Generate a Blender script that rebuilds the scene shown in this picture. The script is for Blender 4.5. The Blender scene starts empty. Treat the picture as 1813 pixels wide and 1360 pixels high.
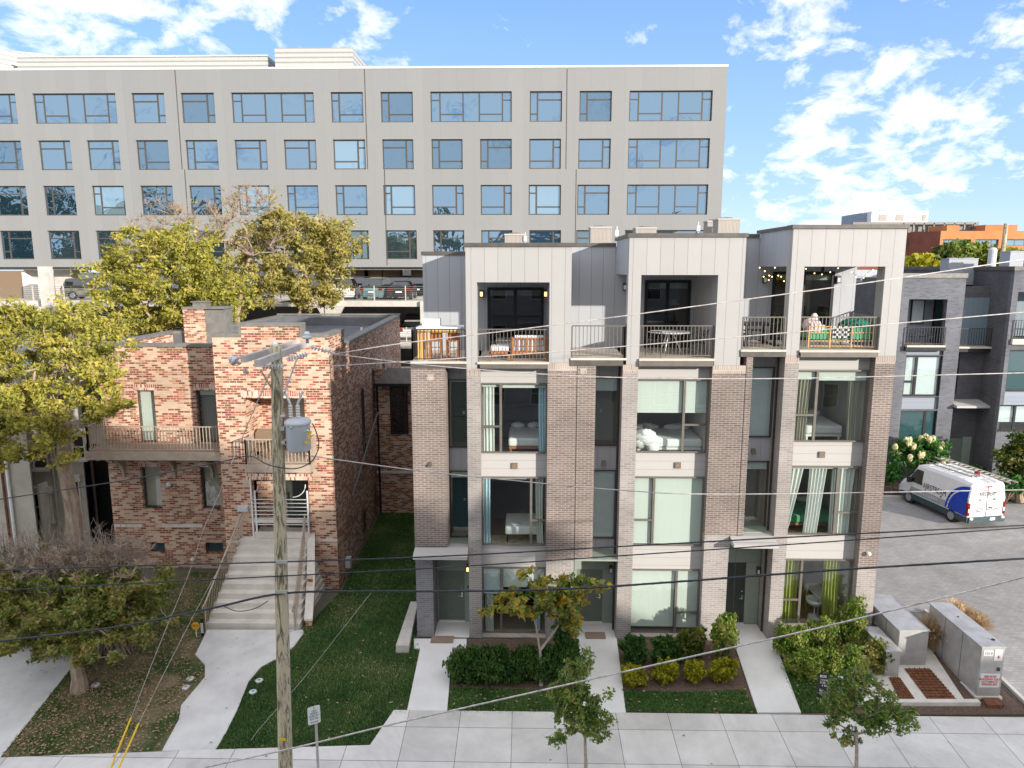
import bpy, bmesh, math, random
import numpy as np
from mathutils import Vector, Matrix
R = math.radians
rnd = random.Random(7)
sc = bpy.context.scene
COL = sc.collection

# ------------------------------------------------------------ camera
F = 1250.0; PITCH = R(9.45); YAW = R(1.1); H = 12.5
cam = bpy.data.objects.new("camera", bpy.data.cameras.new("camera"))
COL.objects.link(cam)
cam.location = (0, 0, H)
cam.rotation_euler = (R(90) - PITCH, 0, YAW)
cam.data.sensor_width = 36; cam.data.lens = 36 * F / 1813
cam.data.clip_end = 3000; cam.data.clip_start = 0.1
sc.camera = cam

# ------------------------------------------------------------ light
SAZ = R(45.5)            # sun is behind the camera and to the right
SEL = R(14.3)
sd = Vector((math.sin(SAZ) * math.cos(SEL), -math.cos(SAZ) * math.cos(SEL), math.sin(SEL)))
sun = bpy.data.objects.new("sun", bpy.data.lights.new("sun", 'SUN'))
COL.objects.link(sun)
sun.data.energy = 3.35; sun.data.angle = R(0.8); sun.data.color = (1.0, 0.925, 0.83)
sun.rotation_euler = sd.to_track_quat('Z', 'Y').to_euler()
sun.location = (30, -40, 40)

w = bpy.data.worlds.new("World"); sc.world = w; w.use_nodes = True
nt = w.node_tree; N = nt.nodes; L = nt.links; N.clear()
def nn(t, **k):
    n = N.new(t)
    for a, b in k.items(): setattr(n, a, b)
    return n
out = nn('ShaderNodeOutputWorld'); bg = nn('ShaderNodeBackground')
sky = nn('ShaderNodeTexSky', sky_type='NISHITA', sun_disc=False)
sky.sun_elevation = SEL; sky.sun_rotation = math.atan2(sd.x, sd.y)
sky.air_density = 1.0; sky.dust_density = 0.4; sky.ozone_density = 2.5
tc = nn('ShaderNodeTexCoord'); sep = nn('ShaderNodeSeparateXYZ'); L.new(tc.outputs['Generated'], sep.inputs[0])
def wm(op, a, b=None, clamp=False):
    n = nn('ShaderNodeMath', operation=op); n.use_clamp = clamp
    for i, v in enumerate((a, b)):
        if v is None: continue
        if isinstance(v, (int, float)): n.inputs[i].default_value = v
        else: L.new(v, n.inputs[i])
    return n.outputs[0]
zc = wm('ADD', wm('MAXIMUM', sep.outputs['Z'], 0.0), 0.40)
comb = nn('ShaderNodeCombineXYZ')
L.new(wm('DIVIDE', sep.outputs['X'], zc), comb.inputs[0]); L.new(wm('DIVIDE', sep.outputs['Y'], zc), comb.inputs[1])
mp = nn('ShaderNodeMapping'); mp.inputs['Location'].default_value = (3.1, 7.7, 0)
mp.inputs['Scale'].default_value = (1.0, 0.9, 1)
L.new(comb.outputs[0], mp.inputs[0])
n1 = nn('ShaderNodeTexNoise'); n1.inputs['Scale'].default_value = 9.0; n1.inputs['Detail'].default_value = 11
n1.inputs['Roughness'].default_value = 0.62; n1.inputs['Distortion'].default_value = 0.25
L.new(mp.outputs[0], n1.inputs['Vector'])
n2 = nn('ShaderNodeTexNoise'); n2.inputs['Scale'].default_value = 1.3; n2.inputs['Detail'].default_value = 3
L.new(mp.outputs[0], n2.inputs['Vector'])
cov = wm('ADD', wm('MULTIPLY', n1.outputs['Fac'], 0.86), wm('MULTIPLY', n2.outputs['Fac'], 0.16))
def lobe(az, el, width, amt):
    d = Vector((math.sin(R(az)) * math.cos(R(el)), math.cos(R(az)) * math.cos(R(el)), math.sin(R(el))))
    dp = nn('ShaderNodeVectorMath', operation='DOT_PRODUCT'); L.new(tc.outputs['Generated'], dp.inputs[0]); dp.inputs[1].default_value = d
    m = nn('ShaderNodeMapRange'); m.inputs['From Min'].default_value = math.cos(R(width)); m.inputs['From Max'].default_value = 1
    m.inputs['To Min'].default_value = 0; m.inputs['To Max'].default_value = amt; m.interpolation_type = 'SMOOTHSTEP'
    L.new(dp.outputs['Value'], m.inputs['Value']); return m.outputs[0]
CLOUD_LOBES = [(-22, 25, 12, .13), (-34, 22, 12, .13), (25, 8, 9, .085), (31, 12, 8, .02), (21, 22, 9, .06), (28, 2, 5, -.05), (17, 18, 6, .06), (8, 25, 5, .07), (2, 22, 12, -.14), (14, 13, 7, -.07), (34, 2, 5, -.2), (180, 35, 85, .22), (120, 50, 60, .12), (240, 50, 60, .12)]  # the wide closing lobes add unseen cloud behind the camera for neutral fill
for a in CLOUD_LOBES: cov = wm('ADD', cov, lobe(*a))
ramp = nn('ShaderNodeValToRGB'); ramp.color_ramp.elements[0].position = 0.53; ramp.color_ramp.elements[1].position = 0.68
L.new(cov, ramp.inputs[0])
hsv = nn('ShaderNodeHueSaturation'); hsv.inputs['Saturation'].default_value = 1.12; hsv.inputs['Value'].default_value = 1.25
L.new(sky.outputs[0], hsv.inputs['Color'])
gr = nn('ShaderNodeValToRGB'); L.new(wm('MAXIMUM', sep.outputs['Z'], 0.0), gr.inputs[0])
ge = gr.color_ramp.elements; ge[0].position = 0; ge[0].color = (.48, .64, .86, 1); ge[1].position = 1; ge[1].color = (.06, .14, .48, 1)
e = ge.new(.12); e.color = (.33, .50, .80, 1); e = ge.new(.36); e.color = (.18, .34, .68, 1)
gs = nn('ShaderNodeVectorMath', operation='SCALE'); L.new(gr.outputs[0], gs.inputs[0]); gs.inputs['Scale'].default_value = 4.6
sm = nn('ShaderNodeMixRGB'); sm.inputs[0].default_value = .86; L.new(hsv.outputs[0], sm.inputs[1]); L.new(gs.outputs[0], sm.inputs[2])
mix = nn('ShaderNodeMixRGB'); L.new(ramp.outputs[0], mix.inputs[0]); L.new(sm.outputs[0], mix.inputs[1])
mix.inputs[2].default_value = (4.6, 4.65, 4.85, 1)
L.new(mix.outputs[0], bg.inputs[0]); bg.inputs['Strength'].default_value = 0.15
L.new(bg.outputs[0], out.inputs[0])
sc.view_settings.view_transform = 'Standard'; sc.view_settings.look = 'None'
sc.view_settings.exposure = 1.0; sc.view_settings.gamma = 1

# ------------------------------------------------------------ picture-to-place measuring helpers
def ray(px, py):
    x = (px - 906.5) / F; u = (680 - py) / F
    fy = math.cos(PITCH) + u * math.sin(PITCH); fz = -math.sin(PITCH) + u * math.cos(PITCH)
    return (x * math.cos(YAW) - fy * math.sin(YAW), x * math.sin(YAW) + fy * math.cos(YAW), fz)
def at(px, py, Y):
    a, b, c = ray(px, py); t = Y / b; return Vector((a * t, Y, H + c * t))
def ax(px, py, Y): return at(px, py, Y).x
def az(py, Y, px=906): return at(px, py, Y).z
SL = 0.093; Y0 = 22.3
def gz(Y): return SL * (min(Y, Y0) - Y0)
def gnd(px, py, z=None):
    a, b, c = ray(px, py)
    if z is not None:
        t = (z - H) / c; return Vector((a * t, b * t, z))
    t = -H / c
    if b * t < Y0: t = (-SL * Y0 - H) / (c - SL * b)
    return Vector((a * t, b * t, H + c * t))

# ------------------------------------------------------------ mesh helpers
class MB:
    def __init__(s): s.v = []; s.f = []
    def quad(s, *p):
        n = len(s.v); s.v += [tuple(q) for q in p]; s.f.append(tuple(range(n, n + len(p)))); return s
    def box(s, x0, x1, y0, y1, z0, z1):
        if x0 > x1: x0, x1 = x1, x0
        if y0 > y1: y0, y1 = y1, y0
        if z0 > z1: z0, z1 = z1, z0
        n = len(s.v)
        s.v += [(x0,y0,z0),(x1,y0,z0),(x1,y1,z0),(x0,y1,z0),(x0,y0,z1),(x1,y0,z1),(x1,y1,z1),(x0,y1,z1)]
        s.f += [tuple(n+i for i in q) for q in ((3,2,1,0),(4,5,6,7),(0,1,5,4),(1,2,6,5),(2,3,7,6),(3,0,4,7))]
        return s
    def prism(s, pts, z0, z1):
        n = len(s.v); k = len(pts)
        z0f = z0 if callable(z0) else (lambda p: z0); z1f = z1 if callable(z1) else (lambda p: z1)
        s.v += [(p[0], p[1], z0f(p)) for p in pts] + [(p[0], p[1], z1f(p)) for p in pts]
        s.f.append(tuple(n + i for i in range(k - 1, -1, -1))); s.f.append(tuple(n + k + i for i in range(k)))
        for i in range(k):
            j = (i + 1) % k; s.f.append((n + i, n + j, n + k + j, n + k + i))
        return s
    def extr(s, pts, d):            # polygon of 3-D points swept by vector d
        n = len(s.v); k = len(pts); d = Vector(d)
        s.v += [tuple(p) for p in pts] + [tuple(Vector(p) + d) for p in pts]
        s.f.append(tuple(n + i for i in range(k))); s.f.append(tuple(n + k + i for i in range(k - 1, -1, -1)))
        for i in range(k):
            j = (i + 1) % k; s.f.append((n + i, n + k + i, n + k + j, n + j))
        return s
    def tube(s, pts, r, n=6, cap=True):
        pts = [Vector(p) for p in pts]; k0 = len(s.v)
        for i, p in enumerate(pts):
            d = (pts[min(i + 1, len(pts) - 1)] - pts[max(i - 1, 0)])
            d = d.normalized() if d.length > 1e-9 else Vector((0, 0, 1))
            a = d.cross(Vector((0, 0, 1)) if abs(d.z) < .9 else Vector((1, 0, 0))).normalized(); b = d.cross(a)
            rr = r[i] if isinstance(r, (list, tuple)) else r
            for j in range(n):
                t = 2 * math.pi * (j + .5) / n
                s.v.append(tuple(p + a * (rr * math.cos(t)) + b * (rr * math.sin(t))))
        for i in range(len(pts) - 1):
            for j in range(n):
                q = (j + 1) % n
                s.f.append((k0 + i*n + j, k0 + i*n + q, k0 + (i+1)*n + q, k0 + (i+1)*n + j))
        if cap:
            s.f.append(tuple(k0 + j for j in range(n - 1, -1, -1)))
            e = k0 + (len(pts) - 1) * n; s.f.append(tuple(e + j for j in range(n)))
        return s
    def cyl(s, x, y, z0, z1, r, n=16, r1=None): return s.tube([(x, y, z0), (x, y, z1)], [r, r if r1 is None else r1], n)
    def lathe(s, c, prof, n=20):
        k0 = len(s.v); c = Vector(c)
        for (r, z) in prof:
            for j in range(n):
                t = 2 * math.pi * j / n; s.v.append((c.x + r * math.cos(t), c.y + r * math.sin(t), c.z + z))
        for i in range(len(prof) - 1):
            for j in range(n):
                q = (j + 1) % n; s.f.append((k0+i*n+j, k0+i*n+q, k0+(i+1)*n+q, k0+(i+1)*n+j))
        s.f.append(tuple(k0 + j for j in range(n - 1, -1, -1))); e = k0 + (len(prof) - 1) * n
        s.f.append(tuple(e + j for j in range(n))); return s
    def ball(s, c, rx, ry=None, rz=None, n=12, m=8, wob=0, rr=None):
        ry = rx if ry is None else ry; rz = rx if rz is None else rz
        k0 = len(s.v)
        for i in range(m + 1):
            ph = math.pi * i / m
            for j in range(n):
                t = 2 * math.pi * j / n; q = 1 + (rr.uniform(-wob, wob) if rr else 0)
                s.v.append((c[0] + rx*q*math.sin(ph)*math.cos(t), c[1] + ry*q*math.sin(ph)*math.sin(t), c[2] + rz*q*math.cos(ph)))
        for i in range(m):
            for j in range(n):
                q = (j + 1) % n; s.f.append((k0+(i+1)*n+j, k0+(i+1)*n+q, k0+i*n+q, k0+i*n+j))
        return s
    def wall(s, a, b, z0, z1, holes, y, t, axis='x'):
        """wall from a to b along an axis, front face at y, thickness t behind, rectangular holes (a0,a1,z0,z1)"""
        zs = sorted(set([z0, z1] + [q for h in holes for q in (h[2], h[3]) if z0 < q < z1]))
        for i in range(len(zs) - 1):
            lo, hi = zs[i], zs[i+1]; m = (lo + hi) / 2; cur = a
            for h in sorted([h for h in holes if h[2] < m < h[3]]) + [(b, b, 0, 0)]:
                if h[0] > cur + 1e-6:
                    if axis == 'x': s.box(cur, min(h[0], b), y, y + t, lo, hi)
                    else: s.box(y, y + t, cur, min(h[0], b), lo, hi)
                cur = max(cur, h[1])
        return s
    def xf(s, M, k=0):
        s.v[k:] = [tuple(M @ Vector(p)) for p in s.v[k:]]; return s
    def build(s, name, m, parent=None, world=True, smooth=False, bevel=0):
        me = bpy.data.meshes.new(name)
        off = Vector((0, 0, 0))
        if parent is not None and world: off = ORG.get(parent.name, Vector((0, 0, 0)))
        vs = [(p[0] - off.x, p[1] - off.y, p[2] - off.z) for p in s.v] if off.length else s.v
        me.from_pydata(vs, [], s.f)
        me.materials.append(m)
        if smooth: me.polygons.foreach_set('use_smooth', [True] * len(me.polygons))
        o = bpy.data.objects.new(name, me); COL.objects.link(o)
        if parent is not None: o.parent = parent; ORG[o.name] = off
        if bevel:
            md = o.modifiers.new('bevel', 'BEVEL'); md.width = bevel; md.segments = 2; md.limit_method = 'ANGLE'
        return o
ORG = {}
def tag(o, label, cat, group=None):
    o['label'] = label; o['category'] = cat
    if group: o['group'] = group
    return o
def thing(name, label, cat, loc=(0, 0, 0), group=None):
    o = bpy.data.objects.new(name, None); COL.objects.link(o); o.empty_display_size = .3
    o.location = loc; ORG[o.name] = Vector(loc); tag(o, label, cat, group); return o
def struct(o, kind='structure'): o['kind'] = kind; return o
def dup(root, loc, rotz=0, label=None, group=None):
    r = root.copy(); COL.objects.link(r); r.location = loc; r.rotation_euler = (0, 0, rotz)
    if label: r['label'] = label
    if group: r['group'] = group
    for ch in [o for o in bpy.data.objects if o.parent == root]:
        c = ch.copy(); COL.objects.link(c); c.parent = r
        for g in [o for o in bpy.data.objects if o.parent == ch]:
            d = g.copy(); COL.objects.link(d); d.parent = c
    return r
def B(x0, x1, y0, y1, z0, z1): return MB().box(x0, x1, y0, y1, z0, z1)
def text(s, size, m, parent, M, name='lettering', depth=.003, align='CENTER', sx=1, label=None, space=1, bold=0.0):
    cu = bpy.data.curves.new('t', 'FONT'); cu.body = s; cu.size = size; cu.extrude = depth; cu.align_x = align; cu.align_y = 'CENTER'
    cu.resolution_u = 3; cu.space_line = .95; cu.space_character = space; cu.offset = bold
    o = bpy.data.objects.new('t', cu); COL.objects.link(o)
    dg = bpy.context.evaluated_depsgraph_get(); me = bpy.data.meshes.new_from_object(o.evaluated_get(dg))
    bpy.data.objects.remove(o)
    off = ORG.get(parent.name, Vector((0, 0, 0)))
    me.transform(Matrix.Diagonal((sx, 1, 1, 1))); me.transform(M); me.transform(Matrix.Translation(-off))
    me.materials.clear(); me.materials.append(m)
    t = bpy.data.objects.new(name, me); COL.objects.link(t); t.parent = parent
    return t
def frontM(x, y, z, rz=0, tilt=90): return Matrix.Translation((x, y, z)) @ Matrix.Rotation(rz, 4, 'Z') @ Matrix.Rotation(R(tilt), 4, 'X')

# ------------------------------------------------------------ materials
MATS = {}
def newmat(name):
    m = bpy.data.materials.new(name); m.use_nodes = True; MATS[name] = m
    nt = m.node_tree; return m, nt, nt.nodes['Principled BSDF']
def mk(nt, t, **k):
    n = nt.nodes.new(t)
    for a, b in k.items(): setattr(n, a, b)
    return n
def rgba(c): return (c[0], c[1], c[2], 1)
def pbr(name, col, rough=.8, metal=0, col2=None, scale=4, bump=0, bscale=60, detail=6, var=.12, coord='Object', stretch=(1,1,1), spec=.4, lo=.35, hi=.65):
    m, nt, p = newmat(name)
    tc = mk(nt, 'ShaderNodeTexCoord'); mp = mk(nt, 'ShaderNodeMapping'); mp.inputs['Scale'].default_value = stretch
    nt.links.new(tc.outputs[coord], mp.inputs[0])
    n = mk(nt, 'ShaderNodeTexNoise'); n.inputs['Scale'].default_value = scale; n.inputs['Detail'].default_value = detail
    n.inputs['Roughness'].default_value = .6
    nt.links.new(mp.outputs[0], n.inputs['Vector'])
    r = mk(nt, 'ShaderNodeValToRGB'); r.color_ramp.elements[0].position = lo; r.color_ramp.elements[1].position = hi
    if col2 is None: a = [c * (1 - var) for c in col]; b = [min(1, c * (1 + var)) for c in col]
    else: a, b = col, col2
    r.color_ramp.elements[0].color = rgba(a); r.color_ramp.elements[1].color = rgba(b)
    nt.links.new(n.outputs['Fac'], r.inputs[0]); nt.links.new(r.outputs[0], p.inputs['Base Color'])
    p.inputs['Roughness'].default_value = rough; p.inputs['Metallic'].default_value = metal
    p.inputs['Specular IOR Level'].default_value = spec
    if bump:
        b = mk(nt, 'ShaderNodeBump'); b.inputs['Strength'].default_value = bump; b.inputs['Distance'].default_value = .02
        n2 = mk(nt, 'ShaderNodeTexNoise'); n2.inputs['Scale'].default_value = bscale; n2.inputs['Detail'].default_value = 4
        nt.links.new(mp.outputs[0], n2.inputs['Vector']); nt.links.new(n2.outputs['Fac'], b.inputs['Height']); nt.links.new(b.outputs[0], p.inputs['Normal'])
    return m
def uvz(nt):        # (x+y, z) in world metres: runs along any wall
    g = mk(nt, 'ShaderNodeNewGeometry'); s = mk(nt, 'ShaderNodeSeparateXYZ'); nt.links.new(g.outputs['Position'], s.inputs[0])
    a = mk(nt, 'ShaderNodeMath', operation='ADD'); nt.links.new(s.outputs[0], a.inputs[0]); nt.links.new(s.outputs[1], a.inputs[1])
    c = mk(nt, 'ShaderNodeCombineXYZ'); nt.links.new(a.outputs[0], c.inputs[0]); nt.links.new(s.outputs[2], c.inputs[1])
    return c, g
def brick(name, cols, mortar, bw=.22, bh=.068, ms=.011, var=.5, rough=.9, soldier=False, bias=0, flat=False):
    m, nt, p = newmat(name)
    if flat:
        g = mk(nt, 'ShaderNodeNewGeometry'); c = g; vec = g.outputs['Position']
    else:
        c, g = uvz(nt); vec = c.outputs[0]
    bt = mk(nt, 'ShaderNodeTexBrick'); bt.offset = .5
    bt.inputs['Color1'].default_value = (0, 0, 0, 1); bt.inputs['Color2'].default_value = (1, 1, 1, 1); bt.inputs['Mortar'].default_value = (0, 0, 0, 1)
    bt.inputs['Scale'].default_value = 1; bt.inputs['Brick Width'].default_value = bw; bt.inputs['Row Height'].default_value = bh
    bt.inputs['Mortar Size'].default_value = ms; bt.inputs['Mortar Smooth'].default_value = .2; bt.inputs['Bias'].default_value = bias
    nt.links.new(vec, bt.inputs['Vector'])
    r = mk(nt, 'ShaderNodeValToRGB'); r.color_ramp.interpolation = 'CONSTANT' if len(cols) > 3 else 'LINEAR'
    while len(r.color_ramp.elements) < len(cols): r.color_ramp.elements.new(.5)
    for i, e in enumerate(r.color_ramp.elements):
        e.position = i / len(cols) if len(cols) > 3 else i / (len(cols) - 1); e.color = rgba(cols[i])
    nt.links.new(bt.outputs['Color'], r.inputs[0])
    n = mk(nt, 'ShaderNodeTexNoise'); n.inputs['Scale'].default_value = 14; n.inputs['Detail'].default_value = 6; nt.links.new(g.outputs['Position'], n.inputs['Vector'])
    n3 = mk(nt, 'ShaderNodeTexNoise'); n3.inputs['Scale'].default_value = .7; n3.inputs['Detail'].default_value = 4; nt.links.new(g.outputs['Position'], n3.inputs['Vector'])
    mm = mk(nt, 'ShaderNodeMixRGB'); mm.inputs[2].default_value = rgba(mortar); nt.links.new(r.outputs[0], mm.inputs[1])
    sm = mk(nt, 'ShaderNodeMapRange'); sm.inputs['From Min'].default_value = .5; sm.inputs['From Max'].default_value = .8; sm.inputs['To Max'].default_value = var
    nt.links.new(n.outputs['Fac'], sm.inputs['Value'])
    mx = mk(nt, 'ShaderNodeMath', operation='MAXIMUM'); nt.links.new(bt.outputs['Fac'], mx.inputs[0]); nt.links.new(sm.outputs[0], mx.inputs[1])
    nt.links.new(mx.outputs[0], mm.inputs[0])
    h = mk(nt, 'ShaderNodeHueSaturation'); v = mk(nt, 'ShaderNodeMapRange'); v.inputs['From Min'].default_value = .3; v.inputs['From Max'].default_value = .7
    v.inputs['To Min'].default_value = .78; v.inputs['To Max'].default_value = 1.14; nt.links.new(n3.outputs['Fac'], v.inputs['Value'])
    nt.links.new(v.outputs[0], h.inputs['Value']); nt.links.new(mm.outputs[0], h.inputs['Color']); nt.links.new(h.outputs[0], p.inputs['Base Color'])
    p.inputs['Roughness'].default_value = rough; p.inputs['Specular IOR Level'].default_value = .25
    b = mk(nt, 'ShaderNodeBump'); b.inputs['Strength'].default_value = .5; b.inputs['Distance'].default_value = .008; b.invert = True
    nt.links.new(bt.outputs['Fac'], b.inputs['Height']); nt.links.new(b.outputs[0], p.inputs['Normal'])
    return m
def panel(name, col, w=.42, vertical=True, depth=.02, rough=.55, metal=.0, groove=.035, var=.05):
    """sheet-metal cladding: standing joints every w metres"""
    m, nt, p = newmat(name); c, g = uvz(nt)
    s = mk(nt, 'ShaderNodeSeparateXYZ'); nt.links.new(c.outputs[0], s.inputs[0])
    d = mk(nt, 'ShaderNodeMath', operation='DIVIDE'); nt.links.new(s.outputs[0 if vertical else 1], d.inputs[0]); d.inputs[1].default_value = w
    fr = mk(nt, 'ShaderNodeMath', operation='FRACT'); nt.links.new(d.outputs[0], fr.inputs[0])
    fl = mk(nt, 'ShaderNodeMath', operation='FLOOR'); nt.links.new(d.outputs[0], fl.inputs[0])
    wn = mk(nt, 'ShaderNodeTexWhiteNoise', noise_dimensions='1D'); nt.links.new(fl.outputs[0], wn.inputs['W'])
    n = mk(nt, 'ShaderNodeTexNoise'); n.inputs['Scale'].default_value = 1.2; n.inputs['Detail'].default_value = 5; nt.links.new(g.outputs['Position'], n.inputs['Vector'])
    ad = mk(nt, 'ShaderNodeMath', operation='ADD'); nt.links.new(wn.outputs['Value'], ad.inputs[0]); nt.links.new(n.outputs['Fac'], ad.inputs[1])
    mr = mk(nt, 'ShaderNodeMapRange'); mr.inputs['From Max'].default_value = 1.7; mr.inputs['To Min'].default_value = 1 - var; mr.inputs['To Max'].default_value = 1 + var
    nt.links.new(ad.outputs[0], mr.inputs['Value'])
    lt = mk(nt, 'ShaderNodeMath', operation='LESS_THAN'); nt.links.new(fr.outputs[0], lt.inputs[0]); lt.inputs[1].default_value = groove
    gm = mk(nt, 'ShaderNodeMath', operation='MULTIPLY'); nt.links.new(lt.outputs[0], gm.inputs[0]); gm.inputs[1].default_value = .38
    sb = mk(nt, 'ShaderNodeMath', operation='SUBTRACT'); nt.links.new(mr.outputs[0], sb.inputs[0]); nt.links.new(gm.outputs[0], sb.inputs[1])
    h = mk(nt, 'ShaderNodeHueSaturation'); h.inputs['Color'].default_value = rgba(col); nt.links.new(sb.outputs[0], h.inputs['Value'])
    nt.links.new(h.outputs[0], p.inputs['Base Color']); p.inputs['Roughness'].default_value = rough; p.inputs['Metallic'].default_value = metal
    b = mk(nt, 'ShaderNodeBump'); b.inputs['Strength'].default_value = .6; b.inputs['Distance'].default_value = depth
    pp = mk(nt, 'ShaderNodeMath', operation='ADD'); nt.links.new(lt.outputs[0], pp.inputs[0])
    n5 = mk(nt, 'ShaderNodeMath', operation='MULTIPLY'); nt.links.new(n.outputs['Fac'], n5.inputs[0]); n5.inputs[1].default_value = 1.2; nt.links.new(n5.outputs[0], pp.inputs[1])
    b.invert = True; nt.links.new(pp.outputs[0], b.inputs['Height']); nt.links.new(b.outputs[0], p.inputs['Normal'])
    return m
def glass(name, tint=(.8, .9, .87), refl=.25, back=None, rough=.0, wav=.0, rcol=(1, 1, 1), wscale=.5):
    """clear pane: lets light through, or (back set) a dark pane with nothing readable behind it"""
    m, nt, p = newmat(name); nt.nodes.remove(p); o = nt.nodes['Material Output']
    g = mk(nt, 'ShaderNodeBsdfGlossy'); g.inputs['Roughness'].default_value = rough; g.inputs['Color'].default_value = rgba(rcol)
    if back is None: t = mk(nt, 'ShaderNodeBsdfTransparent'); t.inputs[0].default_value = rgba(tint)
    else: t = mk(nt, 'ShaderNodeBsdfDiffuse'); t.inputs[0].default_value = rgba(back)
    mx = mk(nt, 'ShaderNodeMixShader'); lw = mk(nt, 'ShaderNodeLayerWeight'); lw.inputs[0].default_value = .5; pw = mk(nt, 'ShaderNodeMath', operation='POWER'); nt.links.new(lw.outputs['Facing'], pw.inputs[0]); pw.inputs[1].default_value = 4
    a = mk(nt, 'ShaderNodeMath', operation='ADD'); a.use_clamp = True; nt.links.new(pw.outputs[0], a.inputs[0]); a.inputs[1].default_value = refl
    nt.links.new(a.outputs[0], mx.inputs[0]); nt.links.new(t.outputs[0], mx.inputs[1]); nt.links.new(g.outputs[0], mx.inputs[2]); nt.links.new(mx.outputs[0], o.inputs[0])
    if wav:
        ge = mk(nt, 'ShaderNodeNewGeometry'); n = mk(nt, 'ShaderNodeTexNoise'); n.inputs['Scale'].default_value = wscale; n.inputs['Detail'].default_value = 2
        n.inputs['Distortion'].default_value = .6
        nt.links.new(ge.outputs['Position'], n.inputs['Vector']); b = mk(nt, 'ShaderNodeBump'); b.inputs['Strength'].default_value = wav; b.inputs['Distance'].default_value = .05
        nt.links.new(n.outputs['Fac'], b.inputs['Height']); nt.links.new(b.outputs[0], g.inputs['Normal'])
    return m
def leafmat(name, cols, scale=1.2, trans=.35):
    m, nt, p = newmat(name); nt.nodes.remove(p); o = nt.nodes['Material Output']
    ge = mk(nt, 'ShaderNodeNewGeometry')
    wn = mk(nt, 'ShaderNodeTexNoise'); wn.inputs['Scale'].default_value = 15; wn.inputs['Detail'].default_value = 2; nt.links.new(ge.outputs['Position'], wn.inputs['Vector'])
    n = mk(nt, 'ShaderNodeTexNoise'); n.inputs['Scale'].default_value = scale; n.inputs['Detail'].default_value = 3; nt.links.new(ge.outputs['Position'], n.inputs['Vector'])
    a = mk(nt, 'ShaderNodeMath', operation='ADD'); nt.links.new(wn.outputs['Fac'], a.inputs[0]); nt.links.new(n.outputs['Fac'], a.inputs[1])
    mr = mk(nt, 'ShaderNodeMapRange'); mr.inputs['From Min'].default_value = .72; mr.inputs['From Max'].default_value = 1.28; nt.links.new(a.outputs[0], mr.inputs['Value'])
    r = mk(nt, 'ShaderNodeValToRGB')
    while len(r.color_ramp.elements) < len(cols): r.color_ramp.elements.new(.5)
    for i, e in enumerate(r.color_ramp.elements): e.position = i / (len(cols) - 1); e.color = rgba(cols[i])
    nt.links.new(mr.outputs[0], r.inputs[0])
    d = mk(nt, 'ShaderNodeBsdfPrincipled'); d.inputs['Roughness'].default_value = .55; d.inputs['Specular IOR Level'].default_value = .3
    t = mk(nt, 'ShaderNodeBsdfTranslucent'); mx = mk(nt, 'ShaderNodeMixShader'); mx.inputs[0].default_value = trans
    nt.links.new(r.outputs[0], d.inputs['Base Color']); nt.links.new(r.outputs[0], t.inputs[0])
    nt.links.new(d.outputs[0], mx.inputs[1]); nt.links.new(t.outputs[0], mx.inputs[2]); nt.links.new(mx.outputs[0], o.inputs[0])
    return m
def emis(name, col, e):
    m, nt, p = newmat(name); p.inputs['Base Color'].default_value = rgba(col); p.inputs['Emission Color'].default_value = rgba(col); p.inputs['Emission Strength'].default_value = e
    return m
M = {}
M['redbrick'] = brick('red_brick', [(.30,.085,.05),(.54,.37,.26),(.24,.07,.04),(.58,.44,.33),(.36,.125,.08),(.48,.25,.15),(.19,.055,.035),(.56,.41,.30)], (.55,.44,.34), .26, .09, .012, .35)
M['redsoldier'] = brick('red_soldier_brick', [(.34,.10,.06),(.62,.42,.33),(.46,.17,.10),(.70,.55,.45)], (.70,.60,.50), .085, .24, .012, .5)
M['tbrick'] = brick('taupe_brick', [(.135,.10,.085),(.20,.155,.135),(.17,.125,.105)], (.31,.28,.255), .25, .072, .013, .2)
M['pbrick'] = brick('pale_taupe_brick', [(.225,.20,.185),(.30,.27,.255),(.26,.235,.22)], (.38,.36,.34), .25, .072, .010, .2)
M['sbrick'] = brick('soldier_taupe_brick', [(.28,.22,.19),(.38,.31,.27),(.33,.27,.23)], (.48,.43,.38), .072, .25, .010, .15)
M['gbrick'] = brick('slate_brick', [(.17,.165,.18),(.24,.235,.25),(.205,.195,.205)], (.29,.285,.295), .25, .072, .010, .2)
M['rbrick'] = brick('rear_slate_brick', [(.095,.10,.12),(.15,.155,.175),(.12,.125,.145)], (.19,.195,.21), .25, .072, .010, .2)  # slate brick darkened, shade on the rear fronts put into its colour
M['dbrick'] = brick('dark_slate_brick', [(.075,.075,.085),(.11,.11,.12),(.09,.09,.10)], (.14,.14,.15), .25, .072, .010, .2)  # darker copy of the slate brick, shade of the side walls in its colour
M['orangebrick'] = pbr('orange_brick', (.46,.17,.06), .9, col2=(.54,.22,.09), scale=.3)
M['brownbrick'] = pbr('brown_brick', (.20,.07,.05), .9, var=.15, scale=.3)
M['clad'] = panel('pale_metal_cladding', (.36,.355,.345), .42, True)
M['cladblue'] = panel('grey_metal_cladding', (.37,.385,.41), .42, True)
M['claddark'] = panel('slate_metal_cladding', (.16,.21,.25), .30, True)
M['spandrel'] = panel('pale_spandrel_boards', (.42,.405,.39), .28, False, .008, groove=.03)
M['spandrelg'] = panel('grey_spandrel_boards', (.24,.27,.33), .28, False, .008, groove=.03)
M['coping'] = pbr('dark_bronze_coping', (.11,.10,.09), .5, .3, var=.15)
M['copinggrey'] = pbr('grey_coping', (.20,.19,.175), .6, .2, var=.15)
M['frame'] = pbr('dark_bronze_frame', (.085,.075,.065), .45, .3, var=.1)
M['framelite'] = pbr('bronze_frame', (.17,.155,.135), .45, .3, var=.1)
M['black'] = pbr('black_metal', (.02,.022,.025), .45, .3, var=.2)
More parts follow.
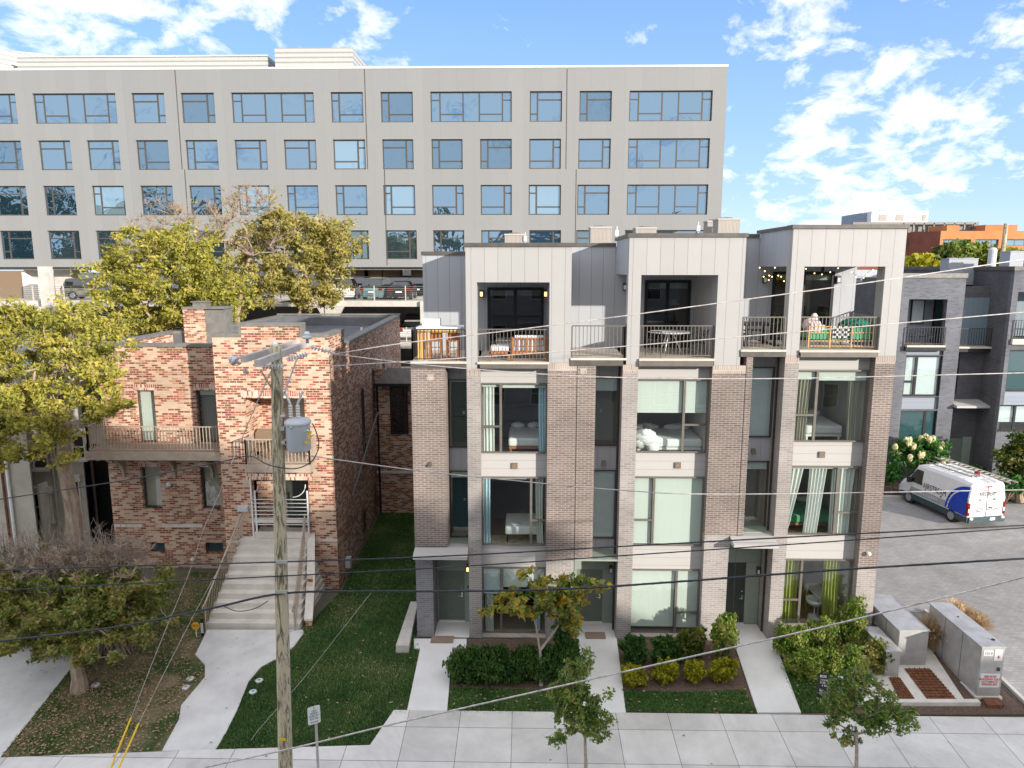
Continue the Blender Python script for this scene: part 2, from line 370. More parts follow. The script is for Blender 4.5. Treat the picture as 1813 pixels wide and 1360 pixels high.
M['rail'] = pbr('bronze_rail', (.16,.145,.125), .5, .3, var=.1)
M['raildark'] = pbr('dark_rail', (.045,.045,.05), .5, .3, var=.1)
M['beigemetal'] = pbr('beige_painted_metal', (.42,.34,.27), .55, .1, var=.1)
M['stucco'] = pbr('grey_stucco', (.42,.39,.34), .95, var=.12, scale=1.5, bump=.3)
M['office'] = panel('office_panel', (.225,.229,.228), 1.45, True, .004, groove=.006, var=.05, rough=.7)
M['louver'] = panel('louvre_screen', (.42,.42,.40), .42, False, .05, groove=.3, var=.03)
M['concrete'] = pbr('concrete', (.50,.47,.43), .9, var=.10, scale=2.2, bump=.15)
M['walk'] = pbr('walk_concrete', (.64,.63,.61), .9, col2=(.73,.72,.70), scale=1.1, bump=.12, bscale=40)
M['walkold'] = pbr('old_walk_concrete', (.52,.51,.495), .9, col2=(.67,.66,.64), scale=.9, bump=.15, bscale=30)
M['steps'] = pbr('steps_concrete', (.55,.51,.46), .9, col2=(.68,.64,.58), scale=1.6, bump=.12)
M['asphalt'] = pbr('asphalt', (.045,.045,.047), .95, var=.2, scale=8, bump=.2)
M['farground'] = pbr('far_ground', (.10,.11,.07), .95, col2=(.16,.15,.12), scale=.05)
M['soil'] = pbr('mulch', (.065,.042,.03), 1, col2=(.17,.115,.085), scale=26, bump=1, bscale=50, detail=8)
M['lawnbase'] = pbr('lawn_soil', (.014,.034,.008), 1, col2=(.050,.068,.018), scale=1.1, bump=.6, bscale=90)
M['drylawn'] = pbr('dry_lawn_soil', (.045,.075,.02), 1, col2=(.26,.19,.12), scale=.9, lo=.42, hi=.60, bump=.6, bscale=90)
M['membrane'] = pbr('roof_membrane', (.12,.125,.135), .7, var=.2, scale=.8)
M['glass'] = glass('window_glass', (.90,.95,.92), .13, wav=.06)
M['glassdark'] = glass('dark_door_glass', (.5,.54,.52), .10)
M['glassrefl'] = glass('reflecting_door_glass', (.75,.78,.72), .22, wav=.3, rcol=(.95,.92,.8))
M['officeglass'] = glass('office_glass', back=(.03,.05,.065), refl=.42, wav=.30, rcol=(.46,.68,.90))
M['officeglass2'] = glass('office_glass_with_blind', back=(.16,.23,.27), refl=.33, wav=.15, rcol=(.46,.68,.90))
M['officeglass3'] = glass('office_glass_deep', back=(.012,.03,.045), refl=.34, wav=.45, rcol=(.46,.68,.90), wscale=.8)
M['rearglass'] = glass('teal_glass', back=(.03,.075,.085), refl=.10)
M['cargl'] = glass('car_glass', back=(.012,.014,.016), refl=.12)
M['blind'] = pbr('white_blind', (.56,.60,.57), .9, var=.02, stretch=(6, 1, .2))
M['blindblue'] = pbr('pale_blind', (.55,.62,.65), .9, var=.03)
M['curtain'] = pbr('pale_curtain', (.58,.60,.58), .9, var=.06, stretch=(12, 1, .2))
M['curtainblue'] = pbr('blue_curtain', (.42,.58,.66), .9, var=.1, stretch=(12, 1, .2))
M['curtaingreen'] = pbr('green_curtain', (.13,.16,.02), .9, col2=(.36,.38,.10), stretch=(14, 1, .2))
M['curtaintan'] = pbr('striped_curtain', (.12,.12,.09), .9, col2=(.48,.46,.37), stretch=(14, 1, .05))
M['roomwall'] = pbr('room_paint', (.46,.45,.41), .9, var=.05, scale=1)
M['roomdark'] = pbr('dark_room_paint', (.22,.22,.22), .9, var=.1, scale=1)  # dimness of unlit interiors put into the colour
M['roomteal'] = pbr('teal_room_paint', (.0,.16,.18), .9, var=.1, scale=1)
M['roomgreen'] = pbr('green_room_paint', (.10,.16,.02), .9, var=.1, scale=1)  # green of trees mirrored in the pane, put into the room colour
M['woodfloor'] = pbr('oak_floor', (.36,.23,.12), .5, var=.2, stretch=(1, 8, 1))
M['deck'] = pbr('terrace_paving', (.58,.51,.43), .85, var=.08, scale=2)
M['deckwood'] = pbr('deck_boards', (.25,.19,.15), .8, var=.2, stretch=(14, 1, 1))
M['linen'] = pbr('white_linen', (.78,.79,.80), .95, var=.04, scale=5)
M['teak'] = pbr('teak_wood', (.38,.15,.05), .6, var=.25, scale=8)
M['pine'] = pbr('pine_slats', (.72,.42,.16), .7, var=.12, scale=5)
M['rattan'] = pbr('wicker', (.20,.14,.09), .85, var=.3, scale=40)
M['greenfab'] = pbr('green_cushion', (.10,.40,.20), .95, var=.15, scale=6)
M['greendark'] = pbr('emerald_cushion', (.01,.16,.10), .95, var=.2, scale=6)
M['pinkfab'] = pbr('pink_blanket', (.68,.55,.52), .95, var=.08, scale=6)
M['white'] = pbr('white_paint', (.74,.74,.73), .5, var=.04, scale=3)
M['whiteplain'] = pbr('white_render', (.80,.80,.80), .8, var=.02)
M['door'] = pbr('grey_green_door', (.15,.18,.15), .5, var=.06)
M['doordark'] = pbr('dark_door', (.04,.05,.04), .4, var=.1)
M['doorframe'] = pbr('sage_frame', (.26,.31,.26), .55, var=.05)
M['steel'] = pbr('galvanised_steel', (.50,.49,.47), .5, .45, var=.12, scale=2.5)
M['chrome'] = pbr('bright_steel', (.7,.7,.7), .2, 1)
M['hvac'] = pbr('hvac_beige', (.48,.43,.38), .6, var=.06)
M['hvacgrille'] = panel('hvac_grille', (.40,.36,.32), .05, True, .01, groove=.4)
M['hvacgrey'] = panel('grey_hvac_grille', (.36,.39,.44), .06, True, .01, groove=.3)
M['bark'] = pbr('bark', (.22,.16,.11), .95, col2=(.40,.31,.23), scale=9, bump=1, bscale=25, stretch=(1,1,.3))
M['barkpale'] = pbr('pale_bark', (.30,.25,.20), .95, col2=(.45,.39,.33), scale=9, bump=.6)
M['twig'] = pbr('twigs', (.20,.15,.12), .95, col2=(.36,.29,.24), scale=5)
M['polewood'] = pbr('pole_wood', (.15,.13,.085), .95, col2=(.52,.46,.32), scale=9, bump=.8, bscale=14, stretch=(1,1,.16), lo=.40, hi=.53)
for _n in M['polewood'].node_tree.nodes:
    if _n.type == 'TEX_NOISE': _n.inputs['Distortion'].default_value = 2.2
M['armwood'] = pbr('weathered_crossarm', (.50,.45,.40), .9, var=.12, stretch=(.3,1,1))
M['porcelain'] = pbr('grey_porcelain', (.62,.63,.66), .25, var=.05)
M['transformer'] = pbr('transformer_paint', (.52,.55,.58), .4, var=.04)
M['cable'] = pbr('black_cable', (.035,.037,.045), .5, var=.3, scale=10)
M['cablegrey'] = pbr('aluminium_cable', (.50,.46,.44), .45, .3, var=.25, scale=9)
M['yellow'] = pbr('yellow_plastic', (.72,.48,.02), .5, var=.1)
M['red'] = pbr('red_lens', (.22,.006,.008), .25, var=.1)
M['redink'] = pbr('red_ink', (.55,.06,.05), .7, var=.05)
M['ink'] = pbr('black_ink', (.03,.03,.035), .7, var=.1)
M['greenink'] = pbr('green_ink', (.03,.16,.09), .7, var=.1)
M['rubber'] = pbr('rubber', (.02,.02,.02), .85, var=.2)
M['hub'] = pbr('hubcap', (.42,.43,.45), .35, .7, var=.1)
M['rust'] = pbr('rusty_iron', (.11,.045,.022), .9, col2=(.22,.085,.04), scale=7, bump=.4)
M['coir'] = pbr('door_mat', (.20,.14,.10), 1, col2=(.34,.24,.18), scale=40)
M['bulb'] = emis('warm_bulb', (1.0, .58, .22), 3)
M['lampglow'] = emis('lamp_glow', (1.0, .45, .16), 2.2)
M['lf_yellow'] = leafmat('yellow_green_leaves', [(.11,.13,.025),(.27,.27,.04),(.46,.42,.07),(.66,.54,.16)])
M['lf_olive'] = leafmat('olive_leaves', [(.14,.14,.045),(.30,.27,.06),(.48,.41,.11),(.62,.52,.22)])
M['lf_green'] = leafmat('green_leaves', [(.020,.045,.010),(.045,.085,.014),(.10,.13,.018),(.20,.16,.035)])
M['lf_front'] = leafmat('crabapple_leaves', [(.07,.10,.025),(.15,.19,.035),(.27,.27,.055),(.42,.27,.13)], scale=1.8)
M['lf_dark'] = leafmat('dark_green_leaves', [(.024,.07,.015),(.055,.13,.024),(.11,.19,.045)], scale=2)
M['lf_gold'] = leafmat('golden_leaves', [(.13,.17,.012),(.33,.32,.016),(.52,.44,.02)], scale=3)
M['lf_redbud'] = leafmat('redbud_leaves', [(.06,.12,.03),(.16,.23,.05),(.36,.33,.05),(.68,.36,.05)], scale=3)
M['lf_street'] = leafmat('street_tree_leaves', [(.05,.11,.02),(.12,.22,.04),(.24,.33,.06),(.38,.28,.10)], scale=2.2)
M['lf_bush'] = leafmat('bush_leaves', [(.055,.115,.018),(.12,.20,.028),(.24,.30,.045),(.40,.33,.15)], scale=2.5)
M['lf_rear'] = leafmat('bright_green_leaves', [(.03,.10,.02),(.06,.18,.035),(.12,.28,.06)], scale=2)
M['lf_wheat'] = leafmat('dry_grass_blades', [(.40,.27,.14),(.55,.40,.24),(.66,.52,.34)])
M['lf_brown'] = leafmat('fallen_leaf', [(.16,.09,.05),(.34,.21,.12),(.50,.36,.24),(.40,.20,.08)], scale=9, trans=.1)
M['blade'] = leafmat('grass_blades', [(.035,.09,.017),(.065,.16,.030),(.10,.20,.042),(.30,.30,.14)], scale=.55, trans=.25)
M['bladedry'] = leafmat('dry_grass_mix', [(.035,.11,.02),(.09,.17,.035),(.28,.25,.12),(.46,.36,.23)], scale=.8, trans=.2)
M['flower'] = leafmat('cream_flowers', [(.52,.50,.22),(.66,.62,.36),(.58,.40,.24)], scale=4, trans=.2)
# ------------------------------------------------------------ ground
M['slab'] = None
def slabmat(name, bw, bh, cols, mort, ms, off=0, var=.0):
    m, nt, p = newmat(name); g = mk(nt, 'ShaderNodeNewGeometry')
    bt = mk(nt, 'ShaderNodeTexBrick'); bt.offset = off
    bt.inputs['Color1'].default_value = (0,0,0,1); bt.inputs['Color2'].default_value = (1,1,1,1)
    bt.inputs['Scale'].default_value = 1; bt.inputs['Brick Width'].default_value = bw; bt.inputs['Row Height'].default_value = bh
    bt.inputs['Mortar Size'].default_value = ms; bt.inputs['Mortar Smooth'].default_value = .1
    mp = mk(nt, 'ShaderNodeMapping'); mp.inputs['Location'].default_value = (.35, -18.05 + .0, 0)
    nt.links.new(g.outputs['Position'], mp.inputs[0]); nt.links.new(mp.outputs[0], bt.inputs['Vector'])
    n = mk(nt, 'ShaderNodeTexNoise'); n.inputs['Scale'].default_value = 1.3; n.inputs['Detail'].default_value = 9; n.inputs['Roughness'].default_value = .65; nt.links.new(g.outputs['Position'], n.inputs['Vector'])
    a = mk(nt, 'ShaderNodeMixRGB'); a.inputs[0].default_value = .45; nt.links.new(n.outputs['Fac'], a.inputs[1]); nt.links.new(bt.outputs['Color'], a.inputs[2])
    r = mk(nt, 'ShaderNodeValToRGB'); r.color_ramp.elements[0].color = rgba(cols[0]); r.color_ramp.elements[1].color = rgba(cols[1])
    r.color_ramp.elements[0].position = .2; r.color_ramp.elements[1].position = .8
    nt.links.new(a.outputs[0], r.inputs[0])
    mx = mk(nt, 'ShaderNodeMixRGB'); nt.links.new(bt.outputs['Fac'], mx.inputs[0]); nt.links.new(r.outputs[0], mx.inputs[1]); mx.inputs[2].default_value = rgba(mort)
    n9 = mk(nt, 'ShaderNodeTexNoise'); n9.inputs['Scale'].default_value = .42; n9.inputs['Detail'].default_value = 7; n9.inputs['Roughness'].default_value = .7; n9.inputs['Distortion'].default_value = .8; nt.links.new(g.outputs['Position'], n9.inputs['Vector'])
    r9 = mk(nt, 'ShaderNodeMapRange'); r9.inputs['From Min'].default_value = .35; r9.inputs['From Max'].default_value = .62; r9.inputs['To Min'].default_value = .80; r9.inputs['To Max'].default_value = 1.04; nt.links.new(n9.outputs['Fac'], r9.inputs['Value'])
    vo = mk(nt, 'ShaderNodeTexVoronoi', feature='DISTANCE_TO_EDGE'); vo.inputs['Scale'].default_value = .33; nt.links.new(g.outputs['Position'], vo.inputs['Vector'])
    cr = mk(nt, 'ShaderNodeMapRange'); cr.inputs['From Min'].default_value = .0; cr.inputs['From Max'].default_value = .006; cr.inputs['To Min'].default_value = 1; cr.inputs['To Max'].default_value = 1; nt.links.new(vo.outputs['Distance'], cr.inputs['Value'])
    ml = mk(nt, 'ShaderNodeMath', operation='MULTIPLY'); nt.links.new(r9.outputs[0], ml.inputs[0]); nt.links.new(cr.outputs[0], ml.inputs[1])
    h9 = mk(nt, 'ShaderNodeHueSaturation'); nt.links.new(ml.outputs[0], h9.inputs['Value']); nt.links.new(mx.outputs[0], h9.inputs['Color']); mx = h9
    nt.links.new(mx.outputs[0], p.inputs['Base Color']); p.inputs['Roughness'].default_value = .92; p.inputs['Specular IOR Level'].default_value = .2
    b = mk(nt, 'ShaderNodeBump'); b.invert = True; b.inputs['Strength'].default_value = .5; b.inputs['Distance'].default_value = .01; nt.links.new(bt.outputs['Fac'], b.inputs['Height']); nt.links.new(b.outputs[0], p.inputs['Normal'])
    return m
M['slab'] = slabmat('sidewalk_slabs', 1.5, 1.25, [(.56,.54,.505), (.74,.715,.68)], (.26,.25,.23), .010)
M['paver'] = slabmat('court_pavers', .24, .12, [(.30,.29,.28), (.38,.365,.345)], (.26,.25,.24), .008, .5)
def sheet(name, pts, m, dz, thick=0.0):
    bm = bmesh.new(); vs = [bm.verts.new((p[0], p[1], 0)) for p in pts]; f = bm.faces.new(vs)
    if f.normal.z < 0: f.normal_flip()
    bm.normal_update()
    for f in bm.faces:
        if f.normal.z < 0: f.normal_flip()
    ys = [p[1] for p in pts]
    if min(ys) < Y0 < max(ys):
        bmesh.ops.bisect_plane(bm, geom=bm.verts[:] + bm.edges[:] + bm.faces[:], plane_co=(0, Y0, 0), plane_no=(0, 1, 0))
    for v in bm.verts: v.co.z = gz(v.co.y) + dz
    if thick:
        r = bmesh.ops.extrude_face_region(bm, geom=bm.faces[:])
        # the extruded copy stays on top, the original drops
        new = [e for e in r['geom'] if isinstance(e, bmesh.types.BMVert)]
        old = [v for v in bm.verts if v not in set(new)]
        for v in old: v.co.z -= thick
        bmesh.ops.recalc_face_normals(bm, faces=bm.faces[:])
    me = bpy.data.meshes.new(name); bm.to_mesh(me); bm.free(); me.materials.append(m)
    o = bpy.data.objects.new(name, me); COL.objects.link(o); struct(o); return o
def G(*pp): return [gnd(x, y) for x, y in pp]
# one sheet to the horizon, tipped down towards the street
g = MB(); g.quad((-900, -60, gz(-60) + .02), (900, -60, gz(-60) + .02), (900, Y0, -.04), (-900, Y0, -.04)); g.quad((-900, Y0, -.04), (900, Y0, -.04), (900, 1500, -.04), (-900, 1500, -.04))
struct(g.build('ground', M['farground']))
sheet('road', [(-80, -2), (80, -2), (80, 12.2), (-80, 12.2)], M['asphalt'], .03)
sheet('street_kerb', [(-80, 12.2), (80, 12.2), (80, 12.4), (-80, 12.4)], M['concrete'], .12, .14)
SW = 12.4
yb = 18.72
x655 = gnd(655, 1322); x700 = gnd(695, 1269)
sheet('sidewalk', [(-60, SW), (60, SW), (60, yb), (x700.x, yb), (x655.x, x655.y), (-8.56, 17.11), (-14.3, 16.72), (-60, 16.4)], M['slab'], .05)
# drive on the far left
sheet('driveway', [(-30, 16.55)] + [(p.x, p.y) for p in G((0, 1344), (125, 1186))] + [(-14.4, 22.0), (-30, 22.0)], M['walkold'], .03)
# lawns
lawnL = G((2, 1340), (125, 1186)) + [Vector((-14.0, 27.4, 0)), Vector((-12.0, 27.4, 0))] + G((362, 1113), (347, 1160), (364, 1178), (364, 1200), (322, 1250), (318, 1275), (288, 1331))
sheet('leafy_lawn', lawnL, M['drylawn'], .0)
lawnR = G((380, 1331), (400, 1298), (420, 1258), (440, 1208), (462, 1182), (497, 1163), (520, 1146), (537, 1116)) + [Vector((-7.15, 25.8, 0)), Vector((-7.5, 36.0, 0)), Vector((-3.8, 36.0, 0)), Vector((-3.75, 22.2, 0))] + G((744, 1150), (719, 1266), (690, 1270), (655, 1320))
sheet('lawn', lawnR, M['lawnbase'], .0)
sheet('stone_path', G((366, 1117), (536, 1117), (538, 1123), (520, 1147), (497, 1164), (462, 1183), (440, 1209), (420, 1259), (400, 1299), (381, 1331), (287, 1332), (317, 1276), (321, 1251), (363, 1201), (363, 1179), (346, 1161), (364, 1124)), M['walkold'], .045, .1)
sheet('front_walk', G((733, 1133), (826, 1133), (826, 1148), (801, 1148), (791, 1269), (719, 1269), (744, 1150), (733, 1150)), M['walk'], .045, .1)
sheet('front_walk', G((1023, 1120), (1090, 1120), (1108, 1264), (1030, 1265), (1024, 1150)), M['walk'], .045, .1)
sheet('front_walk', G((1296, 1112), (1360, 1112), (1418, 1264), (1341, 1264), (1303, 1150)), M['walk'], .045, .1)
bedpts = [G((801, 1148), (826, 1134), (1023, 1128), (1031, 1265), (791, 1268)), G((1090, 1120), (1296, 1118), (1341, 1264), (1108, 1264)), G((1360, 1118), (1545, 1090), (1600, 1265), (1418, 1266))]
for b in bedpts: sheet('mulch_bed', b, M['soil'], .0)
sheet('mulch_bed', G((1540, 1080), (1640, 1085), (1840, 1266), (1600, 1266)), M['soil'], .01)
stripL = [G((797, 1218), (930, 1222), (1027, 1222), (1031, 1265), (791, 1267)), G((1101, 1222), (1200, 1226), (1318, 1222), (1341, 1263), (1107, 1263)), G((1380, 1180), (1430, 1195), (1500, 1235), (1510, 1262), (1417, 1263))]
for b in stripL: sheet('lawn', b, M['lawnbase'], .012)
# utility pad and its kerb
sheet('utility_pad', G((1500, 1150), (1640, 1140), (1712, 1250), (1528, 1250)), M['steps'], .06, .1)
k0, k1 = gnd(1520, 1250), gnd(1735, 1250)
sheet('kerb', [(k0.x, k0.y - .02), (k1.x, k1.y - .02), (k1.x, k1.y + .13), (k0.x, k0.y + .13)], M['steps'], .13, .15)
# paved court behind and beside the row
court = [Vector((12.2, 22.9, 0)), Vector((13.9, 22.9, 0))] + [gnd(1835, 1264)] + [Vector((60, 18.7, 0)), Vector((60, 36.6, 0)), Vector((24.5, 36.6, 0)), Vector((24.5, 37.3, 0)), Vector((-3.0, 37.3, 0)), Vector((-3.0, 34.9, 0)), Vector((12.2, 34.9, 0))]
sheet('paved_court', court, M['paver'], .01)
a, b = gnd(1640, 1083), gnd(1813, 1240)
d = (b - a); nrm = Vector((-d.y, d.x, 0)).normalized() * .12
ex = a + d * 1.4
sheet('kerb', [a, ex, ex - nrm, a - nrm], M['concrete'], .10, .12)
sheet('kerb', [(11, 37.3), (24.5, 37.3), (24.5, 37.5), (11, 37.5)], M['concrete'], .15, .17)
sheet('planting_bed', [(11, 37.5), (24.8, 37.5), (24.8, 41.5), (11, 41.5)], M['soil'], .05)
sheet('rear_path', G((1700, 806), (1735, 806), (1775, 850), (1740, 850)), M['walk'], .07)
sheet('rear_path', [(24.8, 37.2), (30, 37.2), (30, 41), (24.8, 41)], M['soil'], .04)

# ------------------------------------------------------------ building pieces
def railing(name, P, z0, z1, step, m, parent, r=.009, post=.022, mid=False, lean=0):
    b = MB(); P = [Vector((p[0], p[1], 0)) for p in P]
    for i in range(len(P) - 1):
        a, c = P[i], P[i+1]; d = c - a; n = max(2, int(d.length / step))
        for k in range(n + 1):
            q = a + d * (k / n); pr = post if k in (0, n) else r
            b.box(q.x - pr, q.x + pr, q.y - pr, q.y + pr, z0 + (0 if k in (0, n) else .08), z1 - .01)
        b.tube([(a.x, a.y, z1), (c.x, c.y, z1)], post * 1.15, 4); b.tube([(a.x, a.y, z0 + .09), (c.x, c.y, z0 + .09)], post * .8, 4)
    return b.build(name, m, parent)
def window(parent, x0, x1, z0, z1, Y, vb=(), hb=(), fm=None, gm=None, fw=.045, blinds=(), name='window', axis='x', bar=.04, depth=.09, lab=None):
    """frame in the plane Y facing -Y; vb: upright bars; hb: (xa, xb, z) cross bars; blinds: (x0,x1,z0,z1,mat)"""
    f = MB(); e = .002
    def bx(a0, a1, y0, y1, c0, c1):
        if axis == 'x': f.box(a0, a1, y0, y1, c0, c1)
        else: f.box(y0, y1, a0, a1, c0, c1)
    bx(x0, x0 + fw, Y, Y + depth, z0, z1); bx(x1 - fw, x1, Y, Y + depth, z0, z1)
    bx(x0 + fw, x1 - fw, Y, Y + depth, z0, z0 + fw); bx(x0 + fw, x1 - fw, Y, Y + depth, z1 - fw, z1)
    for v in vb: bx(v - bar, v + bar, Y + .004, Y + depth - .01, z0 + fw, z1 - fw)
    for (a, c, z) in hb: bx(a, c, Y + .008, Y + depth - .02, z - bar * .8, z + bar * .8)
    wo = f.build(name, fm or M['frame'], parent)
    if lab: wo['label'] = lab
    g = MB(); xs = [x0 + fw] + [q for v in vb for q in (v - bar, v + bar)] + [x1 - fw]
    for i in range(0, len(xs), 2):
        zz = [z0 + fw] + sorted(z for (a, c, z) in hb if a <= (xs[i] + xs[i+1]) / 2 <= c) + [z1 - fw]
        for j in range(len(zz) - 1):
            lo = zz[j] + (bar * .8 if j else 0); hi = zz[j+1] - (bar * .8 if j < len(zz) - 2 else 0)
            if axis == 'x': g.quad((xs[i], Y + .035, lo), (xs[i+1], Y + .035, lo), (xs[i+1], Y + .035, hi), (xs[i], Y + .035, hi))
            else: g.quad((Y + .035, xs[i], lo), (Y + .035, xs[i+1], lo), (Y + .035, xs[i+1], hi), (Y + .035, xs[i], hi))
    g.build('pane', gm or M['glass'], wo)
    for (a, c, lo, hi, m) in blinds:
        bb = MB(); bb.box(a, c, Y + depth + .03, Y + depth + .036, lo, hi); bb.box(a, c, Y + depth + .022, Y + depth + .045, lo - .015, lo + .012)
        bb.build('blind', m, wo)
    return wo
def room(parent, x0, x1, y0, y1, z0, z1, wm, fm):
    b = MB(); b.quad((x0,y1,z0),(x1,y1,z0),(x1,y1,z1),(x0,y1,z1)); b.quad((x0,y0,z0),(x0,y1,z0),(x0,y1,z1),(x0,y0,z1)); b.quad((x1,y0,z0),(x1,y1,z0),(x1,y1,z1),(x1,y0,z1))
    b.quad((x0,y0,z1),(x1,y0,z1),(x1,y1,z1),(x0,y1,z1)); b.build('room', wm, parent)
    f = MB(); f.box(x0 + .002, x1 - .002, y0 + .01, y1 - .002, z0 - .05, z0); f.build('room_floor', fm, parent)
def curtain(x0, x1, z0, z1, Y, m, label, gather=0, waves=6, amp=.04, group=None, taper=None):
    """hanging cloth with folds; gather pulls the foot sideways"""
    n = waves * 8; rows = 10; v = MB()
    for j in range(rows + 1):
        t = j / rows; z = z1 + (z0 - z1) * t
        for i in range(n + 1):
            s = i / n; wdt = (x1 - x0) * (1 - (taper or 0) * math.sin(t * math.pi * .5))
            x = x0 + gather * t * t + wdt * s
            v.v.append((x, Y + amp * math.sin(s * waves * 2 * math.pi + .4 * math.sin(t * 5)), z))
    for j in range(rows):
        for i in range(n):
            a = j * (n + 1) + i; v.f.append((a, a + 1, a + n + 2, a + n + 1))
    o = v.build('curtain', m, smooth=True); tag(o, label, 'curtain', group); return o
def coping(parent, x0, x1, y0, y1, z, h=.14, m=None, o=.04):
    return B(x0 - o, x1 + o, y0 - o, y1 + o, z, z + h).build('coping', m or M['coping'], parent)

# ------------------------------------------------------------ three attached townhouses
FA = 22.3; WP = 22.62; SP = 23.15; BK = 25.4; RB = 34.5
def Zf(py, px, Y=FA): return at(px, py, Y).z
UN = [
 dict(x=(-3.67, 1.65), strip=(-2.57, -1.88), pil=(-1.88, -1.45), win=(-1.45, .71), br=(.71, 1.65), lbr=(-3.67, -2.57), cx=905,
      box=(-1.88, 1.43), op=(-1.53, .75), zcol=652, zpan=642, zb=500, zt=437, floor=641, slab=652, wt=[(678,802),(844,965),(1004,1121)], top=655,
      mull=[(.30,'L'),(.765,'R'),(.30,'L')], split=[755,921,None], st=[(672,793),(834,952)], sttop=655, dtop=1005),
 dict(x=(1.65, 7.0), strip=(2.25, 3.1), pil=(3.1, 3.59), win=(3.59, 5.94), br=(5.94, 7.0), lbr=(1.65, 2.25), cx=1195,
      box=(3.2, 6.79), op=(3.6, 5.98), zcol=646, zpan=647, zb=487, zt=420, floor=635, slab=648, wt=[(671,801),(844,966),(1008,1121)], top=650,
      mull=[(.665,'R'),(.29,'L'),(.66,'R')], split=[752,921,1084], st=[(668,790),(833,954)], sttop=644, dtop=1000),
 dict(x=(7.0, 11.66), strip=(7.2, 8.21), pil=(8.21, 8.65), win=(8.65, 11.04), br=(11.04, 11.66), lbr=(7.0, 7.2), cx=1470,
      box=(8.21, 11.66), op=(8.62, 11.10), zcol=630, zpan=630, zb=472, zt=405, floor=620, slab=632, wt=[(655,782),(825,947),(990,1104)], top=635,
      mull=[(.31,'L'),(.685,'R'),(.28,'L')], split=[735,907,1062], st=[(650,775),(817,937)], sttop=630, dtop=1000)]
HL = ['leftmost pale metal topped brick townhouse with orange furniture on its terrace', 'middle brick townhouse with white round table on its terrace', 'right end brick townhouse with string lights over its terrace']
HOUSES = []
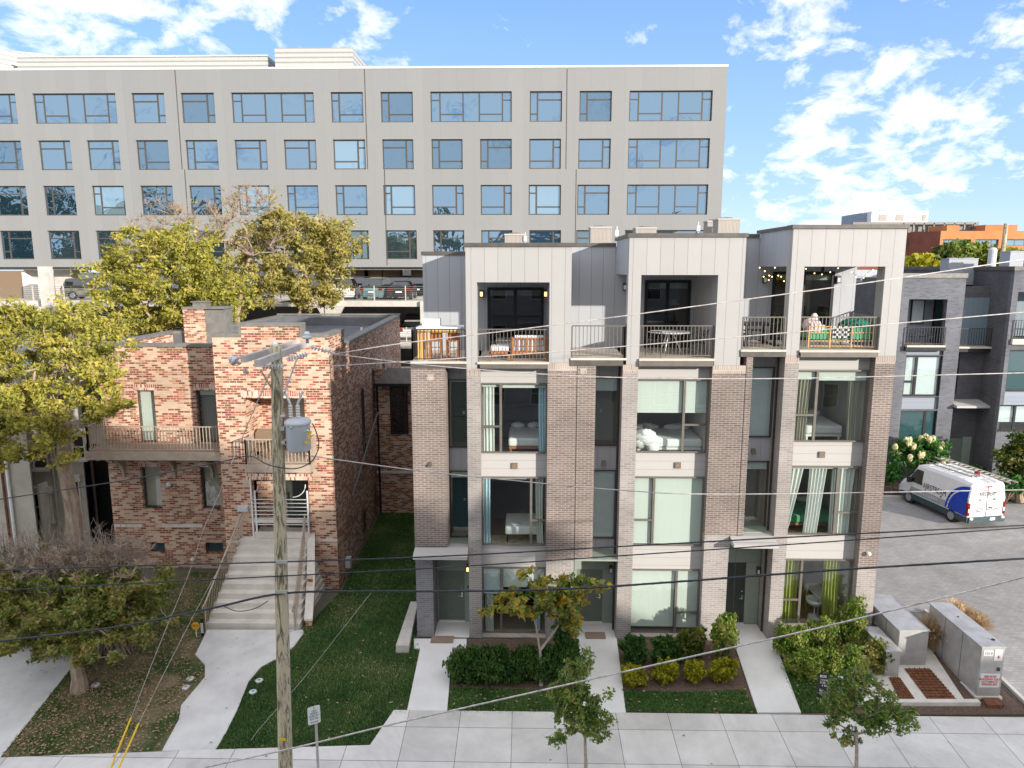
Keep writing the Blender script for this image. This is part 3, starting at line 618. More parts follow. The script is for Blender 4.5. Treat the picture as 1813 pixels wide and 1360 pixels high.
for ui, U in enumerate(UN):
    h = thing('townhouse', HL[ui], 'townhouse', ((U['x'][0] + U['x'][1]) / 2, FA, 0), 'attached brick townhouses in the row'); HOUSES.append(h)
    cx = U['cx']; Z = lambda py, Y=FA: Zf(py, cx, Y)
    x0, x1 = U['x']; zf = Z(U['floor']); zs = Z(U['slab']); U['zf'] = zf
    zbt = Z(U['zb']); ztp = Z(U['zt'])
    p0, p1 = U['pil']; w0, w1 = U['win']; s0, s1 = U['strip']; b0, b1 = U['br']; l0, l1 = U['lbr']
    zg = 2.62 if ui != 1 else 2.72        # ground floor head over the door recess
    zgh = Z(968) if ui == 0 else (Z(992) if ui == 1 else Z(948))
    # pilaster and brick panels (solid corners returning to the recesses)
    B(p0, p1, FA, SP + .2, 0, Z(U['zcol']) - .004).build('pilaster', M['pbrick'], h)
    dr = {0: (-3.1, -1.88), 1: (1.62, 3.1), 2: (6.75, 8.21)}[ui]; U['door'] = dr
    B(l0, l1, FA, SP + .2, zgh, zs).build('brick_wall', M['tbrick'], h)
    zb_top = Z(U['zpan']) - .004
    if ui < 2:
        nd = (1.62, 6.75)[ui]
        B(b0, b1, FA, SP + .2, {0: Zf(992, 1010), 1: Zf(948, 1300)}[ui], zb_top).build('brick_wall', M['tbrick'], h)
        B(b0, nd, FA + .003, SP + .2, 0, {0: Zf(992, 1010), 1: Zf(948, 1300)}[ui]).build('brick_wall', M['pbrick'], h)
        B(b0 - .0, b1, FA - .004, FA, zb_top - .25, zb_top).build('soldier_course', M['sbrick'], h)
    else:
        B(b0, b1, FA, SP + .2, Zf(1008, 1560), zb_top).build('brick_wall', M['tbrick'], h)
        B(b0, b1, FA + .003, SP + .2, 0, Zf(1008, 1560)).build('brick_wall', M['pbrick'], h)
        B(b0, b1, FA - .004, FA, zb_top - .25, zb_top).build('soldier_course', M['sbrick'], h)
    if ui == 0:
        B(l0, dr[0], FA + .05, SP + .2, 0, zgh - .2).build('pier', M['gbrick'], h)
    B(p0, p1, FA - .004, FA, Z(U['zcol']) - .26, Z(U['zcol']) - .006).build('soldier_course', M['sbrick'], h)
    # window bay: spandrels, windows, rooms
    wz = [(Z(b, WP), Z(t, WP)) for (t, b) in U['wt']]
    tops = [zs - .0] + [wz[0][0], wz[1][0]]
    B(w0, w1, WP + .03, WP + .2, wz[0][1], zs).build('spandrel_panel', M['spandrel'], h)
    B(w0, w1, WP + .03, WP + .2, wz[1][1], wz[0][0]).build('spandrel_panel', M['spandrel'], h)
    B(w0, w1, WP + .03, WP + .2, wz[2][1], wz[1][0]).build('spandrel_panel', M['spandrel'], h)
    B(w0, w1, FA + .06, WP + .2, 0, wz[2][0] - .02).build('sill_wall', M['gbrick'], h)
    B(w0, w1, FA + .04, WP + .0, wz[2][0] - .02, wz[2][0] + .02).build('window_sill', M['sbrick'], h)
    vp = at({0: 911, 1: 1200, 2: 1455}[ui], {0: 825, 1: 824, 2: 805}[ui], WP)
    v = B(vp.x - .1, vp.x + .1, WP - .02, WP + .03, vp.z - .1, vp.z + .1).build('wall_vent', M['framelite'], h)
    B(vp.x - .075, vp.x + .075, WP - .026, WP - .02, vp.z - .075, vp.z + .075).build('vent_grille', M['rattan'], v)
    U['wz'] = wz
    for k, (za, zb_) in enumerate(wz):
        fr, side = U['mull'][k]; mx = w0 + (w1 - w0) * fr
        hb = []
        if U['split'][k]:
            zsq = Z(U['split'][k], WP); hb = [(w0, mx, zsq)] if side == 'L' else [(mx, w1, zsq)]
        bl = []
        L_, R_ = (w0 + .05, mx - .05), (mx + .05, w1 - .05)
        zt = zb_ - .04
        if ui == 0 and k == 0: bl = [(L_[0], L_[1], zt - .09, zt, M['blind']), (R_[0], R_[1], zt - .12, zt, M['blind'])]
        if ui == 0 and k == 1: bl = [(L_[0], L_[1], zt - .05, zt, M['blind'])]
        if ui == 0 and k == 2: bl = [(L_[0], L_[1], zt - .95, zt, M['blindblue']), (R_[0], R_[1], zt - .70, zt, M['blind'])]
        if ui == 1 and k == 0: bl = [(L_[0], L_[1], Z(731, WP), zt, M['blind']), (R_[0], R_[1], Z(731, WP), zt, M['blind'])]
        if ui == 1 and k == 1: bl = [(L_[0], L_[1], za + .06, zt, M['blind']), (R_[0], R_[1], za + .06, zt, M['blind'])]
        if ui == 1 and k == 2: bl = [(L_[0], L_[1], za + .22, zt, M['blind']), (R_[0], R_[1], za + .2, zt, M['blind'])]
        if ui == 2 and k == 0: bl = [(L_[0], L_[1], zt - .27, zt, M['blind']), (R_[0], R_[1], zt - .30, zt, M['blind'])]
        if ui == 2 and k == 1: bl = [(L_[0], R_[1], zt - .06, zt, M['blind'])]
        window(h, w0 + .003, w1 - .003, za, zb_, WP - .04, [mx], hb, M['framelite'], M['glass'], blinds=bl)
        dark = (ui == 0)
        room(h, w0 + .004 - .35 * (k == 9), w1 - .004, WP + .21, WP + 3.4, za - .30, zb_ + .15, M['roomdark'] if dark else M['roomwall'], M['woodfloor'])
    # narrow recessed strip of windows
    B(s0, s1, SP + .03, SP + .2, Z(U['st'][0][0], SP), zs - .0).build('spandrel_panel', M['spandrelg'] if 0 else M['cladblue'], h)
    B(s0, s1, SP + .03, SP + .2, Z(U['st'][1][0], SP), Z(U['st'][0][1], SP)).build('spandrel_panel', M['cladblue'], h)
    B(s0, s1, SP + .03, SP + .2, zgh if ui == 1 else zgh - .1, Z(U['st'][1][1], SP)).build('spandrel_panel', M['cladblue'], h)
    for k, (t, b) in enumerate(U['st']):
        za, zb_ = Z(b, SP), Z(t, SP); zt = zb_ - .04
        rm = M['roomwall']
        bl = []
        if ui == 0: rm = M['roomgreen'] if k == 0 else M['roomteal']; bl = [(s0 + .05, s1 - .05, zt - (.04 if k == 0 else .2), zt, M['blind'])]
        if ui == 1: bl = [(s0 + .05, s1 - .05, zt - .42 if k == 0 else za + .05, zt, M['blindblue'])]
        if ui == 2: bl = [(s0 + .05, s1 - .05, za + .05 if k == 0 else zt - .25, zt, M['blindblue'])]
        window(h, s0 + .003, s1 - .003, za, zb_, SP - .03, (), (), M['frame'], M['glass'], blinds=bl, fw=.035)
        room(h, s0 + .01, s1 - .01, SP + .2, SP + 1.2, za - .1, zb_ + .1, rm, M['woodfloor'])
        if ui < 2 or k == 1:
            B(s0 + .36, s0 + .44, SP + 1.19, SP + 1.199, za + .9, za + 1.02).build('wall_switch', M['white'], h)
    # ground floor door recess
    d0, d1 = dr; zd = {0: Zf(1010, 790, SP + .25), 1: Zf(1008, 1050, SP + .25), 2: Zf(996, 1330, SP + .25)}[ui]; DY = SP + .25
    zc = zgh - .1 if ui != 1 else zgh
    fx0 = {0: d0, 1: d0 + .02, 2: d0}[ui]
    B(d0 + .002, d1 - .002, DY, DY + .1, zd, zc).build('door_head', M['doorframe'], h)
    dd0, dd1 = {0: (d0 + .05, d0 + .98), 1: (d0 + .2, d0 + 1.12), 2: (d0 + .1, d0 + .98)}[ui]
    B(d0 + .002, dd0, DY - .02, DY + .08, .05, zd).build('door_frame', M['doorframe'], h)
    B(dd1, d1 - .002, DY - .02, DY + .08, .05, zd).build('door_frame', M['doorframe'], h)
    dor = B(dd0, dd1, DY + .03, DY + .08, .06, zd).build('door', [M['door'], M['door'], M['doordark']][ui], h)
    hd = MB().tube([(dd1 - .1, DY, 1.02), (dd1 - .1, DY - .05, 1.02), (dd1 - .22, DY - .05, 1.0)], .014).box(dd1 - .125, dd1 - .075, DY - .012, DY + .03, .95, 1.12); hd.cyl(dd1 - .1, DY - .0, 1.25, 1.29, .03, 10)
    hd.build('handle', M['chrome'], dor)
    B(dd0, dd1, DY - .06, DY + .02, .03, .07).build('threshold', M['white'], h)
    if ui != 1: B(d0, d1, FA + .3, DY + .2, zc + .0, zc + .08).build('soffit', M['doorframe'], h)
    else: B(d0, d1, FA + .01, DY + .2, zc - .06, zc - .002).build('soffit', M['doorframe'], h)
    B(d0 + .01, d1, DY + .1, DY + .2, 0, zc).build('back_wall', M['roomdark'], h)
    sheet('door_landing', [(d0 + .01, FA - .02), (d1 - .01, FA - .02), (d1 - .01, DY + .03), (d0 + .01, DY + .03)], M['walk'], .03)
    # canopy over the door (a folded metal sheet sloping forward)
    if ui in (0, 2):
        c0, c1 = (x0, s1) if ui == 0 else (d0 + .02, s1)
        zt = zgh; FB = FA - .5
        c = MB().extr([(c0, SP, zt - .02), (c0, FA + .003, zt - .05), (c0, FB, zt - .16), (c0, FB, zt - .27), (c0, FA + .0, zt - .27), (c0, SP, zt - .27)], (c1 - c0 - .004, 0, 0))
        c.build('canopy', M['spandrel'], h)
    # lamps beside the door
    lx = {0: d1 - .12, 1: d1 - .1, 2: d1 - .1}[ui]; ly = DY - .1
    la = MB().box(lx - .05, lx + .05, ly - .06, ly + .06, 1.95, 2.2).build('wall_lamp', M['frame'], h)
    if ui == 0: MB().box(lx - .035, lx + .035, ly - .066, ly - .06, 1.98, 2.12).build('lamp_glass', M['lampglow'], la)
    else: MB().box(lx - .035, lx + .035, ly - .066, ly - .06, 1.98, 2.12).build('lamp_glass', M['white'], la)
    # terrace slab: over the bay, over the strip
    bx0, bx1 = U['box']; o0, o1 = U['op']
    B(o0 + .001, o1 - .001, FA - .08, BK, zf - .06, zf).build('terrace_floor', M['deck'], h)
    B(w0 + .001, w1 - .001, FA - .10, FA + .3, zs + .002, zf - .062).build('fascia', M['framelite'], h)
    sx0, sx1 = x0 if ui == 0 else UN[ui-1]['box'][1], bx0
    B(sx0 + .001, sx1 - .001, FA - .06, BK, zf - .05, zf + .01).build('terrace_floor', M['deck'], h)
    B(sx0 + .001, s1 - .001, FA - .05, SP + .2, zs + .002, zf - .052).build('fascia', M['coping'], h)
    # the metal framed terrace box
    z_c = Z(U['zcol']); z_p = Z(U['zpan'])
    b = MB()
    b.box(bx0, o0, FA, FA + .38, z_c, zbt); b.build('column', M['clad'], h)
    B(bx0, bx1, FA - .002, FA + .36, zbt, ztp).build('header', M['clad'], h)
    B(bx0, bx0 + .2, FA + .36, BK, zbt, ztp).build('side_header', M['cladblue'], h)
    if ui < 2:
        B(o1, bx1, FA, BK, z_p, zbt).build('side_wall', M['clad'], h)
        B(bx1 - .2, bx1, FA + .36, BK, zbt, ztp).build('side_header', M['cladblue'], h)
    else:
        B(o1, bx1, FA, FA + .5, z_p, zbt).build('column', M['clad'], h)
        B(bx1 - .2, bx1, FA + .36, BK, zbt, ztp).build('side_header', M['cladblue'], h)
    B(bx0 + .2, bx1 - .2, FA + .36, BK, ztp - .22, ztp - .02).build('box_roof', M['membrane'], h)
    B(bx0 + .2, bx1 - .2, FA + .36, BK, zbt - .0, zbt + .08).build('terrace_ceiling', M['clad'], h)
    coping(h, bx0, bx1, FA, FA + .36, ztp, .12, o=.05)
    B(bx0 - .04, bx0 + .24, FA + .41, BK + .3, ztp + .001, ztp + .11).build('coping', M['coping'], h)
    if ui == 2: B(bx1 - .24, bx1 + .04, FA + .41, BK + .3, ztp + .001, ztp + .11).build('coping', M['coping'], h)
    # back wall at the terrace, with its sliding door
    Dp = {0: (863, 962, 509), 1: (1140, 1221, 496), 2: (1364, 1472, 481)}[ui]
    q0, q1 = ax(Dp[0], 560, BK), ax(Dp[1], 560, BK); qz = Zf(Dp[2], cx, BK)
    hw = {0: Zf(452, 790, BK), 1: Zf(437, 1050, BK), 2: Zf(421, 1330, BK)}[ui]
    U['hw'] = hw; xr = x1 if ui == 2 else UN[ui]['box'][1]; xl = x0 if ui == 0 else UN[ui-1]['box'][1]
    bw_ = MB().wall(xl, bx0, zf, hw, [], BK, .2); bw_.build('rear_cladding', M['cladblue'], h)
    zz = min(zbt, ztp); MB().wall(bx0, xr, zf, ztp - .3, [(q0, q1, zf, qz)], BK + .002, .2).build('rear_cladding', M['cladblue'], h)
    coping(h, xl, bx0 - .06, BK, BK + .2, hw, .13)
    dw = window(h, q0, q1, zf, qz, BK - .05, [q0 + (q1 - q0) * .5], [], M['black'], M['glassdark'] if ui < 2 else M['glassrefl'], fw=.10, name='sliding_door', bar=.06, blinds=[(q0 + .1, q1 - .1, qz - .28, qz - .1, M['blind'])])
    room(h, q0 - .4, q1 + .4, BK + .21, BK + 4, zf, qz + .2, M['roomdark'] if ui < 2 else M['rattan'], M['woodfloor'])  # tan walls of the right unit imitate the tan reflection in its door
    for lx, lit in {0: ((852.5, 1), (966, 1)), 1: ((1106, 0), (1235, 0)), 2: ((1354, 0), (1484, 0))}[ui]:
        lz = {0: 520, 1: 508, 2: 495}[ui]
        p = at(lx, lz, BK - .06) if not (ui == 0) else at(lx, lz, BK - .06)
        la = MB().box(p.x - .07, p.x + .07, BK - .13, BK, p.z - .13, p.z + .13).build('wall_lamp', M['frame'], h)
        MB().box(p.x - .045, p.x + .045, BK - .14, BK - .13, p.z - .09, p.z + .06).build('lamp_glass', M['lampglow'] if lit else M['white'], la)
    # body behind: side, rear, roof
    rz = hw - .25
    B(x0 + .2, x1 - .2, BK + .2, RB, rz - .2, rz).build('roof', M['membrane'], h)
    B(x0, x1, RB, RB + .25, 0, hw).build('rear_wall', M['tbrick'], h)
    if ui == 0: B(x0, x0 + .2, SP + .2, RB, 0, zs).build('side_wall', M['tbrick'], h); B(x0, x0 + .2, BK + .21, RB, zs, hw - .001).build('side_wall', M['cladblue'], h)
    if ui == 2: B(x1 - .2, x1, SP + .2, RB, 0, zs).build('side_wall', M['tbrick'], h); B(x1 - .2, x1, BK + .21, RB, zs, hw + .1).build('side_wall', M['cladblue'], h)
    if ui: B(x0 - .1, x0 + .1, BK + .21, RB, rz - .2, hw + .0).build('party_wall', M['cladblue'], h)
    # railings
    rh = {0: 1.03, 1: 1.03, 2: 1.03}[ui]
    railing('railing', [(o0 + .02, FA + .1), (o1 - .04, FA + .1)], zf, zf + rh, .115, M['rail'], h)
    if ui == 0: railing('railing', [(x0 + .06, BK - .03), (x0 + .06, FA + .03), (bx0 - .04, FA + .03)], zf, zf + 1.03, .115, M['raildark'], h)
    else: railing('railing', [(sx0 + .04, FA + .03), (bx0 - .06, FA + .03)] + ([(bx0 - .06, FA + .5)] if ui == 1 else []), zf, zf + 1.03, .115, M['rail'], h)
    if ui == 2: railing('railing', [(o1 + .35, FA + .54), (x1 - .06, FA + .54), (x1 - .06, BK - .05)], zf, zf + 1.03, .115, M['raildark'], h)
    # expansion joints and downspouts
    if ui < 2: B(x1 - .008, x1 + .008, FA - .006, FA - .0045, .1, zb_top).build('control_joint', M['black'], h)
    if ui: MB().cyl(s1 - .045, SP - .35, .1, zs - .05, .035, 10).build('downspout', M['raildark'], h)
# small fittings
hv = at(758, 822, FA); MB().extr([(hv.x, FA - .0, hv.z + .08), (hv.x, FA - .12, hv.z - .06), (hv.x, FA, hv.z - .06)], (.12, 0, 0)).build('vent_hood', M['frame'], HOUSES[0])
for (px, py, k) in ((1065, 820, 1), (1330, 799, 2)):
    hv = at(px, py, SP); MB().extr([(hv.x, SP + .03, hv.z + .09), (hv.x, SP - .15, hv.z - .07), (hv.x, SP + .03, hv.z - .07)], (.14, 0, 0)).build('vent_hood', M['framelite'], HOUSES[k])
for (px, py, k) in ((762, 668, 0), (1033, 657, 1)):
    hv = at(px, py, FA); B(hv.x - .1, hv.x + .1, FA - .012, FA, hv.z - .1, hv.z + .1).build('vent_panel', M['sbrick'], HOUSES[k])
cp = at(1536, 979, FA); cm = MB().ball((cp.x, FA - .1, cp.z), .07).box(cp.x - .05, cp.x + .05, FA - .08, FA, cp.z - .03, cp.z + .05).build('security_camera', M['white'], HOUSES[2], smooth=True)
# doorbell disc
MB().lathe((0, 0, 0), [(0, 0), (.05, 0), (.05, .02), (0, .02)], 14).xf(Matrix.Translation((-1.98, DY - .03, 1.35)) @ Matrix.Rotation(R(90), 4, 'X')).build('doorbell', M['black'], HOUSES[0])
# caps on the pale strip at the base of the metal corners
# door mats
for (px, py, lab, ww, dd) in ((783, 1135, 'patterned brown door mat at the leftmost townhouse door', .75, .42), (1054, 1128, 'plain coir door mat at the middle townhouse door', .68, .42)):
    p = gnd(px, py); o = B(p.x - ww/2, p.x + ww/2, p.y - dd/2, p.y + dd/2, gz(p.y) + .05, gz(p.y) + .075).build('door_mat', M['coir']); tag(o, lab, 'door mat', 'mats at the townhouse doors')
# low concrete wall left of the row
p = [gnd(701, 1150, .05), gnd(724, 1150, .05), gnd(740, 1066, .3), gnd(727, 1066, .3)]
o = MB().prism(p, lambda q: gz(q[1]) - .15, lambda q: gz(q[1]) + .27 + (.05 if q[1] > 22 else 0)).build('low_wall', M['concrete']); tag(o, 'low pale concrete wall running beside the leftmost townhouse on the lawn', 'wall')
# ------------------------------------------------------------ red brick building
TY = 25.9; LY = 27.7
rb = thing('brick_building', 'mottled red brick building with flat roof, stepped parapet and raised front entrance', 'building', (-10, TY, 0))
tx0, tx1 = ax(378, 640, TY), -7.28
lx0 = ax(187, 780, LY)
zsh = az(597, TY, 560); zcr = az(578, TY, 480); zmp = az(614, LY, 300)
cx0, cx1 = ax(427, 590, TY), ax(531, 590, TY)
# tower front with its two deep openings
oa, ob = ax(435, 760, TY), ax(541, 760, TY)
ot = az(705, TY, 480); zb1 = az(812, TY, 480)       # upper loggia head and floor
lt = az(850, TY, 480); zl = 2.15                    # entrance head and landing
MB().wall(tx0, tx1, 0, zsh, [(oa, ob, zb1, ot), (oa + .05, ob, zl, lt)], TY, .35).build('brick_wall', M['redbrick'], rb)
B(cx0, cx1, TY, TY + .35, zsh, zcr).build('parapet', M['redbrick'], rb)
B(oa - .1, ob + .1, TY - .006, TY, ot, ot + .26).build('soldier_course', M['redsoldier'], rb)
B(oa - .1, ob + .15, TY - .006, TY, lt, lt + .26).build('soldier_course', M['redsoldier'], rb)
for q0, q1 in ((tx0, cx0), (cx1, tx1)): B(q0 - .03, q1 + (.03 if q1 == tx1 else 0), TY - .03, TY + .38, zsh, zsh + .13).build('coping', M['copinggrey'], rb)
B(cx0 - .1, cx1 + .1, TY - .035, TY + .39, zcr, zcr + .13).build('coping', M['copinggrey'], rb)
B(cx0 - .1, cx0 - .005, TY - .033, TY + .38, zsh + .131, zcr - .002).build('coping', M['copinggrey'], rb)
B(cx1 + .005, cx1 + .1, TY - .033, TY + .38, zsh + .131, zcr - .002).build('coping', M['copinggrey'], rb)
# loggia interior and entrance interior
B(oa - .3, ob + .3, TY + 1.5, TY + 1.7, zb1, ot + .3).build('loggia_wall', M['redbrick'], rb)
B(oa - .3, oa, TY + .35, TY + 1.5, zb1, ot + .3).build('loggia_wall', M['redbrick'], rb); B(ob, ob + .3, TY + .35, TY + 1.5, zb1, ot + .3).build('loggia_wall', M['redbrick'], rb)
B(oa - .3, ob + .3, TY + .35, TY + 1.7, ot, ot + .1).build('loggia_ceiling', M['stucco'], rb)
dp0, dp1 = ax(508, 760, TY + 1.5), ax(546, 760, TY + 1.5)
B(dp0, dp1, TY + 1.44, TY + 1.5, zb1, ot - .3).build('grey_door', M['stucco'], rb)
B(oa - .1, ob + .3, TY + 1.0, TY + 1.2, zl - .3, lt + .3).build('entry_wall', M['redbrick'], rb)
e0, e1 = ax(510, 890, TY + 1), ax(546, 890, TY + 1)
ed = B(e0, e1, TY + .93, TY + 1.0, zl, lt - .1).build('entry_door', M['doordark'], rb)
B(oa - .1, ob + .3, TY + .35, TY + 1.2, lt, lt + .1).build('entry_ceiling', M['stucco'], rb)
B(ob, ob + .3, TY + .35, TY + 1.0, zl, lt).build('entry_wall', M['redbrick'], rb)
# left wing
lw = []
wins = []
for (a, b, t, c, mt) in ((243, 276, 691, 784, 'blind'), (349, 384, 691, 784, 'dark'), (251, 285, 827, 902, 'blind2'), (356, 388, 827, 902, 'blind2'), (263, 292, 961, 979, 'low'), (364, 395, 961, 979, 'low')):
    y = (t + c) / 2; wins.append((ax(a, y, LY), ax(b, y, LY), az(c, LY, a), az(t, LY, a), mt))
MB().wall(lx0, tx0, 0, zmp, [(a, b, c, d) for a, b, c, d, _ in wins], LY, .35).build('brick_wall', M['redbrick'], rb)
for a, b, c, d, mt in wins:
    gm = {'blind': M['blind'], 'blind2': M['blindblue'], 'dark': M['cargl'], 'low': M['rearglass']}[mt]
    bl = [(a + .05, b - .05, c + .06, d - .06, M['blind'])] if mt == 'blind' else ([(a + .05, b - .05, c + .1, d - .04, M['stucco'])] if mt == 'blind2' else ([(a + .05, b - .05, d - .22, d - .05, M['blind'])] if mt == 'dark' else []))
    window(rb, a, b, c, d, LY + .16, (), (), M['frame'], M['glass'] if mt != 'low' else M['rearglass'], blinds=bl, fw=.04)
    B(a, b, LY + .5, LY + .52, c, d).build('dark_interior', M['roomdark'], rb)
    if mt != 'low': B(a - .05, b + .05, LY - .006, LY, d, d + .24).build('soldier_course', M['redsoldier'], rb)
for (a, b, y) in ((203, 252, 930), (288, 358, 930), (391, 402, 930)):
    B(ax(a, y, LY), min(ax(b, y, LY), tx0 - .01), LY - .01, LY, az(933, LY, a), az(928, LY, a)).build('stone_band', M['steps'], rb)
B(tx0, ax(428, 960, TY), TY - .012, TY, az(962, TY, 400), az(957, TY, 400)).build('stone_band', M['steps'], rb)
B(ob + .1, tx1 + .01, TY - .012, TY, az(959, TY, 580), az(954, TY, 580)).build('stone_band', M['steps'], rb)
# side walls, roof and back
bkY = 44.5; bx1 = -8.0
B(tx1 - .3, tx1, TY + .35, 28.1, 0, zsh).build('side_wall', M['redbrick'], rb)
B(tx1 - .33, tx1 + .03, TY + .4, 28.1, zsh, zsh + .13).build('coping', M['copinggrey'], rb)
side = MB().prism([(tx1 - .35, 28.1), (tx1, 28.1), (bx1, bkY), (bx1 - .35, bkY)], 0, zmp); side.build('side_wall', M['redbrick'], rb)
MB().prism([(tx1 - .4, 28.1), (tx1 + .04, 28.1), (bx1 + .04, bkY), (bx1 - .4, bkY)], zmp, zmp + .12).build('coping', M['copinggrey'], rb)
def sx(Y): return tx1 + (bx1 - tx1) * (Y - 28.1) / (bkY - 28.1)
for (Ya, pa, pb) in ((31.2, 690, 800), (34.2, 655, 745), (30.6, 905, 945), (33.6, 860, 900), (37.5, 640, 700)):   # narrow side windows
    z0_, z1_ = az(pb, Ya, 640), az(pa, Ya, 640)
    window(rb, Ya, Ya + .45, max(z0_, .5), z1_, sx(Ya + .2) + .001, (), (), M['frame'], M['cargl'], axis='y', fw=.05, depth=.05)
B(lx0, lx0 + .35, LY + .35, 33.2, 0, zmp).build('side_wall', M['redbrick'], rb)
B(lx0 - .04, lx0 + .4, LY + .4, 33.2, zmp, zmp + .12).build('coping', M['copinggrey'], rb)
B(lx0 - .04, tx0 - .04, LY - .04, LY + .39, zmp, zmp + .12).build('coping', M['copinggrey'], rb)
kx = ax(360, 590, 33.4)
B(lx0 + .0, kx, 33.21, 33.5, 0, zmp).build('rear_wall', M['redbrick'], rb); B(lx0 - .04, kx, 33.2, 33.55, zmp + .001, zmp + .12).build('coping', M['copinggrey'], rb)
B(kx - .3, kx, 33.5, bkY, 0, zmp).build('rear_wall', M['redbrick'], rb); B(kx, bx1, bkY, bkY + .3, 0, zmp).build('rear_wall', M['redbrick'], rb)
B(kx - .34, bx1 + .04, bkY - .02, bkY + .34, zmp + .121, zmp + .2).build('coping', M['copinggrey'], rb)
B(kx - .34, kx + .04, 33.56, bkY - .03, zmp + .001, zmp + .12).build('coping', M['copinggrey'], rb)
rz = zmp - .55
MB().prism([(lx0 + .35, LY + .35), (tx1 - .36, LY + .35), (bx1 - .36, bkY), (kx, bkY), (kx, 33.5), (kx, 33.2), (lx0 + .35, 33.2)], rz - .2, rz).build('roof', M['membrane'], rb)
# membrane turned up inside the parapets
MB().box(lx0 + .355, kx - .3, 33.15, 33.205, rz, zmp - .003).build('parapet_lining', M['membrane'], rb); MB().box(kx + .003, kx + .05, 33.6, bkY - .06, rz, zmp - .003).build('parapet_lining', M['membrane'], rb)
MB().box(kx + .05, bx1 - .4, bkY - .055, bkY - .003, rz, zmp + .1).build('parapet_lining', M['membrane'], rb)
MB().prism([(tx1 - .42, 28.15), (tx1 - .36, 28.15), (bx1 - .36, bkY - .06), (bx1 - .42, bkY - .06)], rz, zmp - .003).build('parapet_lining', M['membrane'], rb)
MB().box(tx0 + .0, tx1 - .31, TY + .355, TY + .40, rz, zsh - .003).build('parapet_lining', M['membrane'], rb); MB().box(tx1 - .35, tx1 - .305, TY + .41, 28.09, rz, zsh - .003).build('parapet_lining', M['membrane'], rb)
# chimney with a metal-clad flank
c0, c1 = ax(326, 560, 33.0), ax(363, 560, 33.0)
ch = MB().box(c0, c1, 32.9, 33.9, rz, az(547, 33, 340)).build('chimney', M['redbrick'], rb)
zt = az(547, 33, 340)
MB().box(c1 + .002, c1 + .95, 33.0, 33.85, rz, zt - .03).build('flue_housing', M['copinggrey'], ch)
MB().box(c0 - .04, c1 + 1.0, 32.86, 33.95, zt, zt + .09).build('chimney_cap', M['copinggrey'], ch)
MB().box(c0 + .4, c0 + 1.0, 33.1, 33.6, zt + .09, zt + .3).box(c0 + .33, c0 + 1.07, 33.03, 33.67, zt + .3, zt + .35).build('flue', M['copinggrey'], ch)
for (px, py, Y) in ((640, 575, 38), (265, 600, 31), (470, 566, 43)):
    q = ax(px, py, Y); MB().cyl(q, Y, rz, rz + .45, .06, 10).build('vent_pipe', M['white'], rb)
hp = at(412, 580, 36); MB().box(hp.x - .5, hp.x + .5, 35.6, 36.4, rz, rz + .5).build('roof_hatch', M['copinggrey'], rb)
# timber balcony of the left wing
by0 = LY - 1.35; zd = az(785, LY, 270)
bx_a, bx_b = ax(156, 815, by0), tx0 - .01
bal = MB().box(bx_a, bx_b, by0, LY - .003, zd - .12, zd).build('balcony_deck', M['deckwood'], rb)
MB().box(bx_a - .06, bx_b, by0 - .06, by0 - .002, zd - .32, zd + .01).box(bx_a - .06, bx_a - .002, by0 - .0, LY - .003, zd - .32, zd + .01).build('balcony_beam', M['beigemetal'], rb)
railing('balcony_railing', [(bx_a + .03, LY - .04), (bx_a + .03, by0 + .03), (bx_b - .03, by0 + .03)], zd, zd + 1.0, .13, M['beigemetal'], rb, r=.012)
def bracket(x, y, zt_, m, L_=1.1, D=1.1):
    pts = [(x, y, zt_), (x, y - D, zt_), (x, y - D, zt_ - .14)]
    for k in range(1, 8):
        t = k / 7; pts.append((x, y - D + (D - .12) * math.sin(t * math.pi / 2), zt_ - .14 - (L_ - .25) * (1 - math.cos(t * math.pi / 2))))
    pts += [(x, y - .12, zt_ - L_), (x, y, zt_ - L_)]
    return MB().extr(pts, (.11, 0, 0)).build('bracket', m, rb)
for px in (222, 311, 378): bracket(ax(px, 850, LY) - .05, LY - .003, zd - .33, M['beigemetal'])
bracket(lx0 + .15, LY - .003, zd - .33, M['beigemetal'], .5, 1.0)
# loggia balcony of the tower
ly0 = TY - .85
MB().box(ax(432, 815, ly0), ax(549, 815, ly0), ly0, TY + 1.4, zb1 - .30, zb1 + .005).build('balcony_deck', M['beigemetal'], rb)
railing('balcony_railing', [(ax(432, 800, ly0) + .04, TY - .02), (ax(432, 800, ly0) + .04, ly0 + .04), (ax(549, 800, ly0) - .04, ly0 + .04), (ax(549, 800, ly0) - .04, TY - .02)], zb1, zb1 + .95, .13, M['beigemetal'], rb, r=.012)
# wall light and cream box
p = at(431, 900, TY); MB().box(p.x - .2, p.x + .2, TY - .1, TY, p.z - .1, p.z + .1).build('wall_light', M['transformer'], rb)
for (px, py, Y, s) in ((300, 857, LY, .12), (342, 990, LY, .1), (623, 998, 26.9, .2)):
    q = at(px, py, Y); 
    if px < 600: MB().ball((q.x, Y - .06, q.z), s).build('lamp_dome', M['porcelain'], rb, smooth=True)
    else: MB().box(tx1 + .002, tx1 + .2, Y, Y + .3, q.z - .2, q.z + .2).build('meter_box', M['transformer'], rb)
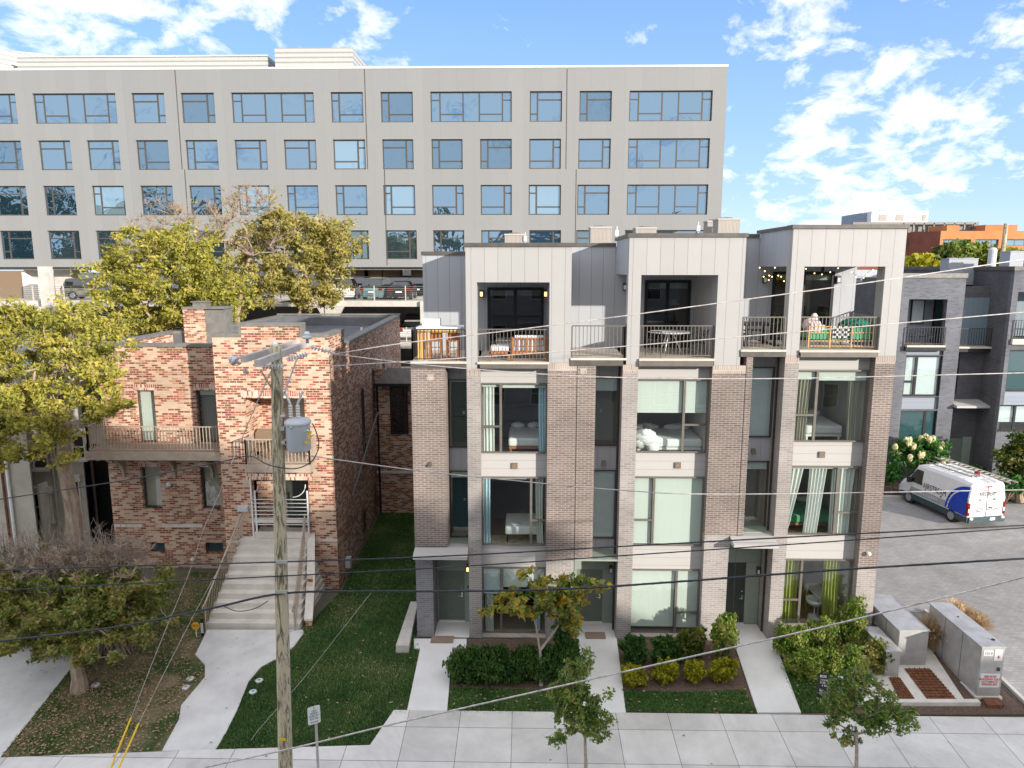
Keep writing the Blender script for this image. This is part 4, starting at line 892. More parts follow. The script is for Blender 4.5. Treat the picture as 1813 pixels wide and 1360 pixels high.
# brick link wing between the two buildings with a dark metal roofed bay
KY = 34.6; ka, kb = sx(KY) + .02, -3.72
kzt = az(655, KY, 700)
MB().wall(ka, kb, 0, kzt, [], KY, .3).build('link_wall', M['redbrick'], rb)
q0, q1 = ax(668, 690, KY), kb
zr0, zr1 = az(680, KY - .5, 700), az(655, KY, 700)
MB().extr([(q0, KY - .5, zr0), (q1, KY - .5, zr0), (q1, KY, zr1 + .1), (q0 + .5, KY, zr1 + .1)], (0, 0, -.08)).build('metal_roof', M['coping'], rb)
MB().box(q0, q1, KY - .52, KY - .42, zr0 - .12, zr0 + .02).build('gutter', M['black'], rb)
w0_, w1_ = ax(691, 720, KY), ax(726, 720, KY)
window(rb, w0_, w1_ - .1, az(768, KY, 710), az(684, KY, 710), KY - .08, [w0_ + (w1_ - w0_) * .66], [(w0_, w1_, az(712, KY, 710))], M['black'], M['cargl'], fw=.07)
MB().cyl(ka + .15, KY - .08, 0, zr0, .05, 8).build('downspout', M['black'], rb)
MB().box(ka, kb, KY - .06, KY - .002, az(838, KY, 700), az(834, KY, 700)).build('stone_band', M['steps'], rb)
pp0 = at(620, 945, 27.2); MB().tube([(tx1 + .06, 28.2, 3.0), (tx1 + .0, 34, 5.4)], .045, 8).build('drain_pipe', M['copinggrey'], rb)

# ---- entrance stair, its wing wall and gate
st = thing('entrance_stairs', 'long pale concrete stairs climbing to the red brick building with railings on both sides', 'stairs', (-9.3, 24, 0))
ta, tb = ax(443, 955, TY), ax(543, 955, TY)
ga, gb = gnd(366, 1113), gnd(532, 1113)
ns = 10; b = MB()
for i in range(ns):
    t0, t1 = i / ns, (i + 1) / ns
    ya = 22.75 + (TY - 22.75) * t0; 
    xa = ga.x + (ta - .28 - ga.x) * t0; xb = gb.x + (tb + .05 - gb.x) * t0
    n0 = len(b.v); b.box(xa, xb, ya, TY - .002, zl * t0 - (.1 if i == 0 else 0), zl * t1)
b.build('flight', M['steps'], st)
MB().box(oa - .02, ob + .02, TY + .001, TY + .99, zl - .3, zl + .02).build('landing', M['steps'], st)
def hand(xs, xe, side):
    b = MB(); n = 26; P0 = Vector((xs, 22.62, .02)); P1 = Vector((xe, TY - .05, zl))
    for k in range(n + 1):
        p = P0.lerp(P1, k / n); b.cyl(p.x, p.y, p.z + .02, p.z + .93, .011 if k else .03, 5)
    b.tube([P0 + Vector((0, 0, .95)), P1 + Vector((0, 0, .95))], .028, 6); b.tube([P0 + Vector((0, 0, .1)), P1 + Vector((0, 0, .1))], .018, 5)
    cp = [P0 + Vector((0, 0, .95))] + [P0 + Vector((0, -.09 - .09 * math.sin(a), .95 - .09 + .09 * math.cos(a))) for a in [x * .6 for x in range(9)]]
    b.tube(cp, .022, 6)
    return b.build('stair_railing', M['beigemetal'], st)
hand(ga.x + .05, ta - .26, -1); hand(gb.x - .12, tb + .0, 1)
wx0, wx1 = tb + .06, tb + .30; ww = MB()
ww.extr([(wx0, TY - .004, 0), (gb.x + .16 + 0, 22.9, 0), (gb.x + .16, 22.9, .25), (wx0 + .02, TY - .004, zl + .05)], (.22, 0, 0)); ww.build('wing_wall', M['redbrick'], st)
cw = MB(); ps = [(gb.x + .13, 22.86, .26), (gb.x + .13 + (wx0 - gb.x) * .5, 24.2, 1.0), (wx0 - .03, TY - .01, zl + .07)]
for i in range(2):
    p, q = Vector(ps[i]), Vector(ps[i+1]); cw.extr([p, q, q + Vector((.30, 0, 0)), p + Vector((.30, 0, 0))], (0, 0, .08))
cw.build('wall_cap', M['steps'], st)
gt = thing('entrance_gate', 'white tubular metal gate frame across the stair landing under the brick arch', 'gate', (-9.5, TY - .1, zl))
gx0, gx1 = ax(449, 900, TY - .15), ax(545, 900, TY - .15); b = MB()
for z in (.55, .8, .95, 1.1, 1.25, 1.4, 1.55): b.tube([(gx0, TY - .15, zl + z), (gx1, TY - .15, zl + z)], .016, 6)
b.build('cross_bars', M['white'], gt)
for x in (gx0 - .06, gx0 + .08, gx1): MB().cyl(x, TY - .15, zl, zl + (2.4 if x < gx0 else 1.9), .035, 8).build('post', M['white'], gt)
MB().box(gx0, gx1, TY - .17, TY - .13, zl + .62, zl + .76).box(gx0, gx1, TY - .2, TY - .1, zl + .02, zl + .25).build('kick_plate', M['steps'], gt)
arc = [(gx1 - .55 + .5 * math.sin(a), TY - .15, zl + 2.15 - .5 * math.cos(a)) for a in [k * math.pi / 12 for k in range(7)]]
MB().tube(arc, .018, 6).build('curved_brace', M['white'], gt)
ch_ = thing('wicker_chair', 'brown wicker armchair on the small balcony of the red brick building', 'chair', (ax(463, 790, TY), TY + .2, zb1))
p = ax(463, 780, TY + .2)
MB().extr([(p - .4, TY + .55, zb1 + .35), (p + .4, TY + .55, zb1 + .35), (p + .4, TY + .65, zb1 + .85), (p + .3, TY + .68, zb1 + 1.0), (p - .3, TY + .68, zb1 + 1.0), (p - .4, TY + .65, zb1 + .85)], (0, .06, 0)).build('backrest', M['rattan'], ch_)
MB().box(p - .4, p + .4, TY - .1, TY + .6, zb1 + .3, zb1 + .42).box(p - .46, p - .38, TY - .1, TY + .6, zb1 + .3, zb1 + .65).box(p + .38, p + .46, TY - .1, TY + .6, zb1 + .3, zb1 + .65).build('seat', M['rattan'], ch_)
for a in (-.38, .38):
    for c in (-.05, .55): MB().box(p + a - .03, p + a + .03, TY + c - .03, TY + c + .03, zb1 + .005, zb1 + .3).build('leg', M['rattan'], ch_)

# ------------------------------------------------------------ stucco house on the far left
sh = thing('stucco_house', 'old grey beige stucco house behind the big tree at the left edge', 'house', (-22, 28, 0))
sy = 29.5
MB().prism([(-34, 27.5), (ax(55, 850, 27.5), 27.5), (ax(58, 850, sy), sy), (ax(150, 850, sy), sy), (ax(157, 850, 36), 36), (-34, 36)], 0, 8.2).build('stucco_wall', M['stucco'], sh)
for (px, t, c, Y, wd) in ((78, 872, 922, sy, .8), (72, 790, 830, sy, .7), (134, 850, 940, sy, .6), (140, 770, 812, sy, .6), (105, 770, 812, sy, .5)):
    x = ax(px, (t + c) / 2, Y); za, zb_ = az(c, Y, px), az(t, Y, px)
    window(sh, x - wd/2, x + wd/2, za, zb_, Y - .06, (), [(x - wd/2, x + wd/2, (za + zb_) / 2)], M['steps'], M['cargl'], fw=.07)
    MB().box(x - wd/2 - .12, x + wd/2 + .12, Y - .2, Y - .002, zb_ + .003, zb_ + .28).build('lintel', M['steps'], sh)
    MB().box(x - wd/2 - .08, x + wd/2 + .08, Y - .16, Y - .002, za - .1, za - .002).build('sill', M['steps'], sh)
MB().box(-34.2, ax(157, 850, 36) + .3, 27.3, 36.2, 8.2, 8.4).build('roof', M['copinggrey'], sh)
MB().cyl(ax(14, 850, 27.4), 27.4, 0, 8, .06, 8).build('downspout', M['white'], sh)
MB().cyl(ax(4, 850, 27.4), 27.42, 0, 8, .05, 8).build('rust_pipe', M['rust'], sh)
MB().cyl(ax(98, 850, sy), sy - .08, 0, 8, .05, 8).build('downspout', M['stucco'], sh)
MB().box(ax(88, 940, 29.4), ax(92, 940, 29.4), 28.9, sy - .01, 0, 3.2).build('buttress', M['steps'], sh)
fn = thing('side_fence', 'dark board fence closing the gap between the stucco house and brick building', 'fence', (-17.8, 31, 0))
MB().box(ax(150, 880, 31), ax(200, 880, 31), 31, 31.1, 0, 4.5).build('boards', M['black'], fn); MB().cyl(ax(168, 880, 30.9), 30.9, 0, 7, .06, 8).build('post', M['copinggrey'], fn)

# ------------------------------------------------------------ office block
OY = 64.0
of = thing('office_building', 'long grey six storey office building with rows of reflective windows', 'building', (-14, OY, 0))
ROWS = [(163, 217, [(-90, 29, 3), (59, 206, 3), (234, 292, 0), (321, 380, 0), (410, 556, 3), (586, 643, 1), (674, 731, 1), (762, 906, 3), (938, 995, 1), (1026, 1083, 1), (1114, 1261, 3)]),
        (247, 300, [(-18, 39, 0), (69, 126, 0), (155, 212, 0), (242, 299, 1), (329, 386, 1), (416, 473, 0), (503, 560, 0), (590, 647, 0), (677, 732, 0), (764, 819, 1), (850, 906, 1), (937, 993, 0), (1024, 1081, 0), (1112, 1256, 3)]),
        (328, 381, [(-8, 48, 0), (78, 134, 1), (164, 221, 1), (250, 307, 0), (336, 392, 0), (422, 478, 1), (508, 564, 1), (594, 650, 1), (679, 735, 1), (765, 821, 0), (851, 906, 0), (936, 993, 1), (1022, 1079, 1), (1110, 1253, 3)]),
        (408, 459, [(1, 58, 1), (86, 142, 0), (171, 226, 0), (256, 311, 0), (342, 397, 1), (427, 482, 1), (512, 567, 0), (598, 653, 0), (683, 738, 0), (767, 822, 1), (852, 907, 1), (937, 993, 0), (1020, 1078, 0), (1106, 1250, 3)])]
ox0, ox1 = -60.0, ax(1283, 250, OY); oz0, oz1 = az(473, OY, 400), az(121, OY, 700)
holes = []; spec = []
for (t, c, ws) in ROWS:
    zc_, zt_ = az(c, OY, 600), az(t, OY, 600)
    for (a, b, k) in ws:
        m = (t + c) / 2; q0, q1 = ax(a, m, OY), ax(b, m, OY); holes.append((q0, q1, zc_, zt_)); spec.append((q0, q1, zc_, zt_, k))
MB().wall(ox0, ox1, oz0, oz1, holes, OY, .5).build('facade_wall', M['office'], of)
MB().box(ox0, ox1 - .01, OY + .55, OY + 22, oz0 + .01, oz1 - .4).build('building_core', M['roomdark'], of)
MB().box(ox1 - .5, ox1, OY + .5, OY + 22, oz0, oz1).build('side_wall', M['office'], of)
MB().box(ox0, ox1 + .03, OY - .03, OY + .55, oz1, oz1 + .15).build('roof_edge', M['white'], of)
rw = random.Random(3)
for (q0, q1, c, t, k) in spec:
    wd = q1 - q0; hh = t - c
    if k == 3:
        v = [q0 + wd * .115, q0 + wd * .40, q0 + wd * .60, q1 - wd * .115]; h = [(q0, v[0], t - hh * .27), (v[0], v[1], c + hh * .27), (v[2], v[3], c + hh * .27), (v[3], q1, t - hh * .27)]
        window(of, q0, q1, c, t, OY + .2, v, h, M['frame'], M['officeglass'], fw=.10, bar=.06)
    else:
        left = (k == 1); v = [q0 + wd * (.24 if left else .76)]
        big = (v[0], q1) if left else (q0, v[0]); sml = (q0, v[0]) if left else (v[0], q1)
        up = rw.random() < .5
        h = [(big[0], big[1], t - hh * .27 if up else c + hh * .27), (sml[0], sml[1], c + hh * .27 if up else t - hh * .27)]
        window(of, q0, q1, c, t, OY + .2, v, h, M['frame'], rw.choice([M['officeglass'], M['officeglass'], M['officeglass2'], M['officeglass3']]), fw=.10, bar=.07)
# expansion joints
for (px, t, c) in ((316, 122, 300), (333, 300, 470), (648, 122, 300), (683, 300, 470), (1003, 122, 300), (1019, 300, 470)):
    x = ax(px, (t + c) / 2, OY); MB().box(x - .04, x + .04, OY - .004, OY - .001, max(oz0, az(c, OY, px)), az(t, OY, px)).build('wall_joint', M['frame'], of)
# plant screens on the roof
py_ = 70.0
MB().box(ax(30, 110, py_), ax(475, 110, py_), py_, py_ + 8, oz1 - .4, az(101, py_, 250)).build('plant_screen', M['louver'], of)
MB().box(ax(30, 110, py_) - .1, ax(475, 110, py_), py_ - .1, py_, az(101, py_, 250), az(99, py_, 250)).build('screen_cap', M['white'], of)
MB().box(ax(487, 110, py_ - 1), ax(625, 110, py_ - 1), py_ - 1, py_ + 9, oz1 - .4, az(85, py_ - 1, 560)).build('plant_screen', M['louver'], of)
x0_ = ax(30, 110, py_ + 3)
MB().extr([(x0_ - .2, py_ + .01, az(120, py_, 30)), (x0_ - .2, py_ + .01, az(87, py_, 30)), (x0_ + 3, py_ + 4, az(97, py_ + 4, 60)), (x0_ + 3, py_ + 4, az(120, py_, 30))], (.15, 0, 0)).build('screen_wing', M['louver'], of)
# columns below, soffit
for px in (68, 120, 250, 640, 664, 696, 745, 820):
    x = ax(px, 500, OY + 3); MB().box(x - .8, x + .8, OY + 2.3, OY + 3.7, 0, oz0).build('column', M['concrete'] if px < 600 else M['rattan'], of)
MB().box(ox0, ox1 - .51, OY + .5, OY + 22, oz0 - .25, oz0).build('soffit', M['copinggrey'], of)
B(ax(738, 500, 92), ax(770, 500, 92), 92, 92.4, 0, 20).build('screen_wall', M['steps'], of)
# buildings seen under it
fb = thing('white_building', 'low white building glimpsed beneath the office between its dark columns', 'building', (-20, 100, 0))
MB().box(-40, ax(700, 490, 100), 100, 110, 0, 14).build('wall', M['whiteplain'], fb)
for px in (600, 612, 663, 675): MB().box(ax(px, 490, 99.9), ax(px + 6, 490, 99.9), 99.9, 99.98, az(505, 100, 660), az(482, 100, 660)).build('window', M['cargl'], fb)
fb = thing('stone_building', 'tan stone building glimpsed beneath the office behind the parked cars', 'building', (-17, 98, 0))
MB().box(ax(701, 490, 98), 10, 98, 108, 0, 14).build('wall', M['steps'], fb); MB().box(ax(740, 480, 97.9), ax(750, 480, 97.9), 97.9, 97.98, az(482, 98, 740), az(476, 98, 740)).build('window', M['cargl'], fb)

# ------------------------------------------------------------ parking garage
GY = 54.0
zg1 = az(533, GY, 680); zg1b = az(543, GY, 680); zg2 = az(606, GY, 740); zg3 = az(625, GY, 740) - 2
pg = thing('parking_garage', 'open concrete parking garage with cable rails beneath the grey office building', 'parking garage', (-20, GY, 0))
MB().box(-60, 4, GY, GY + 40, zg1b, zg1).build('deck', M['concrete'], pg)
MB().box(-60, 4, GY, GY + 40, zg2 - .5, zg2).build('deck', M['concrete'], pg)
MB().box(-60, 4, GY + 12, GY + 12.3, 0, zg1b).build('back_wall', M['roomdark'], pg)
MB().box(-60, 4, GY, GY + 40, zg2 - 3.3, zg2 - 2.8).build('deck', M['concrete'], pg)
for px in (86, 585, 1000):
    x = ax(px, 540, GY - .4); MB().box(x - .35, x + .35, GY - .7, GY - .01, 0, zg1 + (2.6 if px < 100 else 1.4)).build('column', M['concrete'], pg)
    MB().extr([(x - 1.0, GY - .6, zg1b), (x + 1.0, GY - .6, zg1b), (x + .5, GY - .6, zg1b - .9), (x - .5, GY - .6, zg1b - .9)], (0, .5, 0)).build('corbel', M['concrete'], pg)
MB().box(ax(745, 555, GY) , ax(760, 555, GY), GY - .3, GY - .01, zg1b - 1.3, zg1).build('corbel', M['concrete'], pg)
for (zb_, top) in ((zg1, 1.15), (zg2, 1.15)):
    b = MB()
    for k in range(7): b.box(-60, 4, GY + .1, GY + .13, zb_ + .12 + k * .16, zb_ + .145 + k * .16)
    b.build('cable_rail', M['copinggrey'], pg)
    for k in range(18): MB().box(-38 + k * 2.4, -37.93 + k * 2.4, GY + .06, GY + .16, zb_, zb_ + top).build('rail_post', M['armwood'], pg)
MB().box(ax(-5, 500, GY + 4), ax(42, 500, GY + 4), GY + 4, GY + 4.4, zg1, oz0 - .3).build('stair_core', M['rattan'], pg)
MB().extr([(ax(42, 520, GY + 3.9), GY + 3.9, zg1), (ax(70, 520, GY + 3.9), GY + 3.9, zg1), (ax(70, 520, GY + 3.9), GY + 3.9, oz0 - 1.2), (ax(42, 520, GY + 3.9), GY + 3.9, oz0 - .4)], (0, .3, 0)).build('panel_wall', M['steps'], pg)
ER = None

# ------------------------------------------------------------ dark brick townhouses behind, right
rr = []
def rear(label, x0, x1, Y, zt, base=0.0):
    h = thing('rear_townhouse', label, 'townhouse', ((x0 + x1) / 2, Y, 0), 'dark brick townhouses across the paved court'); rr.append(h); return h
# first: seen between 1505 and 1708
Y1 = 40.3
r1x0, r1x1 = ax(1588, 600, Y1), ax(1700, 600, Y1); zt1 = az(492, Y1, 1650)
h = rear('dark grey brick townhouse with a covered balcony of two black chairs', r1x0, r1x1, Y1, zt1)
oz_t, oz_b = az(530, Y1, 1640), az(611, Y1, 1640)
oa_, ob_ = ax(1606, 570, Y1), ax(1674, 570, Y1)
wa, wb = ax(1598, 700, Y1), ax(1663, 700, Y1)
H1 = [(oa_, ob_, oz_b, oz_t), (wa, wb, az(702, Y1, 1630), az(630, Y1, 1630)), (wa, wb, az(790, Y1, 1620), az(727, Y1, 1620))]
zs_ = az(703, Y1, 1630); zs2 = az(725, Y1, 1630)
MB().wall(r1x0 - .9, r1x1, 0, zt1, H1 + [(wa, wb, zs2, zs_ - .0), (wa, wb, az(629, Y1, 1640), az(616, Y1, 1640))], Y1, .3).build('brick_wall', M['rbrick'], h)
MB().box(r1x0 - .9, r1x1, Y1 + 2.8, Y1 + 12, 0, zt1 - .3).build('body', M['dbrick'], h)
MB().box(r1x0 - .9, r1x0 - .6, Y1 + .3, Y1 + 2.8, 0, zt1).box(r1x1 - .3, r1x1, Y1 + .3, Y1 + 2.8, 0, zt1).build('side_wall', M['dbrick'], h)
MB().box(r1x0 - .95, r1x1 + .05, Y1 - .05, Y1 + .4, zt1, zt1 + .25).build('coping', M['copinggrey'], h)
MB().box(oa_ - .3, ob_ + .3, Y1 + 1.6, Y1 + 1.8, oz_b, oz_t + .2).build('loggia_wall', M['spandrelg'], h)
MB().box(oa_ - .3, ob_ + .3, Y1 + .3, Y1 + 1.6, oz_t, oz_t + .1).build('loggia_ceiling', M['spandrelg'], h)
q = ax(1613, 560, Y1 + 1.5); window(h, q, q + .75, az(577, Y1, 1620), az(533, Y1, 1620), Y1 + 1.5, (), (), M['black'], M['blindblue'])
q = ax(1653, 560, Y1 + 1.5); window(h, q, q + .5, oz_b, oz_t - .1, Y1 + 1.5, (), (), M['black'], M['rearglass'])
MB().box(oa_, ob_, Y1 - .25, Y1 + 1.6, oz_b - .1, oz_b).build('balcony_slab', M['deck'], h); MB().box(oa_ - .05, ob_ + .05, Y1 - .2, Y1 - .003, oz_b - .3, oz_b - .1).build('fascia', M['black'], h)
railing('railing', [(oa_ + .03, Y1 - .15), (ob_ - .03, Y1 - .15)], oz_b, oz_b + 1.03, .14, M['raildark'], h, r=.012)
MB().box(wa, wb, Y1 + .15, Y1 + .25, zs2, zs_).build('spandrel_panel', M['spandrelg'], h)
MB().box(wa, wb, Y1 + .15, Y1 + .25, az(629, Y1, 1640), az(616, Y1, 1640)).build('spandrel_panel', M['spandrelg'], h)
a_, b_ = H1[1][2], H1[1][3]; mx = wa + (wb - wa) * .33
window(h, wa, wb, a_, b_, Y1 + .1, [mx], [(wa, mx, a_ + (b_ - a_) * .36)], M['black'], M['glass'], blinds=[(wa + .1, wb - .1, a_ + .1, b_ - .1, M['blindblue'])], fw=.08, bar=.07)
a_, b_ = H1[2][2], H1[2][3]; mx = wa + (wb - wa) * .70
window(h, wa, wb, a_, b_, Y1 + .1, [mx], [], M['black'], M['rearglass'], blinds=[], fw=.08, bar=.07)
# recessed entrance link between the two
h2x0 = ax(1783, 600, 39.2)
LX0, LX1 = r1x1, ax(1745, 600, Y1 + .75); Yl = Y1 + .75
MB().wall(LX0, LX1 + 2, 0, zt1 - .5, [], Yl, .3).build('link_wall', M['dbrick'], h)
zz0, zz1 = az(612, Yl, 1720), az(527, Yl, 1720)
MB().box(LX0 + .0, LX1, Yl - .02, Yl, zz0, zz1).build('link_cladding', M['claddark'], h)
MB().box(LX0, LX1, Y1 + .1, Yl - .02, zz0 - .1, zz0).build('balcony_slab', M['deck'], h); MB().box(LX0, LX1, Y1 + .15, Yl - .02, zz0 - .3, zz0 - .101).build('fascia', M['black'], h)
railing('railing', [(LX0 + .03, Y1 + .2), (LX1 - .03, Y1 + .2)], zz0, zz0 + 1.03, .14, M['raildark'], h, r=.012)
q0, q1 = ax(1690, 660, Yl), ax(1701, 660, Yl)
window(h, LX0 + .02, LX0 + .5, az(697, Yl, 1700), az(628, Yl, 1700), Yl - .1, (), (), M['black'], M['glass'], blinds=[(LX0 + .07, LX0 + .45, az(695, Yl, 1700), az(630, Yl, 1700), M['blindblue'])], fw=.04)
c0, c1 = ax(1687, 712, Yl - .8), ax(1742, 718, Yl - .8)
cz = az(712, Yl - .4, 1700)
MB().extr([(LX0 + .01, Yl, cz + .1), (LX0 + .01, Yl - 1.1, cz - .1), (LX0 + .01, Yl - 1.1, cz - .22), (LX0 + .01, Yl, cz - .22)], (2.0, 0, 0)).build('canopy', M['spandrel'], h)
dr_ = MB().box(LX0 + .3, LX0 + 1.2, Yl - .06, Yl - .0, .05, 2.5).build('door', M['door'], h); MB().box(LX0 + .15, LX0 + .3, Yl - .05, Yl, .05, 2.6).box(LX0 + 1.2, LX0 + 1.7, Yl - .05, Yl, .05, 2.6).build('door_frame', M['doorframe'], h)
# second: at the right edge, nearer
Y2 = 39.2; zt2 = az(479, Y2, 1800)
h = rear('nearer dark brick townhouse at the right edge with large teal windows', h2x0, h2x0 + 9, Y2, zt2)
P1_ = ax(1797, 570, Y2)
W2 = [(P1_, P1_ + 3.6, az(600, Y2, 1805), az(517, Y2, 1805)), (P1_ - .1, P1_ + 2.4, az(693, Y2, 1800), az(620, Y2, 1800)), (P1_ - .3, P1_ + 2.4, az(765, Y2, 1790), az(717, Y2, 1790))]
MB().wall(h2x0, h2x0 + 9, 0, zt2, W2, Y2, .3).build('brick_wall', M['rbrick'], h)
MB().box(h2x0 - .0, h2x0 + .3, Y2 + .3, Y2 + 14, 0, zt2).build('side_wall', M['dbrick'], h)
MB().box(h2x0 + .3, h2x0 + 9, Y2 + 2.4, Y2 + 14, 0, zt2 - .4).build('body', M['dbrick'], h)
MB().box(h2x0 - .06, h2x0 + 9, Y2 - .06, Y2 + .35, zt2, zt2 + .22).box(h2x0 - .06, h2x0 + .35, Y2 + .36, Y2 + 14, zt2 + .001, zt2 + .221).build('coping', M['coping'], h)
for i, (a, b, c, d_) in enumerate(W2):
    if i == 0: MB().box(a, b, Y2 + 1.6, Y2 + 1.7, c, d_).build('loggia_wall', M['claddark'], h); railing('railing', [(a, Y2 - .1), (b, Y2 - .1)], c, c + 1.03, .14, M['raildark'], h, r=.012); MB().box(a - .1, b, Y2 - .15, Y2 - .003, c - .3, c).build('balcony_slab', M['deck'], h)
    else:
        window(h, a, b, c, d_, Y2 + .1, [a + .95] if i == 2 else [a + 1.6], [], M['black'], M['rearglass'] if i == 1 else M['glass'], blinds=[(a + .1, b - .1, d_ - 1.0, d_ - .05, M['blindblue'])] if i == 2 else [(a + .1, b - .1, d_ - .9, d_ - .05, M['blindblue'])], fw=.08, bar=.06)
MB().box(P1_ - .1, P1_ + 2.4, Y2 - .002, Y2 - .0, az(717, Y2, 1790), az(694, Y2, 1790)).build('spandrel_panel', M['spandrelg'], h)
# third: further left, seen through the open terrace
h = rear('narrow dark brick townhouse glimpsed through the open terrace corner', 18, 20, 46, 12)
x0_, x1_ = ax(1490, 520, 46), ax(1541, 520, 46); zt3 = az(503, 46, 1520)
MB().box(x0_, x1_, 46, 56, 0, zt3).build('body', M['rbrick'], h); MB().box(x0_ - .05, x1_ + .05, 45.95, 56, zt3, zt3 + .2).build('coping', M['coping'], h)
window(h, ax(1500, 560, 46), ax(1512, 560, 46), az(570, 46, 1506), az(548, 46, 1506), 45.95, (), (), M['black'], M['rearglass'])
MB().box(x1_, x1_ + 3.5, 47.5, 51, 0, az(492, 50, 1520)).build('rear_wall', M['claddark'], h); MB().box(x0_, x1_ + 3.5, 51.01, 52, 0, az(478, 50, 1520)).build('upper_wall', M['cladblue'], h)

# ------------------------------------------------------------ distant buildings
Yo = 130.0
ob_ = thing('orange_office', 'orange and brown brick office building far behind at the right', 'building', (70, Yo, 0))
zo = az(409, Yo, 1700); xo = ax(1664, 430, Yo)
hs = []
for (a, b) in ((1669, 1719), (1725, 1768), (1781, 1850)): hs.append((ax(a, 430, Yo), ax(b, 430, Yo), az(436, Yo, 1700), az(424, Yo, 1700)))
for (a, b) in ((1669, 1719), (1725, 1768), (1777, 1850)): hs.append((ax(a, 430, Yo), ax(b, 430, Yo), az(465, Yo, 1700), az(452, Yo, 1700)))
MB().wall(xo, xo + 60, 0, zo, hs, Yo, .8).build('brick_wall', M['orangebrick'], ob_)
MB().box(xo + .5, xo + 60, Yo + .9, Yo + 50, 0, zo - 1).build('body', M['brownbrick'], ob_)
for q in hs: window(ob_, q[0], q[1], q[2], q[3], Yo + .3, [q[0] + (q[1] - q[0]) * k for k in (.25, .5, .75)], (), M['frame'], M['officeglass2'], fw=.15, bar=.08)
MB().prism([(xo, Yo), (xo, Yo + .8), (xo - 10, Yo + 26), (xo - 10.8, Yo + 26)], 0, zo).build('side_wall', M['brownbrick'], ob_)
MB().box(xo - 16, xo, Yo + 6, Yo + 7, 0, zo - .3).build('side_wall', M['brownbrick'], ob_)
for i, px in enumerate((1590, 1613, 1643)):
    for (t, c) in ((424, 437), (452, 463)):
        a_, b_ = ax(px, 430, Yo + 5.9), ax(px + (26 if i else 17), 430, Yo + 5.9); window(ob_, a_, min(b_, xo - 1), az(c, Yo + 5.9, px), az(t, Yo + 5.9, px), Yo + 5.8, (), (), M['frame'], M['rearglass'], fw=.12)
MB().box(ax(1598, 400, Yo + 12), ax(1733, 400, Yo + 12), Yo + 12, Yo + 30, zo, az(395, Yo + 12, 1660)).build('plant_level', M['copinggrey'], ob_)
MB().box(ax(1677, 400, Yo + 4), ax(1699, 400, Yo + 4), Yo + 4, Yo + 10, zo - 1, az(399, Yo + 4, 1690)).build('stair_tower', M['orangebrick'], ob_)
MB().box(ax(1745, 400, Yo + 8), ax(1802, 400, Yo + 8), Yo + 8, Yo + 16, zo - 1, az(398, Yo + 8, 1760)).build('stair_tower', M['orangebrick'], ob_)
b = MB(); zz = az(395, Yo + 11, 1660)
b.box(ax(1510, 400, Yo + 11), ax(1733, 400, Yo + 11), Yo + 11, Yo + 11.4, zz - .25, zz + .2)
for k in range(8): x = ax(1600 + 18 * k, 400, Yo + 11); b.box(x - .12, x + .12, Yo + 11, Yo + 11.4, zo, zz)
b.build('roof_pergola', M['copinggrey'], ob_)
wp = thing('white_penthouse', 'bright white box building with louvred openings on the skyline', 'building', (74, 150, 0))
Yw = 150
MB().box(ax(1543, 385, Yw), ax(1643, 385, Yw), Yw, Yw + 12, 0, az(374, Yw, 1600)).build('wall', M['whiteplain'], wp)
MB().box(ax(1519, 385, Yw + 4), ax(1543, 385, Yw) - .01, Yw + 2, Yw + 11.9, 0, az(376, Yw, 1530)).build('side_wall', M['spandrelg'], wp)
for (a, b) in ((1556, 1570), (1586, 1600), (1633, 1639)): MB().box(ax(a, 385, Yw), ax(b, 385, Yw), Yw - .1, Yw - .01, az(391, Yw, 1560), az(380, Yw, 1560)).build('louvre', M['hvacgrille'], wp)
# unseen house across the street, roofline shaped to throw the long shade
nb = thing('neighbour_house', 'tall gabled house across the street behind the viewpoint whose shade falls on the lawns', 'house', (16, -12, 0))
NBP = [(-9, 8), (-5, 19.5), (22, 20.6), (28, 19.2), (31.6, 15.6), (38, 13.6), (41.6, 12.3), (43, 6)]
zN = -3.2
MB().extr([(NBP[0][0], -12, zN)] + [(x, -12, z) for x, z in NBP] + [(NBP[-1][0], -12, zN)], (0, -9, 0)).build('walls', M['stucco'], nb)
for k in range(9):
    for j in range(3):
        x = -3 + k * 3.4; z = 1.2 + j * 4.2
        if x < 27 - j * 4: window(nb, x, x + 1.3, z, z + 2.0, -11.99, (), [(x, x + 1.3, z + 1)], M['white'], M['cargl'], fw=.09, depth=.06)
# ------------------------------------------------------------ vegetation
def leaves(rs, centers, radii, n, size, dist='ball', flat=0.0, tilt=None, aspect=1.9):
    """n leaf faces scattered round each clump centre; every leaf is a folded two-triangle blade"""
    cs = np.repeat(np.asarray(centers, float), n, axis=0); rr = np.repeat(np.asarray(radii, float), n, axis=0)
    k = len(cs); d = rs.normal(size=(k, 3)); d /= np.linalg.norm(d, axis=1)[:, None]
    u = rs.random(k) ** .55
    p = cs + d * (rr * u[:, None] if rr.ndim == 2 else (rr * u)[:, None])
    a = rs.normal(size=(k, 3)); a[:, 2] *= (1 - flat)
    if tilt is not None: a = a * .45 + np.asarray(tilt)
    a /= np.linalg.norm(a, axis=1)[:, None]
    b = np.cross(a, rs.normal(size=(k, 3))); b /= np.linalg.norm(b, axis=1)[:, None]
    c = np.cross(a, b)
    s = size * (.65 + .7 * rs.random(k))[:, None]
    v = np.stack([p - a * s * aspect / 2, p + b * s / 2 + c * s * .12, p + a * s * aspect / 2, p - b * s / 2 + c * s * .12], axis=1)
    return v.reshape(-1, 3)
